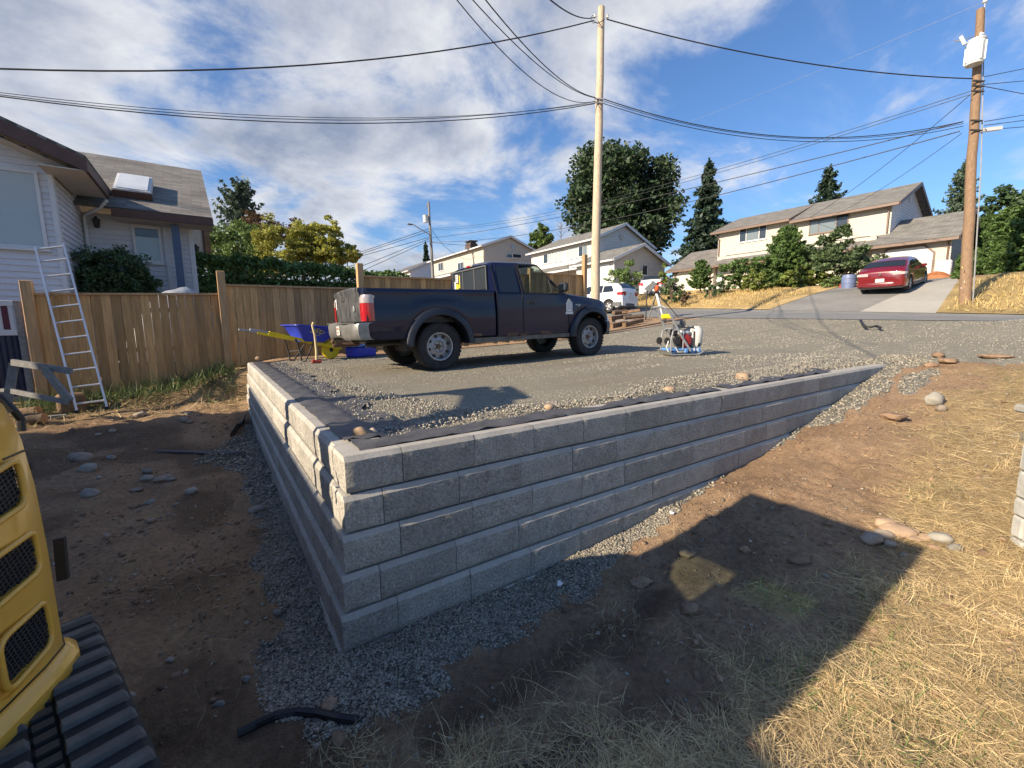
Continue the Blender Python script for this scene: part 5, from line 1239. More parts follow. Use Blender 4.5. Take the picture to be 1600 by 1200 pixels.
P = at(1022, 465, 32)
s2, sk2, b2 = car('white_hatchback', 'small white car on the drive half hidden behind the round bush', 'car', (P[0], P[1], P[2]-.05), hr(16), 'silver_paint', 4.4, suv_prof, suv_rear)
red_prof = ([-.90, -.84, -.72, -.45, .0, .5, 1.1, 1.55, 2.35, 2.9, 3.3, 3.48], [.82, .88, .93, .96, .95, .93, .91, .90, .88, .82, .72, .55], [.86, .95, 1.0, 1.12, 1.33, 1.42, 1.44, 1.38, .98, .90, .76, .57],
            [.76, .82, .855, .875, .88, .88, .88, .88, .87, .84, .78, .68], [.32, .27, .25, .24, .23, .23, .23, .23, .23, .25, .28, .32])
red_rear = dict(side=[[(-.10, 1.0), (.62, .98), (.60, 1.30), (.28, 1.28)], [(.68, .97), (1.95, .95), (1.45, 1.30), (.66, 1.32)]], seam=[[(.64, .3), (.64, .97)], [(1.95, .3), (1.95, .93)], [(-.05, .75), (.1, .97)]],
                handles=[(.78, .86), (.2, .87)], mirror=1.72, mz=1.0, lamp=(-.905, .83, .40, .13), rs=(-.55, -.06), ws=(1.60, 2.28), bump='red_paint', pz=.56, bz=.83, bx=-.04, lampm='clear_lens')  # pale lens colour stands in for the whitish glint on the tail lamps
P = hit(1400, 462)
s3, sk3, b3 = car('red_hatchback', 'dark red car parked on the driveway facing the garage door', 'car', (P[0]+.6, P[1]+.55, float(H(P[0]+.6, P[1]+.5))+.07), hr(2), 'red_paint', 4.4, red_prof, red_rear, Rw=.32, width=.88, pitch=-math.atan(.13))
# ---------------------------------------------------------------- yellow excavator at the left edge
EX = Vector((-1.75, -.50, 0)); EH = math.atan2(.40, -.915)
ex = thing('excavator', 'yellow compact excavator with slatted engine cover and dusty rubber tracks', 'excavator', EX, 0)
MU = Matrix.Rotation(EH, 4, 'Z')                                   # upper structure turned across the tracks
def upx(px, py, x=-.62):                                        # pixel -> (y, z) on the rear face of the upper structure
    n = MU.to_3x3() @ Vector((1, 0, 0)); P0 = EX+MU @ Vector((x, 0, 0)); p = Vector(onplane(px, py, P0, n)); q = MU.inverted() @ (p-EX); return (q.y, q.z)
out_ = [(.35, -.655), (-.30, -.655), (-.45, -.645), (-.545, -.615), (-.595, -.555), (-.618, -.45), (-.632, -.30), (-.640, -.10), (-.642, .1), (-.635, .3), (-.62, .45), (-.595, .555), (-.545, .615), (-.45, .645), (.35, .655)]
rows = []
for z, d in ((.40, .06), (.42, .0), (.45, -.016), (.54, -.018), (.562, -.004), (.572, .010), (.60, .012), (.95, .012), (1.15, .016), (1.30, .026), (1.41, .046), (1.48, .08), (1.525, .13), (1.55, .20), (1.56, .28)):
    rows.append([(x*(1-d/.65) if x < 0 else x, y*(1-d/.75), z) for x, y in out_])
mb = MB(MU); mb.grid(rows)
for r in (rows[0], rows[-1]): mb.add(r, [tuple(range(len(r)))])
mb.add([r[0] for r in rows]+[r[-1] for r in rows[::-1]], [tuple(range(2*len(rows)))])
hood_me = mb.mesh('engine_cover')
def rquad(c, r=.24, n=5):                                        # polygon with rounded corners; r is a share of the shorter edge
    P = []; m = len(c)
    for i in range(m):
        a, b, d = Vector(c[i-1]), Vector(c[i]), Vector(c[(i+1) % m]); k = min((a-b).length, (d-b).length)*r
        p, q = b+(a-b).normalized()*k, b+(d-b).normalized()*k
        for j in range(n+1): t = j/n; P.append(tuple(p*(1-t)**2+b*2*t*(1-t)+q*t*t))
    return P
ops = []
def skew(cs): return [upx(*c) for c in cs]
o3 = skew([(78, 940), (90, 1000), (12, 1080), (-2, 1006)])
o2 = skew([(60, 832), (70, 888), (-44, 976), (-46, 900)])
o1 = skew([(32, 720), (46, 784), (-70, 856), (-74, 782)])
tmp = bpy.data.objects.new('engine_cover', hood_me); COL.objects.link(tmp); cuts = []
for o in (o1, o2, o3):
    c = (sum(p[0] for p in o)/4, sum(p[1] for p in o)/4)
    for grow, depth in ((1.20, -.607), (1.0, -.588)):
        P = rquad([(c[0]+(p[0]-c[0])*(grow if grow == 1 else 1+.040/max(.03, math.hypot(p[0]-c[0], p[1]-c[1]))), c[1]+(p[1]-c[1])*(grow if grow == 1 else 1+.040/max(.03, math.hypot(p[0]-c[0], p[1]-c[1])))) for p in o])
        mb = MB(MU); mb.prism(P, -.80, depth, 'x'); co = mb.build('cutter', None); md = tmp.modifiers.new('b', 'BOOLEAN'); md.object = co; md.operation = 'DIFFERENCE'; md.solver = 'EXACT'; cuts.append(co)
bpy.context.view_layer.update()
me2 = bpy.data.meshes.new_from_object(tmp.evaluated_get(bpy.context.evaluated_depsgraph_get()))
for co in cuts: bpy.data.objects.remove(co, do_unlink=True)
bpy.data.objects.remove(tmp, do_unlink=True)
bm = bmesh.new(); bm.from_mesh(me2); bmesh.ops.remove_doubles(bm, verts=bm.verts, dist=1e-5)
sh = [e for e in bm.edges if len(e.link_faces) == 2 and e.calc_face_angle(0) > .6]
bmesh.ops.bevel(bm, geom=sh, offset=.007, segments=2, affect='EDGES', clamp_overlap=True); bm.to_mesh(me2); bm.free()
hood = link('engine_cover', me2, MT['yellow'], ex, 32)
for o in (o1, o2, o3):
    ys = [p[0] for p in o]; zs_ = [p[1] for p in o]; P = rquad(o)
    mb = MB(MU); mb.prism(P, -.597, -.592, 'x'); mb.build('grille_shade', MT['black'], hood)  # black sheet stands in for the shade inside the engine bay
    rim = rquad([(sum(ys)/4+(p[0]-sum(ys)/4)*1.08, sum(zs_)/4+(p[1]-sum(zs_)/4)*1.08) for p in o], .26, 6); xr_ = lambda y: float(np.interp(y, [-.615, -.555, -.45, -.30, -.10, .1], [-.545, -.586, -.609, -.622, -.630, -.632]))-.001
    mb = MB(MU); mb.tube([(xr_(y), y, z) for y, z in rim+rim[:2]], .009, 8, cap=False); mb.build('grille_rim', MT['yellow'], hood, 60)
    # expanded metal screen: two sets of slanted wires
    def inside(y, z):
        s = 0
        for i in range(len(P)):
            a, b = P[i-1], P[i]
            if (a[1] > z) != (b[1] > z) and y < (b[0]-a[0])*(z-a[1])/(b[1]-a[1])+a[0]: s ^= 1
        return s
    mb = MB(MU); cy, cz = sum(ys)/4, sum(zs_)/4; p = .0135
    for dy, dz in ((1, -.42), (.42, 1.35)):
        l = math.hypot(dy, dz); dy, dz = dy/l, dz/l
        for k in range(-32, 33):
            y0, z0 = cy-dz*p*k, cz+dy*p*k; run = [t for t in np.arange(-.3, .3, .004) if inside(y0+dy*t, z0+dz*t)]
            if len(run) > 2: mb.bar((-.602, y0+dy*run[0], z0+dz*run[0]), (-.602, y0+dy*run[-1], z0+dz*run[-1]), .0028, .0028)
    g_ = mb.build('grille_screen', MT['dark_steel'], hood)
mb = MB(); pts = [at(*q)-np.array(EX) for q in ((-40, 588, 1.62), (0, 620, 1.62), (22, 642, 1.64), (33, 656, 1.66), (34, 674, 1.66))]; mb.tube(pts, .013, 8); mb.build('edge_seal', MT['black'], hood)
def contour(z, off):                                             # the cover's outline at a height, for seams and bolts
    return [(x*(1-off/.65) if x < 0 else x, y*(1-off/.75), z) for x, y in out_]
for z, k0, k1 in ((1.27, 1, 6), (.585, 1, 9)): mb = MB(MU); mb.tube(contour(z, .0095 if z < 1 else .0215)[k0:k1], .0028, 5); mb.build('panel_seam', MT['black'], hood)
for z, k in ((.66, 3), (1.2, 3)):
    q = contour(z, .008 if z < 1 else .014)[k]; mb = MB(MU); mb.lathe([(0, q[0]-.006), (.010, q[0]-.005), (.012, q[0]+.006)], 8, 'x', (0, q[1], z), cap=False); mb.build('bolt', MT['dark_steel'], hood)
pts = [np.array(at(*q))-np.array(EX) for q in ((93, 840, 1.66), (99, 905, 1.66))]; mb = MB(); mb.bar(pts[0], pts[1], .035, .03, up=(1, 0, 0)); mb.build('door_latch', MT['black'], hood)
# platform, cab, boom
mb = MB(MU); mb.box((-.30, -.64, .50), (.62, .64, .62)); mb.box((-.05, -.60, .62), (.55, -.20, .95)); mb.build('platform', MT['dark_steel'], ex)
mb = MB(MU); mb.tube([(-.60, -.22, 1.40), (-.50, -.27, 1.57), (-.30, -.30, 1.58)], .02, 6); mb.tube([(-.60, .1, 1.36), (-.60, -.2, 1.33)], .012, 6); mb.build('hood_seal', MT['black'], hood)
CX0, CX1, CY0, CY1, CZ = -2.38-EX.x, -1.30-EX.x, -1.33-EX.y, -.225-EX.y, 2.455  # unseen cab, squared to the axes to shape its cast shadow
cabp = MB()
for x, y in ((CX0+.03, CY0+.03), (CX1-.03, CY0+.03), (CX0+.03, CY1-.03), (CX1-.03, CY1-.03)): cabp.bar((x, y, .62), (x, y, CZ-.03), .06, .06)
cabp.box((CX0, CY0, 2.37), (CX1, CY1, CZ)); cabp.box((CX0+.005, CY0+.005, .60), (CX1-.005, CY1-.005, 1.10)); cabo = cabp.build('cab', MT['dark_steel'], ex)
mb = MB(); mb.cbox(((CX0+CX1)/2-.1, (CY0+CY1)/2, 2.475), (.8, .8, .04), bev=.02); mb.build('cab_roof', MT['yellow'], cabo)
ya, yb, yc, yd = -.44-EX.y, -.74-EX.y, -.84-EX.y, -1.16-EX.y       # unseen panel shaped for sun patches: two openings pass light, the rest blocks it
mb = MB(); X_ = (CX1-.012, CX1-.004)
for lo, hi in (((CY0+.06, 1.10), (CY1-.06, 1.50)), ((CY0+.06, 1.94), (CY1-.06, 2.37)), ((CY0+.06, 1.50), (yd, 1.94)), ((yc, 1.50), (yb, 1.94)), ((ya, 1.50), (CY1-.06, 1.94)), ((yd, 1.50), (yc, 1.66)), ((yb, 1.78), (ya, 1.94))): mb.box((X_[0], lo[0], lo[1]), (X_[1], hi[0], hi[1]))
mb.build('shade_panel', MT['black'], cabo)
for nm, lo, hi, m in (('rear_window', (CX1-.010, yd, 1.66), (CX1-.006, yc, 1.94), 'glass_green'), ('front_window', (CX0+.004, CY0+.06, 1.10), (CX0+.008, CY1-.06, 2.37), 'glass_tint'), ('side_window', (CX0+.06, CY1-.012, 1.10), (CX1-.06, CY1-.004, 2.37), 'glass_dark'), ('side_window', (CX0+.06, CY0+.004, 1.10), (CX1-.06, CY0+.012, 2.37), 'glass_dark')):
    mb = MB(); mb.box(lo, hi); mb.build(nm, MT[m], cabo)
mb = MB(); mb.cbox(((CX0+CX1)/2, (CY0+CY1)/2, 1.0), (.5, .5, .2), bev=.03); mb.cbox(((CX0+CX1)/2+.25, (CY0+CY1)/2-.02, 1.25), (.12, .46, .4), bev=.04); mb.build('seat', MT['black'], cabo)
IU = lambda x, y, z: (x-EX.x, y-EX.y, z)                            # boom swung round to the left-hand yard, in place coordinates
mb = MB(); bp_ = [(-2.42, .10, .75), (-2.45, .34, 1.35), (-2.52, .62, 2.25), (-2.60, 1.10, 2.95), (-2.68, 1.72, 3.18), (-2.72, 2.08, 3.12)]
for a, b, w in zip(bp_[:-1], bp_[1:], (.26, .25, .24, .22, .19)): mb.bar(IU(*a), IU(*b), .14, w, up=(0, 0, 1) if abs(b[2]-a[2]) < .5 else (0, 1, 0))
boom = mb.build('boom', MT['yellow'], ex)
mb = MB(); mb.bar(IU(-2.72, 2.05, 3.30), IU(-2.78, 2.26, 1.55), .13, .20, up=(0, 1, 0)); mb.build('arm', MT['yellow'], ex)
mb = MB(); mb.tube([IU(-2.42, .55, .95), IU(-2.48, .80, 1.75)], .06, 8); mb.tube([IU(-2.48, .80, 1.75), IU(-2.56, .95, 2.5)], .03, 8); mb.tube([IU(-2.6, 1.25, 3.2), IU(-2.72, 2.0, 3.40)], .045, 8); mb.build('cylinder', MT['alu_dull'], ex)
mb = MB(); P = [(2.12, 1.62), (2.40, 1.55), (2.48, 1.2), (2.30, .95), (1.98, 1.02), (2.06, 1.25)]
mb.prism([(p[0]-EX.y, p[1]) for p in P], -2.98-EX.x, -2.55-EX.x, 'x'); mb.build('bucket', MT['dark_steel'], ex)
# tracks
TD = Vector((.29, -.957, 0)).normalized(); TN = Vector((-.957, -.29, 0)).normalized()
TRW = .37; TL = 1.72; TR = .235
def track(E0):
    M = Matrix.Translation(E0-EX) @ Matrix((TD, TN, Vector((0, 0, 1)))).transposed().to_4x4()    # x along the track, y away from the camera side
    path = []; S = TL-2*TR; n = 10
    for k in range(16): path.append((TR+S*k/16, 2*TR, (1, 0), (0, 1)))
    for k in range(n): a = PI/2-PI*k/n; path.append((TR+S+TR*math.cos(a), TR+TR*math.sin(a), (math.sin(a), -math.cos(a)), (math.cos(a), math.sin(a))))
    for k in range(16): path.append((TR+S-S*k/16, 0, (-1, 0), (0, -1)))
    for k in range(n): a = -PI/2-PI*k/n; path.append((TR+TR*math.cos(a), TR+TR*math.sin(a), (math.sin(a), -math.cos(a)), (math.cos(a), math.sin(a))))
    mb = MB(M); rows = []
    for x, z, t, nn in path:
        row = []
        for y, o in ((0, -.012), (.02, .012), (.155, .012), (.160, -.004), (.215, -.004), (.220, .012), (TRW-.02, .012), (TRW, -.012), (TRW, -.035), (0, -.035)): row.append((x+nn[0]*o, y, z+nn[1]*o+.045))
        rows.append(row)
    rows.append(rows[0]); mb.grid(rows, True); b = mb.build('track', MT['rubber'], ex, 40)
    L = 2*S+2*PI*TR; N = int(L/.098); lug = None
    for k in range(N):
        s = (k+.5)*L/N
        if s < S: x, z, a = TR+s, 2*TR, 0
        elif s < S+PI*TR: q = (s-S)/TR; x, z, a = TR+S+TR*math.sin(q), TR+TR*math.cos(q), q
        elif s < 2*S+PI*TR: x, z, a = TR+S-(s-S-PI*TR), 0, PI
        else: q = (s-2*S-PI*TR)/TR; x, z, a = TR-TR*math.sin(q), TR-TR*math.cos(q), PI+q
        for y0, y1 in ((.008, .158), (.217, TRW-.008)):
            key = (y0,)
            if key not in pool:
                mb = MB(); h0, h1 = .0195, .017; mb.add([(-h0, y0, .010), (h0, y0, .010), (h0, y1, .010), (-h0, y1, .010), (-h1, y0+.010, .030), (h1, y0+.010, .030), (h1, y1-.004, .030), (-h1, y1-.004, .030)], [(3, 2, 1, 0), (4, 5, 6, 7), (0, 1, 5, 4), (1, 2, 6, 5), (2, 3, 7, 6), (3, 0, 4, 7)]); pool[key] = mb.mesh('lug'); pool[key].materials.append(MT['rubber_dust'])
            o = link('lug', pool[key], None, b); o.matrix_local = M @ Matrix.Translation((x, 0, z+.045)) @ Matrix.Rotation(a, 4, 'Y')
    for k in range(22):
        x = TR+S*(k+.5)/22; mb = MB(M); mb.box((x-.016, .165, 2*TR+.043), (x+.016, .21, 2*TR+.058)); mb.build('track_link', MT['dark_steel'], b)
    mb = MB(M)
    for x in (TR, TR+S): mb.lathe([(.06, .05), (TR-.05, .05), (TR-.05, TRW-.05), (.06, TRW-.05)], 20, 'y', (x, 0, TR+.045))
    for x in np.linspace(TR+.25, TR+S-.25, 3): mb.lathe([(.02, .06), (.08, .06), (.08, TRW-.06), (.02, TRW-.06)], 14, 'y', (x, 0, .13))
    mb.box((.25, .07, .16), (TL-.25, TRW-.07, .36)); mb.build('track_frame', MT['dark_steel'], b)
E0 = Vector((-1.02, .235, -.02)); track(E0); track(E0+TN*1.12)
mb = MB(); c = E0-EX+TD*(TL/2)+TN*.745; mb.cbox((c.x, c.y, .36), (.8, .8, .2), Matrix.Rotation(.3, 3, 'Z')); mb.lathe([(.34, .40), (.34, .52)], 20, 'z', (0, 0, 0)); mb.build('undercarriage', MT['dark_steel'], ex)
mb = MB(); b_ = E0-EX+TN*.73+TD*(-.32); mb.bar(b_-TN*.78+Vector((0, 0, .25)), b_+TN*.78+Vector((0, 0, .25)), .05, .32); mb.bar(b_-TN*.3+Vector((0, 0, .3)), b_-TN*.3+TD*.6+Vector((0, 0, .3)), .08, .1); mb.bar(b_+TN*.3+Vector((0, 0, .3)), b_+TN*.3+TD*.6+Vector((0, 0, .3)), .08, .1)
# the house whose eave shades the yard lies outside the picture, to the left of the excavator
hs = thing('bungalow', 'single storey house to the left of the yard beyond the excavator', 'house', (0, 0, 0))
gable_house(hs, -15, -7.0, -3.3, 6.9, -.2, 3.9, 5.0, 'white_siding', 'white_siding', 'roof_brown', .45)
window(hs, (-6.97, 2.0, 1.9), 1.8, 1.2, (0, 1, 0), pm='pane_dark', cols=(1, 1)); window(hs, (-6.97, 5.0, 1.9), 1.2, 1.2, (0, 1, 0), pm='pane_dark')
# ---------------------------------------------------------------- tools and equipment on the pad
def ground_at(px, py): p = hit(px, py); return np.array([p[0], p[1], float(H(p[0], p[1]))])
# plate compactor
P = ground_at(1062, 555)
pc = thing('plate_compactor', 'plate compactor with blue base, red engine and white water tank', 'plate compactor', P+np.array([0, 0, .005]), hr(-24)); pc.scale = (.70, .80, .88)
S = float(np.linalg.norm(P-CP))/9.2
def kit(name, mb, m, parent, sm=None): return mb.build(name, MT[m], parent, sm)
mb = MB(); mb.grid([[(x, y, z+.0) for y in (-.27, -.2, .2, .27)] for x, z in ((-.47, .07), (-.40, .012), (.36, .012), (.48, .07))]); mb.grid([[(x, y, z+.022) for y in (-.27, -.2, .2, .27)] for x, z in ((-.47, .07), (-.40, .012), (.36, .012), (.48, .07))]); mb.grid([[(x, -.27, z+q) for q in (0, .022)] for x, z in ((-.47, .07), (-.40, .012), (.36, .012), (.48, .07))]); kit('base_plate', mb, 'alu_dull', pc)
mb = MB(); mb.cbox((0, 0, .12), (.80, .46, .05), bev=.015); mb.cbox((.25, -.1, .10), (.16, .18, .11), bev=.02); mb.cbox((-.25, -.12, .085), (.12, .12, .07), bev=.02); mb.cbox((.02, -.22, .10), (.10, .05, .10), bev=.02); mb.cbox((.38, -.22, .11), (.08, .06, .10), bev=.015); bl = kit('deck', mb, 'blue_steel', pc)
for x in (.13, .24, .33): mb = MB(); mb.cbox((x, -.235, .125), (.035, .012, .06)); kit('decal', mb, 'white_trim', bl)
mb = MB(); mb.lathe([(.0, -.215), (.07, -.225), (.125, -.21), (.142, -.17), (.142, -.08)], 20, 'y', (.04, 0, .30)); eng = kit('recoil_cover', mb, 'engine_red', pc, 40)
for k in range(9): mb = MB(); a = 2*PI*k/9; mb.cbox((.03+.075*math.cos(a), -.213, .31+.075*math.sin(a)), (.03, .006, .012), Matrix.Rotation(-a, 3, 'Y')); kit('slot', mb, 'black', eng)
mb = MB(); mb.cbox((.0, -.02, .29), (.26, .22, .25), bev=.03); mb.cbox((-.13, -.14, .22), (.10, .10, .12), bev=.02); kit('engine', mb, 'dark_steel', pc)
mb = MB(); mb.cbox((-.075, -.14, .25), (.07, .08, .10), bev=.02); kit('crankcase', mb, 'engine_red', pc)
mb = MB(); mb.cbox((.03, -.02, .465), (.30, .26, .09), bev=.035); ft = kit('fuel_tank', mb, 'white_trim', pc, 50)
mb = MB(); mb.lathe([(.035, .50), (.035, .53), (0, .53)], 12, 'z', (.12, 0, 0)); kit('fuel_cap', mb, 'black', ft)
mb = MB(); mb.cbox((-.19, .02, .46), (.15, .16, .13), bev=.03); kit('air_filter', mb, 'black', pc)
mb = MB(); mb.lathe([(.0, -.24), (.08, -.24), (.09, -.22), (.09, -.17)], 18, 'y', (-.24, 0, .31)); kit('belt_guard', mb, 'black', pc, 40)
mb = MB(); mb.cbox((-.28, .0, .55), (.20, .24, .03), bev=.01); mb.tube([(-.40, -.22, .10), (-.42, -.22, .30), (-.37, -.22, .50), (-.20, -.22, .55), (-.08, -.22, .50), (-.07, -.22, .12)], .016, 8); mb.tube([(-.40, .22, .10), (-.42, .22, .30), (-.37, .22, .50), (-.20, .22, .55), (-.08, .22, .50)], .016, 8); kit('guard_frame', mb, 'alu_dull', pc); mb = MB(); mb.tube([(-.1, -.18, .565), (.24, -.18, .565), (.26, 0, .565), (.24, .18, .565), (-.1, .18, .565)], .011, 8); kit('lifting_bar', mb, 'dark_steel', pc)
mb = MB(); mb.cbox((.38, .0, .37), (.27, .47, .45), bev=.075); tk = kit('water_tank', mb, 'tank', pc, 50)
mb = MB(); mb.lathe([(.04, .57), (.04, .60), (0, .60)], 12, 'z', (.31, -.05, 0)); mb.lathe([(0, -.245), (.035, -.245), (.035, -.2)], 12, 'y', (.37, 0, .22)); kit('tank_cap', mb, 'black', tk)
for y_ in (-.2, .2): mb = MB(); mb.box((.225, y_-.012, .14), (.243, y_+.012, .50)); kit('tank_bracket', mb, 'dark_steel', pc)
for sd in (-1, 1):
    mb = MB(); mb.tube([(.13, sd*.24, .10), (-.15, sd*.245, .40), (-.52, sd*.25, .88), (-.60, sd*.25, .955)], .025, 8); kit('handle_tube', mb, 'alu_dull', pc)
mb = MB(); mb.tube([(-.60, -.25, .955), (-.66, -.22, .985), (-.67, 0, .99), (-.66, .22, .985), (-.60, .25, .955)], .025, 8); kit('hand_grip', mb, 'alu_dull', pc)
mb = MB(); mb.tube([(-.40, -.25, .72), (-.40, .25, .72)], .012, 6); mb.cbox((-.38, .12, .72), (.05, .07, .06), bev=.01); kit('control_box', mb, 'dark_steel', pc)
mb = MB(); mb.prism([(-.18, .60), (.04, .565), (.06, .68), (-.04, .73)], -.1, .1, 'y'); mb.tube([(.03, 0, .63), (.10, 0, .74), (.13, 0, .62)], .012, 6); kit('folding_cover', mb, 'grey_trim', pc)
for sd in (-1, 1): mb = MB(); mb.lathe([(.03, -.02), (.075, -.02), (.075, .02), (.03, .02)], 16, 'y', (-.49, sd*.17, .30)); kit('transport_wheel', mb, 'rubber', pc)
mb = MB(); mb.tube([(-.47, -.2, .30), (-.52, -.2, .18), (-.46, -.2, .08)], .014, 6); mb.tube([(-.30, -.24, .18), (-.22, -.24, .08)], .012, 6); kit('wheel_bracket', mb, 'white_trim', pc)
# surveying tripod behind it
P = ground_at(1032, 497.5); k = float((P-CP)@FW)
tp = thing('survey_tripod', 'white and black surveying tripod with an orange level behind the compactor', 'tripod', P)
ap = Vector(at(1026, 456, k)-P)
for px, py, m, r in ((1036, 496, 'white_trim', .06), (1060, 496, 'black', .035), (1014, 495, 'grey_wood', .035)):
    q = Vector(at(px, py, k+(.6 if px == 1014 else -.1))-P); mid = ap*.45+q*.55
    mb = MB(); mb.bar(ap+Vector((0, 0, -.05)), mid, r*1.6, r*1.6); kit('upper_leg', mb, m, tp); mb = MB(); mb.bar(mid+(ap-q)*.08, q, r, r); kit('lower_leg', mb, m if m != 'white_trim' else 'alu', tp)
mb = MB(); mb.lathe([(.10, -.06), (.12, 0), (.06, .02)], 12, 'z', tuple(ap)); kit('head', mb, 'black', tp)
mb = MB(); mb.cbox((ap.x, ap.y, ap.z+.16), (.20, .20, .26), bev=.05); lv = kit('laser_level', mb, 'orange', tp)
mb = MB(); mb.cbox((ap.x, ap.y, ap.z+.34), (.13, .13, .10), bev=.03); kit('level_top', mb, 'dark_steel', lv)
mb = MB(); mb.cbox((0, 0, .10), (.42, .22, .20), bev=.03); q = ground_at(1041, 498); o = kit('yellow_case', mb, 'yellow_plastic', None); o.location = q; o.rotation_euler = (0, 0, -.6); tag(o, 'small yellow case on the gravel under the tripod', 'case')
sp = thing('stake_sign', 'thin black post with a tilted grey plate left of the tripod', 'post', P+np.array([0, 0, 0])); q0 = Vector(at(1009, 497, k)-P); q1 = Vector(at(1011, 454, k)-P); q2 = Vector(at(1024, 441, k)-P)
mb = MB(); mb.tube([q0-Vector((0, 0, .1)), q1], .028, 6); kit('post', mb, 'black', sp); mb = MB(); mb.bar(q1, q2, .30, .03, up=(-.5, -.5, .7)); kit('plate', mb, 'grey_trim', sp)
# stack of old timbers
for i, (x0, y0, x1, y1, h, m, w, rnd) in enumerate(((954, 510, 978, 503, .10, 'old_wood', .20, 0), (975, 508, 1003, 502, .10, 'old_wood', .17, 0), (957, 504, 990, 502, .10, 'grey_wood', .16, 0), (953, 505, 985, 499, .27, 'old_wood', .18, 0), (975, 503, 1005, 499, .26, 'bark', .17, 1), (958, 501, 980, 497, .44, 'bark', .19, 1), (972, 500, 1000, 498, .42, 'old_wood', .14, 0))):
    a, b = ground_at(x0, y0+3), ground_at(x1, y1+4); a[2] += h+random.uniform(-.02, .02); b[2] += h+random.uniform(-.04, .06); b = a+(b-a)*min(1, random.uniform(1.3, 1.9)/np.linalg.norm(b-a))
    t = thing('old_timber', ('reddish timber end lowest and nearest the truck bumper in the pile', 'reddish timber lowest in the pile nearest the tripod', 'grey timber in the second row at the bottom of the pile', 'brown timber lying across the bottom row nearest the truck', 'round bark covered log in the pile nearest the tripod', 'round bark covered log topping the pile nearest the truck', 'thin brown timber topping the pile in the middle')[i], 'timber', a, 0, 'old timbers piled by the truck')
    d = Vector(b-a); mb = MB()
    if rnd: mb.tube([d*(k_/5) for k_ in range(6)], [w*.55*random.uniform(.9, 1.08) for _ in range(6)], 10)
    else: mb.bar((0, 0, 0), d, w, w*random.uniform(.75, 1), up=(random.uniform(-.4, .4), 0, 1))
    kit('beam', mb, m, t, 40 if rnd else None)
q = ground_at(966, 499); mb = MB(); mb.tube([(q[0]-.1, q[1], q[2]+.50), (q[0]+.15, q[1]-.05, q[2]+.60), (q[0]+.40, q[1]-.1, q[2]+.54)], .07, 8); tag(kit('drain_pipe', mb, 'black', None), 'short length of black drain pipe on top of the timber pile', 'pipe')
# wheelbarrow
WP, LP = ground_at(529, 562), ground_at(471, 567); WP[2] = LP[2] = (WP[2]+LP[2])/2
ax_ = Vector(WP-LP); ln = ax_.length; yaw_ = math.atan2(ax_.y, ax_.x)
wb_ = thing('wheelbarrow', 'blue tub wheelbarrow with yellow handles behind the tailgate', 'wheelbarrow', LP+np.array([0, .12, 0]), yaw_)
u = ln                                                                # from the stand to the wheel
mb = MB(); R = .205; mb.lathe([(.14, -.04), (.16, -.05), (R-.02, -.045), (R, 0), (R-.02, .045), (.16, .05), (.14, .04)], 26, 'y', (u, .25, R)); wh = kit('wheel', mb, 'yellow_plastic', wb_, 40)
mb = MB(); mb.lathe([(0, -.045), (.14, -.03), (.14, .03), (0, .045)], 18, 'y', (u, .25, R)); kit('wheel_disc', mb, 'dark_steel', wh)
def topz(px, py): return float(atY(px, py, LP[1]+.12)[2]-LP[2])
for y0, y1 in ((0, .20), (.50, .30)):
    mb = MB(); mb.bar((-.55, y0, .60), (u+.22, y1, R+.02), .045, .055); h = kit('handle_bar', mb, 'yellow_plastic', wb_)
    mb = MB(); mb.tube([(-.56, y0, .604), (-.70, y0, .635), (-.88, y0, .665)], .02, 8); kit('grip', mb, 'alu_dull', h)
    mb = MB(); mb.tube([(-.05, y0+.01, .47), (.02, y0+.02, .20), (.04, y0+.02, .01), (.12, y0+.02, .012), (.36, y0*.6+.1, .40)], .016, 6); kit('stand', mb, 'dark_steel', wb_)
mb = MB(); mb.tube([(.03, .02, .2), (.2, .25, .22), (.03, .48, .2)], .014, 6); mb.tube([(u+.22, .2, R+.02), (u+.22, .3, R+.02)], .02, 6); kit('brace', mb, 'dark_steel', wb_)
mb = MB(); rows = []
for z, x0, x1, hw in ((.40, .16, .52, .14), (.405, .11, .60, .20), (.52, .05, .72, .27), (.72, -.05, .86, .345), (.735, -.085, .90, .37), (.72, -.09, .905, .375)):
    ring = []
    for sx, sy in ((0, -1), (1, -1), (1, 1), (0, 1)):
        x = x1 if sx else x0; r = .10
        for k in range(5):
            a = {(0, -1): PI, (1, -1): 1.5*PI, (1, 1): 0, (0, 1): .5*PI}[(sx, sy)]+PI/2*k/4
            ring.append((x+(-r if sx else r)+r*math.cos(a), .25+sy*(hw-r)+r*math.sin(a), z-.06*(x-.2)))
    rows.append(ring)
mb.grid(rows, True); mb.add(rows[0], [tuple(range(len(rows[0])))[::-1]]); tb_ = kit('tub', mb, 'blue_tub', wb_, 40)
sw = Vector((.35, -.075, .53)); Ml = frame((.36, .25-.318, .60), (1, 0, -.06), (0, -.28, 1))
mb = MB(Ml)
for a, b in (((-.16, 0), (0, .075)), ((0, .075), (.16, 0)), ((.16, 0), (0, -.075)), ((0, -.075), (-.16, 0))): mb.bar((a[0], a[1], .012), (b[0], b[1], .012), .008, .006)
kit('diamond_mark', mb, 'sticker_yellow', tb_)
lettering('maker_name', 'ERIE', .095, MT['sticker_yellow'], wb_, frame((.36, .25-.322, .60), (1, 0, -.06), (0, -.28, 1)))
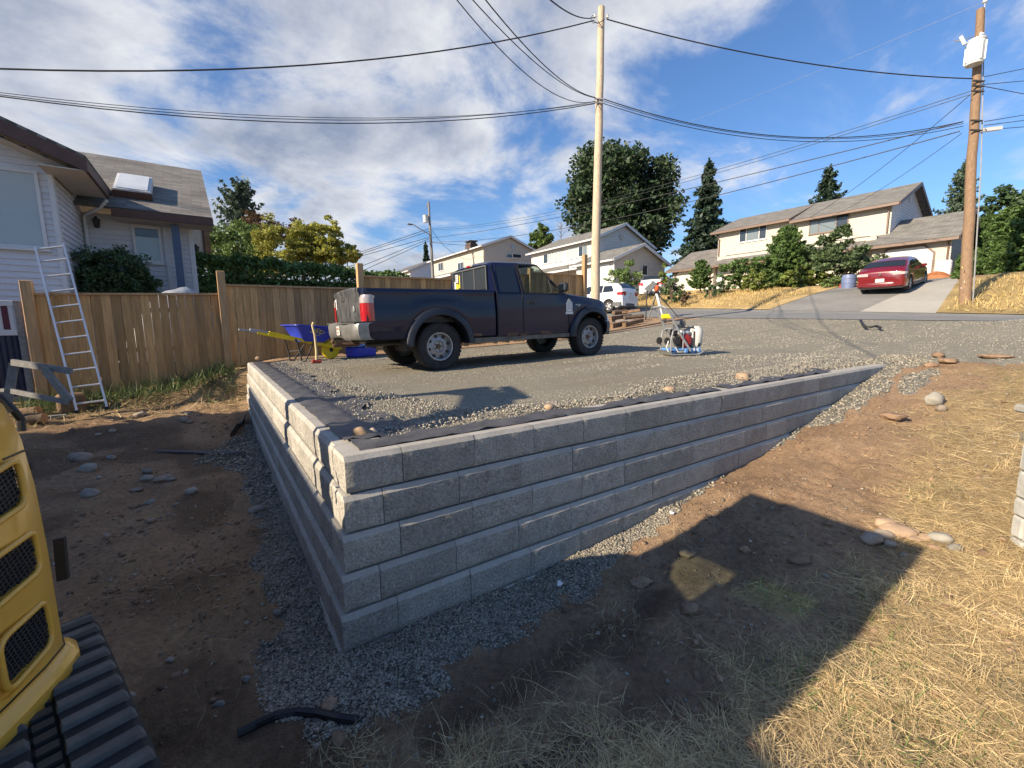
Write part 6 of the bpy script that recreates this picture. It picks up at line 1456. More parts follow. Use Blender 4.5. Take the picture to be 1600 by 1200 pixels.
# sledge hammer standing on its head
q = ground_at(495, 568); sh_ = thing('sledge_hammer', 'wooden handled sledge hammer standing on its red head by the wheelbarrow', 'hammer', q)
zt_ = float(atY(490, 504, q[1])[2]-q[2])
mb = MB(); mb.tube([(0, 0, .03), (.01, 0, .25), (.0, 0, zt_*.7), (-.03, 0, zt_*.93), (-.005, 0, zt_)], [.026, .024, .021, .022, .026], 10); kit('handle', mb, 'handle_wood', sh_, 60)
mb = MB(); mb.lathe([(.0, -.085), (.035, -.085), (.042, -.07), (.036, -.04), (.036, .04), (.042, .07), (.035, .085), (0, .085)], 8, 'x', (0, 0, .045)); kit('hammer_head', mb, 'red_tool', sh_)
q = ground_at(560, 559); bt = thing('blue_box', 'blue plastic box on the gravel behind the wheelbarrow wheel', 'box', q+np.array([.15, .3, 0]), .5); mb = MB(); mb.cbox((0, 0, .12), (.62, .36, .24), bev=.03); kit('body', mb, 'blue_tub', bt); mb = MB(); mb.cbox((0, 0, .255), (.66, .40, .03), bev=.01); kit('lid', mb, 'blue_steel', bt)
q = ground_at(428, 585); mb = MB(); rows = [[(.16*math.cos(a)*r_, .08*math.sin(a)*r_, .02+.03*(1-r_)+.02*math.sin(a*3)) for a in np.linspace(0, 2*PI, 12, endpoint=False)] for r_ in (1, .5, .02)]; mb.grid(rows, True); o = kit('glove', mb, 'barrel', None); o.location = q; tag(o, 'dropped blue work glove on the black fabric by the short wall', 'glove')
# black drain pipe lying on the gravel by the road, blue barrel, white tank and orange soil by the garage
pts = [hit(*p)+np.array([0, 0, .09]) for p in ((1344, 509), (1348, 513), (1352, 516.5), (1360, 516.5), (1369, 515), (1375, 518))]; pts[0][2] += .06
mb = MB(); mb.tube(pts, .035, 8); tag(kit('drain_pipe', mb, 'black', None), 'bent black drain pipe lying on the gravel near the road', 'pipe')
q = ground_at(1325, 450); br = thing('barrel', 'blue plastic barrel at the driveway edge beside the pine', 'barrel', q); s_ = float((q-CP)@FW)/672
mb = MB(); mb.lathe([(9*s_, -.1), (9.5*s_, 8*s_), (9.5*s_, 15*s_), (8.6*s_, 20*s_), (7.6*s_, 20*s_), (7.6*s_, 18*s_)], 18); kit('body', mb, 'barrel', br, 40)
for z in (7, 14): mb = MB(); mb.lathe([(9.6*s_, (z-.7)*s_), (9.9*s_, z*s_), (9.6*s_, (z+.7)*s_)], 18, cap=False); kit('hoop', mb, 'barrel', br)
q2 = ground_at(1317, 450); rb = thing('red_crate', 'red plastic crate on the ground left of the blue barrel', 'crate', q2+np.array([.1, .1, 0]), .4); mb = MB(); mb.cbox((0, 0, 2.5*s_), (6*s_, 6*s_, 6*s_), bev=.03); kit('body', mb, 'red_tool', rb); mb = MB(); mb.cbox((0, 0, 6*s_), (6.6*s_, 6.6*s_, 1.0*s_)); kit('rim', mb, 'red_tool', rb)
a, b = loc5(1462, 406, -.9), loc5(1484, 432, -.9); wt = thing('water_tote', 'white plastic tank standing against the garage corner', 'tank', R5 @ Vector(((a.x+b.x)/2, -.6, -.4)), rz)
hh_ = a.z-b.z+.3; ww_ = abs(b.x-a.x); mb = MB(); mb.cbox((0, 0, hh_/2+.15), (ww_, .55, hh_), bev=.06); kit('body', mb, 'shed', wt, 50)
for k_ in range(4): mb = MB(); mb.bar((-ww_/2, -.29, .3+k_*hh_/4), (ww_/2, -.29, .3+k_*hh_/4), .02, .03); kit('band', mb, 'white_trim', wt)
mb = MB(); mb.box((-ww_/2-.05, -.32, -.5), (ww_/2+.05, .3, .14)); kit('plinth', mb, 'red_soil', wt)
def heap(name, label, c, r, h, m, seed):
    r_ = np.random.default_rng(seed); mb = MB(); rows = []
    for i in range(9):
        t = i/8; rows.append([(r[0]*t*math.cos(a)*(1+.15*math.sin(3*a+seed)), r[1]*t*math.sin(a)*(1+.15*math.cos(2*a+seed)), h*(1-t*t)*(1+.15*math.sin(a*4+t*5))-.06*t) for a in np.linspace(0, 2*PI, 20, endpoint=False)])
    mb.grid(rows, True); o = mb.build(name, MT[m], None, 70); o.location = tuple(float(v) for v in c); return tag(o, label, 'soil heap')
q = R5 @ Vector((loc5(1462, 440, -1.4).x, -1.5, 0)); heap('soil_heap', 'heap of orange soil in front of the white tank by the garage', (q.x, q.y, float(H(q.x, q.y))), (.8, .7), .35, 'red_soil', 3)
# veneered stone pillar at the right edge
q = ground_at(1578, 890); pr = thing('stone_pillar', 'pale stone veneered garden pillar at the right edge', 'pillar', (q[0], q[1], q[2]-.1), 0)
zt = float(at(1592, 655, 2.5)[2])-q[2]+.1
tw = Vector((RT[0], RT[1], 0)).normalized(); 
Mp = Matrix.Rotation(math.atan2(tw.y, tw.x)-.25, 4, 'Z') @ Matrix.Translation((.20, 0, 0))
mb = MB(Mp); mb.box((.015, -.30, 0), (.55, .30, zt-.01)); kit('core', mb, 'mortar', pr)
z = .02; rr_ = np.random.default_rng(5)
while z < zt-.12:
    h = float(rr_.uniform(.10, .19)); h = min(h, zt-z)
    for face in range(3):                                          # left face, front face, back face
        a = -.30 if face == 0 else .0; end = .30 if face == 0 else .55
        while a < end-.06:
            w = min(float(rr_.uniform(.16, .32)), end-a)
            c = (0, 0, 0); g = .008; d = float(rr_.uniform(.012, .03)); mb = MB(Mp)
            if face == 0: mb.cbox((.012, a+w/2, z+h/2), (.03+d, w-g, h-g), bev=.012)
            elif face == 1: mb.cbox((a+w/2, -.30, z+h/2), (w-g, .03+d, h-g), bev=.012)
            else: mb.cbox((a+w/2, .30, z+h/2), (w-g, .03+d, h-g), bev=.012)
            kit('stone', mb, 'stone_white', pr); a += w
    z += h
mb = MB(Mp); mb.cbox((.27, 0, zt+.02), (.66, .68, .05), bev=.012); kit('cap_stone', mb, 'mortar', pr)
# ---------------------------------------------------------------- utility poles and overhead cables
def pole(name, label, base, top, r0, r1, m):
    b = Vector(base); t = Vector(top); o = thing(name, label, 'utility pole', b); mb = MB(); d = t-b
    rr = np.random.default_rng(int(r0*1000)); pts = [d*(i/14)+Vector((rr.normal(0, .008), rr.normal(0, .008), 0))*(0 < i < 14) for i in range(15)]; pts[0] = d*-.06
    mb.tube(pts, [r0+(r1-r0)*i/14 for i in range(15)], 14); mb.build('shaft', MT[m], o, 50); return o, b, t
DA, DB, DC = 15.0, 15.6, 52.0
B = at(929.5, 470, DA); pa, a0, a1 = pole('utility_pole', 'pale new wooden utility pole behind the truck nose', (B[0], B[1], float(H(B[0], B[1]))-.1), at(939.5, 12, DA), .165, .118, 'pole_new')
B = hit(1507, 476); DB = float((B-CP)@FW)
pb, b0, b1 = pole('utility_pole', 'brown wooden utility pole carrying a transformer on the right', B, at(1532, 15, DB), .175, .115, 'pole_old')
pcl, c0, c1 = pole('utility_pole', 'distant grey utility pole with a street lamp arm beyond the hedge', (*at(677, 440, DC)[:2], at(677, 440, DC)[2]), at(669.5, 315, DC), .20, .12, 'pole_grey')
def rel(o, p): return tuple(float(v) for v in (np.array(p)-np.array(o.location)))
# fittings
def spool(o, p, n='insulator', m='porcelain', s=1.0):
    mb = MB(); p = Vector(rel(o, p)); mb.lathe([(.03*s, -.06*s), (.055*s, -.04*s), (.03*s, 0), (.055*s, .04*s), (.03*s, .06*s)], 10, 'z', tuple(p)); mb.build(n, MT[m], o, 50)
for q in ((929.5, 25), (949, 26)): spool(pa, at(*q, DA))
mb = MB(); mb.tube([rel(pa, at(928, 33, DA-.16)), rel(pa, at(934, 37, DA-.2)), rel(pa, at(945, 30, DA-.16))], .012, 6); mb.tube([rel(pa, at(922, 30, DA)), rel(pa, at(926, 24, DA)), rel(pa, at(932, 26, DA))], .01, 6); mb.tube([rel(pa, at(924, 30, DA)), rel(pa, at(926, 36, DA)), rel(pa, at(934, 35, DA-.15))], .01, 6); mb.build('jumper', MT['wire'], pa)
for y in (154, 160): mb = MB(); mb.bar(rel(pa, at(929, y, DA-.10)), rel(pa, at(944, y+1, DA-.10)), .06, .04); mb.build('bracket', MT['alu_dull'], pa)
# right pole: transformer, cut-out, brackets, lamp arm
k = DB/672
c = Vector(rel(pb, at(1524, 82, DB-.30))); R_ = 10.5*k; hh = 35*k
mb = MB(); mb.lathe([(0, -hh/2), (R_*.95, -hh/2), (R_, -hh/2+.03), (R_, hh/2-.05), (R_*1.06, hh/2-.05), (R_*1.06, hh/2), (R_*.5, hh/2+.07), (0, hh/2+.08)], 22, 'z', tuple(c)); tf = mb.build('transformer', MT['transformer'], pb, 40)
for a in np.linspace(0, 2*PI, 9)[:-1]: mb = MB(); mb.cbox((c.x+R_*1.03*math.cos(a), c.y+R_*1.03*math.sin(a), c.z-.02), (.05, .05, hh*.75), Matrix.Rotation(a, 3, 'Z')); mb.build('cooling_fin', MT['transformer'], tf)
for da in (-.6, 0, .6): mb = MB(); mb.lathe([(.03, 0), (.05, .05), (.03, .09), (.05, .13), (.02, .18)], 8, 'z', (c.x+R_*.6*math.sin(da), c.y-R_*.5*math.cos(da), c.z+hh/2)); mb.build('bushing', MT['porcelain'], tf)
mb = MB(); mb.tube([rel(pb, at(1524, 56, DB-.12)), rel(pb, at(1508, 61, DB-.2))], .018, 6); mb.tube([rel(pb, at(1508, 72, DB-.2)), rel(pb, at(1501, 64, DB-.2)), rel(pb, at(1491, 64, DB-.2))], .018, 6); cu = mb.build('cutout_arm', MT['alu_dull'], pb)
mb = MB(); a_, b_ = rel(pb, at(1501, 57, DB-.22)), rel(pb, at(1507, 69, DB-.22)); mb.tube([a_, b_], .055, 8); mb.build('fuse_cutout', MT['porcelain'], cu, 40)
mb = MB(); mb.tube([rel(pb, at(1538.5, 27, DB)), rel(pb, at(1539, 2, DB))], .022, 6); mb.build('top_pin', MT['alu'], pb); spool(pb, at(1539, 1, DB), s=1.5)
mb = MB(); mb.tube([rel(pb, at(1538.5, 20, DB-.05)), rel(pb, at(1533, 260, DB-.08)), rel(pb, at(1520, 474, DB-.10))], .022, 6); mb.build('ground_conduit', MT['alu_dull'], pb)
for y in (126, 134, 142, 188, 203): mb = MB(); x = 1529-(y-126)*.05; mb.bar(rel(pb, at(x-9, y, DB-.15)), rel(pb, at(x+9, y+1, DB-.15)), .05, .05); mb.build('bracket', MT['dark_steel'], pb)
mb = MB(); mb.bar(rel(pb, at(1532, 204, DB)), rel(pb, at(1564, 200, DB)), .12, .12); mb.build('arm', MT['white_trim'], pb)
mb = MB(); mb.cbox(rel(pb, at(1504, 418, DB-.24)), (.10, .02, .05)); mb.build('tag', MT['sticker_yellow'], pb)
for q in ((1507, 440), (1502, 450)): mb = MB(); mb.cbox(rel(pb, at(*q, DB-.24)), (.035, .02, .035)); mb.build('tag', MT['sticker_white'], pb)
# far pole: transformer, street lamp
mb = MB(); c = Vector(rel(pcl, at(665, 342, DC-.3))); mb.lathe([(0, -.42), (.30, -.42), (.32, .36), (.34, .40), (0, .46)], 16, 'z', tuple(c)); mb.build('transformer', MT['transformer'], pcl, 40)
mb = MB(); mb.tube([rel(pcl, at(672, 367, DC)), rel(pcl, at(655, 357, DC-1)), rel(pcl, at(646, 351, DC-1.5)), rel(pcl, at(641, 350, DC-2))], .06, 6); la = mb.build('lamp_arm', MT['alu_dull'], pcl)
mb = MB(); mb.cbox(rel(pcl, at(640.5, 350.5, DC-2)), (.6, .25, .16), bev=.05); mb.build('lamp_head', MT['grey_trim'], la)
mb = MB(); mb.bar(rel(pcl, at(668, 318, DC)), rel(pcl, at(666, 326, DC)), .1, .1); mb.build('top_pin', MT['alu_dull'], pcl)
# cables: hung between two points, sagging through the height seen half way
def cable(label, A, Bp, mid=None, r=.012, name='overhead_cable', group=None, n=30, m='wire', twist=0):
    A, Bp = np.array(A, float), np.array(Bp, float); s = 0
    if mid is not None:                                             # find the sag that puts the curve through this picture point
        best = None
        for f in np.linspace(.12, .88, 60):
            p = A+(Bp-A)*f; v = p-CP; d = v@FW; x = 800+CF*(v@RT)/d
            e = abs(x-mid[0])
            if best is None or e < best[0]: best = (e, f, p, d)
        _, f, p, d = best; q = at(mid[0], mid[1], d); s = (p[2]-q[2])/(4*f*(1-f))
    pts = []
    ext = 1.7 if not -20 < 800+CF*((Bp-CP)@RT)/((Bp-CP)@FW) < 1620 or 600-CF*((Bp-CP)@UP)/((Bp-CP)@FW) < -20 else 1   # spans that leave the picture run on
    for i in range(n+1): t = i/n*ext; q = A+(Bp-A)*t; pts.append((q[0], q[1], q[2]-s*4*t*(1-t)))
    mb = MB(); mb.tube(pts, r, 5); return tag(mb.build(name, MT[m], None, 60), label, 'cable', group)
PA = lambda y, x=936: at(x, y, DA-.1); PB = lambda y, x=1524: at(x, y, DB-.15); PC = lambda y, x=672: at(x, y, DC)
cable('thick black cable from the pale pole top to the upper left picture edge', PA(32, 928), at(-60, 105, 9.5), (480, 99), .020)
cable('service cable from the pale pole top up and over the camera', PA(27, 930), at(800, -60, 7), (895, 21), .016)
cable('lowest of the three cables sagging left above the white house roof', PA(162, 929), at(-60, 142, 9.5), (500, 190), .014)
cable('middle of the three cables sagging left above the white house roof', PA(161, 929), at(-60, 137, 9.5), (480, 181), .008)
cable('topmost of the three cables sagging left above the white house roof', PA(159, 929), at(-60, 140, 9.7), (500, 185), .010)
cable('upper of three cables rising from the pale pole over the yard', PA(152, 930), at(735, -30, 7), (850, 100), .012)
cable('middle of three cables rising from the pale pole over the yard', PA(153, 930), at(712, -30, 7), (822, 84), .010)
cable('lower of three cables rising from the pale pole over the yard', PA(158, 930), at(690, -30, 7), (800, 94), .010)
cable('thick black cable between the pale pole top and the transformer pole', PA(30, 948), PB(123, 1520), (1230, 93), .020)
cable('upper of the bundled cables between the two near poles', PA(155, 944), PB(190, 1505), (1200, 209), .016)
cable('middle of the bundled cables between the two near poles', PA(158, 944), PB(193, 1505), (1200, 211), .010)
cable('lower of the bundled cables between the two near poles', PA(162, 944), PB(197, 1505), (1190, 214), .012)
cable('upper wire from the transformer pole down to the distant pole', PB(142, 1518), PC(357), (1090, 272), .013)
cable('second wire from the transformer pole down to the distant pole', PB(147, 1518), PC(359), (1090, 277), .013)
cable('third cable from the transformer pole down to the distant pole', PB(190, 1505), PC(372), (1090, 292), .020)
cable('lowest cable from the transformer pole down to the distant pole', PB(205, 1500), PC(378), (1090, 313), .020)
cable('service drop from the transformer pole to the duplex eave', PB(148, 1516), R5 @ Vector((-7.4, .75, 4.9)), (1400, 245), .012)
cable('second service drop from the transformer pole to the duplex wall', PB(208, 1503), R5 @ Vector((-6.2, .75, 4.7)), (1420, 268), .010)
for i, (y0, y1) in enumerate(((120, 104), (132, 125), (135, 150), (190, 177), (196, 186), (203, 197))):
    cable(('topmost', 'second highest', 'third highest', 'fourth highest', 'fifth highest', 'lowest')[i]+' of the cables leaving the transformer pole to the right', PB(y0, 1538), at(1680, y1-(y0-y1)*.8 if y1 < y0 else y1+12, DB+5), None, .013)
cable('thin pale conductor from the very top of the transformer pole', at(1538, 3, DB), at(900, 250, 60), (1330, 92), .006, m='alu_dull')
for i, (ya, yb, xb) in enumerate(((357, 395, 560), (361, 399, 556), (371, 402, 545), (373, 408, 590), (376, 412, 600))):
    cable(('topmost', 'second', 'third', 'fourth', 'lowest')[i]+' of the wires running left from the distant pole to the yellow tree', PC(ya, 671), at(xb-40, yb+14, DC-8), None, .028)
cable('wire from the distant pole to the chimney house ridge', PC(360, 675), at(716, 398, 60), (693, 383), .025)
cable('second wire from the distant pole towards the chimney house', PC(379, 676), at(800, 380, 58), (730, 383), .022)
# ---------------------------------------------------------------- trees, hedges and shrubs
def rot_quads(C, size, asp, R, up=.35, fold=None):
    """leaf quads at the points C (n,3): random facing, a little biased upwards"""
    n = len(C); nrm = R.normal(0, 1, (n, 3)); nrm[:, 2] += up*np.abs(R.normal(0, 1.5, n)); nrm /= np.linalg.norm(nrm, axis=1)[:, None]
    t = np.cross(nrm, R.normal(0, 1, (n, 3))); t /= np.linalg.norm(t, axis=1)[:, None]; b = np.cross(nrm, t)
    s = (size*R.uniform(.6, 1.35, n))[:, None]; w = s*asp
    V = np.stack([C-t*s*.5, C+b*w*.5+t*s*.05, C+t*s*.5, C-b*w*.5-t*s*.05], 1).reshape(-1, 3); F = np.arange(4*n).reshape(n, 4); return V, F
def leaves(name, C, size, m, parent, R, asp=.6, up=.35):
    V, F = rot_quads(C-np.array(parent.location), size, asp, R, up); return link(name, np_mesh(name, V, F), MT[m], parent)
def blob(R, c, r, n, k, spread=.24, shell=.55, flat=0, gap=0):
    """n leaves in k clumps through an ellipsoid, more of them near the outside"""
    u = R.normal(0, 1, (k, 3)); u /= np.linalg.norm(u, axis=1)[:, None]; rad = R.uniform(shell, 1, k)[:, None]**.8
    wob = 1+.20*np.sin(u[:, :1]*5+R.uniform(0, 6))+.16*np.sin(u[:, 2:]*6+u[:, 1:2]*5+R.uniform(0, 6))
    cc = np.array(c)+u*rad*wob*np.array(r); cl = R.integers(0, k, n); q = R.normal(0, 1, (n, 3)); q /= np.maximum(np.linalg.norm(q, axis=1)[:, None], 1e-6)
    return cc[cl]+q*(R.uniform(0, 1, n)[:, None]**.5)*spread*np.array(r)*np.array([1, 1, .75])
def limbs(t, base, c, r, trunk_r, R, n=6, m='bark'):
    o = np.array(t.location); mb = MB(); top = np.array(c)+np.array([0, 0, r[2]*.3]); b = np.array(base)-o; e = top-o
    mb.tube([tuple(b), tuple(b*.6+e*.4+R.normal(0, .1*trunk_r, 3)), tuple(e)], [trunk_r, trunk_r*.7, trunk_r*.2], 8)
    for _ in range(n):
        f = R.uniform(.3, .85); s = b*(1-f)+e*f; d = R.normal(0, 1, 3); d[2] = abs(d[2])*.6+.2; d /= np.linalg.norm(d); mb.tube([tuple(s), tuple(s+d*np.array(r)*.45), tuple(s+d*np.array(r)*.8+np.array([0, 0, .1*r[2]]))], [trunk_r*.35, trunk_r*.2, trunk_r*.05], 5)
    return mb.build('trunk', MT[m], t)
def tree(name, label, cat, base, c, r, n, k, size, m, seed, trunk=.2, nl=6, parts=None, **kw):
    R = np.random.default_rng(seed); t = thing(name, label, cat, base); limbs(t, base, c, r, trunk, R, nl)
    if parts: C = np.concatenate([blob(R, pc_, pr_, int(n*f), max(6, int(k*f)), **kw) for pc_, pr_, f in parts])
    else: C = blob(R, c, r, n, k, **kw)
    leaves('crown', C, size, m, t, R); return t
def conifer(name, label, base, h, r, m, seed, whorls=26, per=9, size=.3, droop=.35, start=.08, trunk=.22, dens=1.0, open_=.0, cat='tree', power=.9):
    """spruce or fir: drooping boughs in whorls, each bough a spray of small flat twigs"""
    R = np.random.default_rng(seed); t = thing(name, label, cat, base); mb = MB(); mb.tube([(0, 0, -.3), (0, 0, h*.5), (0, 0, h*.99)], [trunk, trunk*.6, .02], 7)
    P = []
    for w in range(whorls):
        f = start+(1-start)*(w/whorls)**.92; z = h*f; rl = r*(1-f)**power*R.uniform(.85, 1.12)+.06*r
        for b in range(per):
            if R.random() < open_: continue
            a = R.uniform(0, 2*PI); L = rl*R.uniform(.55, 1.2); nseg = max(4, int(16*dens*L/r)+3)
            s = np.linspace(.08, 1, nseg); x = L*s; zz = z-droop*L*s**1.4+.30*L*s**3*R.uniform(.4, 1.3)
            for q in range(nseg):
                wd = .20*L*(1-s[q])*.8+.07*L+.02; kk = max(2, int(5*dens))
                lat = R.uniform(-wd, wd, kk); P.append(np.stack([np.cos(a)*x[q]-np.sin(a)*lat, np.sin(a)*x[q]+np.cos(a)*lat, zz[q]-np.abs(lat)*.25+R.normal(0, .03*r, kk)], 1))
            if b % 3 == 0: mb.tube([(0, 0, z), (math.cos(a)*L*.5, math.sin(a)*L*.5, float(z-droop*L*.35)), (math.cos(a)*L*.9, math.sin(a)*L*.9, float(z-droop*L*.6))], [.03, .02, .006], 4)
    P.append(np.stack([R.normal(0, .015*r, 14), R.normal(0, .015*r, 14), np.linspace(h*.95, h*1.02, 14)], 1))
    mb.build('trunk', MT['bark'], t); C = np.concatenate(P)+np.array(base); leaves('crown', C, size, m, t, R, asp=.45, up=.6); return t
def on(px, D, lift=-.3): p = at(px, 470, D); return np.array([p[0], p[1], float(H(p[0], p[1]))+lift])
def zof(py, px, D): return float(at(px, py, D)[2])
def T3(px, py, D): return tuple(float(v) for v in at(px, py, D))
# the big maple behind the white house, in three masses
D = 60; b = on(968, D); k = D/672
tree('maple_tree', 'big dark maple towering behind the white house and pale pole', 'tree', b, T3(966, 310, D), (80*k, 80*k, 78*k), 42000, 320, .60, 'maple_leaf', 1, .6, 8,
     parts=[(T3(964, 290, D), (64*k, 64*k, 58*k), .40), (T3(925, 315, D), (44*k, 50*k, 48*k), .16), (T3(1010, 330, D), (46*k, 50*k, 66*k), .22), (T3(968, 370, D), (72*k, 60*k, 40*k), .22)], spread=.36, shell=.30)
D = 50; b = on(1098, D); conifer('spruce_tree', 'tall drooping spruce between the maple and the duplex', b, zof(262, 1098, D)-b[2], 56*D/672, 'spruce', 2, 30, 10, .48, .55, .02, .3, 1.3)
D = 66; b = on(1280, D); conifer('spruce_tree', 'spruce tip showing above the duplex roof ridge', b, zof(270, 1280, D)-b[2], 60*D/672, 'spruce', 3, 26, 9, .6, .2, .05, .3, 1.1)
D = 48; b = on(1482, D); conifer('spruce_tree', 'bluish spruce rising behind the garage roof', b, zof(262, 1480, D)-b[2], 52*D/672, 'blue_spruce', 4, 26, 9, .42, .15, .05, .3, 1.1)
D = 80; b = on(845, D); tree('round_tree', 'small round tree between the chimney house and the white house', 'tree', b, T3(845, 374, D), (22*D/672, 20*D/672, 22*D/672), 1600, 40, .8, 'green_leaf', 5, .3, 6)
D = 85; b = on(876, D); t = thing('bare_tree', 'thin leafless tree beside the small round tree', 'tree', b); R = np.random.default_rng(6); mb = MB(); hb = zof(346, 872, D)-b[2]; mb.tube([(0, 0, 0), (0, 0, hb)], [.18, .03], 5)
for _ in range(26): z = hb*R.uniform(.4, .95); a = R.uniform(0, 2*PI); L = R.uniform(.5, 1.3); mb.tube([(0, 0, z), (L*math.cos(a), L*math.sin(a), z+L*.9)], [.05, .015], 4)
mb.build('trunk', MT['bark'], t)
D = 95; b = on(668, D); conifer('spruce_tree', 'small far spruce tip behind the distant pole', b, zof(383, 667, D)-b[2], 14*D/672, 'spruce', 7, 14, 6, .8, .2, .4)
# right hand edge
D = 34; b = on(1572, D); tree('dark_tree', 'dark brownish tree standing behind the bright cedars at the right edge', 'tree', b, T3(1575, 345, D), (44*D/672, 44*D/672, 44*D/672), 5000, 60, .38, 'dark_bush', 8, .3, 6)
for i, (px, py, D, rx, top, lab) in enumerate(((1530, 470, 27, 24, 338, 'bright green cedar just right of the brown pole'), (1568, 470, 24, 34, 326, 'bright green cedar second to the right of the brown pole'), (1610, 470, 22, 40, 318, 'bright green cedar cut off by the right picture edge'), (1547, 470, 22, 22, 372, 'low green cedar in front of the taller two right of the brown pole'))):
    b = on(px, D); conifer('cedar_tree', lab, b, zof(top, px, D)-b[2], rx*D/672*1.35, 'cedar_leaf', 20+i, 22, 11, .22, .25, .0, .15, 1.5, power=.5)
D = 21; b = on(1495, D); conifer('cedar_tree', 'small low cedar between the garage corner and the brown pole', b, zof(398, 1495, D)-b[2], 12*D/672, 'cedar_leaf', 26, 14, 9, .18, .3, .0, .08, 1.0, power=.5)
D = 55; b = on(1600, D); conifer('spruce_tree', 'dark conifer branch tips entering at the upper right edge', b+np.array([2.5, -1.5, 0]), zof(270, 1600, D)-b[2]+3, 5.5, 'spruce', 30, 20, 8, .5, .1, .2)
# left of the hedge: conifer, green, red and yellow crowns
D = 34; b = on(388, D); conifer('blue_conifer', 'blue green conifer with upswept tips behind the yellow tree', b, zof(290, 378, D)-b[2], 58*D/672, 'blue_spruce', 31, 22, 8, .36, -.25, .2, .3, 1.1, power=.55)
D = 30; b = on(425, D); tree('plum_tree', 'reddish leaved tree peeping out between the conifer and yellow tree', 'tree', b, T3(420, 358, D), (46*D/672, 30*D/672, 20*D/672), 4500, 90, .17, 'red_leaf', 32, .15, 5, spread=.22)
D = 25; b = on(375, D); tree('green_tree', 'mid green leafy tree beside the white house wing', 'tree', b, T3(372, 395, D), (52*D/672, 44*D/672, 42*D/672), 15000, 200, .155, 'green_leaf', 33, .15, 6, spread=.22)
D = 24; b = on(470, D); tree('yellow_maple', 'wide yellow green maple rising above the cedar hedge', 'tree', b, T3(475, 385, D), (60*D/672, 50*D/672, 40*D/672), 24000, 260, .15, 'yellow_leaf', 34, .18, 8, parts=[(T3(460, 390, D), (52*D/672, 44*D/672, 42*D/672), .55), (T3(505, 378, D), (36*D/672, 34*D/672, 30*D/672), .25), (T3(505, 405, D), (50*D/672, 40*D/672, 24*D/672), .2)], spread=.20)
D = 25; b = on(540, D); tree('yellow_maple', 'low spreading yellow green branch tips at the right end of the yellow tree', 'tree', b, T3(543, 397, D), (24*D/672, 22*D/672, 12*D/672), 1600, 40, .2, 'yellow_leaf', 35, .08, 4, spread=.22)
D = 27; b = on(322, D); tree('pale_conifer', 'pale green feathery shrub tree against the white house corner', 'tree', b, T3(328, 385, D), (22*D/672, 22*D/672, 34*D/672), 2600, 60, .22, 'lime_leaf', 36, .1, 5)
# clipped cedar hedge behind the fence: one long mass of sprays
R = np.random.default_rng(40); n = 22000
hd = thing('cedar_hedge', 'long dark clipped cedar hedge behind the board fence', 'hedge', (2.5, 14.5, .8))
x0, x1 = -.9, 6.0; X = R.uniform(x0, x1, n); face = R.random(n); Zt = np.interp(X, [-1, .4, 2, 4, 6.2], [3.75, 3.8, 3.75, 3.62, 3.55])+.16*vnoise(X, X*0, .5)+.16*vnoise(X, X*0+3, .17)
Yh = np.where(face < .6, 14.0+R.normal(0, .10, n), 14.0+R.uniform(0, 1.2, n)); Zh = np.where(face < .6, 1.0+(Zt-1.0)*R.random(n), Zt+R.normal(0, .06, n))
Yh = Yh+.22*vnoise(X, Zh, .55)+.12*vnoise(X, Zh+7, .2)
leaves('foliage', np.stack([X, Yh, Zh], 1), .15, 'hedge_leaf', hd, R, .5, .2)
mb = MB(); mb.box((x0-2.5+.1, -.30, -.3), (x1-2.5-.1, .55, 2.45)); mb.build('inner_twigs', MT['dark_bush'], hd)
for q in range(9): mb = MB(); xx = x0+.4+q*.78; mb.tube([(xx-2.5, -.15, -.4), (xx-2.5+.05, -.2, 1.0), (xx-2.5, 0, 2.4)], [.05, .04, .01], 6); mb.build('trunk', MT['bark'], hd)
# shrubs before the duplex
def shrub(name, label, px, D, top, bot, rx, m, seed, n=2600, size=.15, k=50, cat='shrub', parts=None, up=.4, spread=.26):
    c = at(px, (top+bot)/2, D); b = on(px, D, -.05); kk = D/672; R = np.random.default_rng(seed); t = thing(name, label, cat, (b[0], b[1], min(b[2], zof(bot, px, D)-.05)))
    zt_, zb_ = zof(top, px, D), min(zof(bot, px, D), float(t.location.z)+.12); rz_ = (zt_-zb_)/2; c = np.array([c[0], c[1], (zt_+zb_)/2]); mb = MB()
    for _ in range(5): a = R.uniform(0, 2*PI); e = np.array([c[0]+rx*kk*.5*math.cos(a), c[1]+rx*kk*.5*math.sin(a), c[2]+rz_*.4])-np.array(t.location); mb.tube([(0, 0, -.1), tuple(e*.5), tuple(e)], [.025, .02, .008], 5)
    mb.build('stems', MT['bark'], t)
    if parts is None: C = blob(R, c, (rx*kk, rx*kk, rz_), n, k, spread=spread)
    else: C = np.concatenate([blob(R, at(p[0], p[1], D), (p[2]*kk, p[2]*kk, p[3]*kk), int(n*p[4]), max(5, int(k*p[4])), spread=spread) for p in parts])
    leaves('foliage', C, size, m, t, R, .55, up); return t
shrub('round_bush', 'round clipped green bush behind the white crossover', 976, 29, 413, 450, 25, 'green_leaf', 50, 4000, .17, 60)
D = 23.5; b = hit(1094, 461); conifer('young_conifer', 'small bright conifer standing alone on the dry lawn', b, zof(407, 1093, float((b-CP)@FW))-b[2], 21*float((b-CP)@FW)/672, 'cedar_leaf', 51, 14, 9, .16, -.10, .22, .05, 1.3, cat='tree', power=.55)
shrub('pine_shrub', 'wispy grey green shrub left of the small lawn conifer', 1050, 26, 436, 462, 18, 'pine', 52, 1500, .16, 30)
shrub('golden_shrub', 'small golden shrub at the left garage corner', 1037, 31, 418, 445, 11, 'lime_leaf', 53, 900, .2, 20)
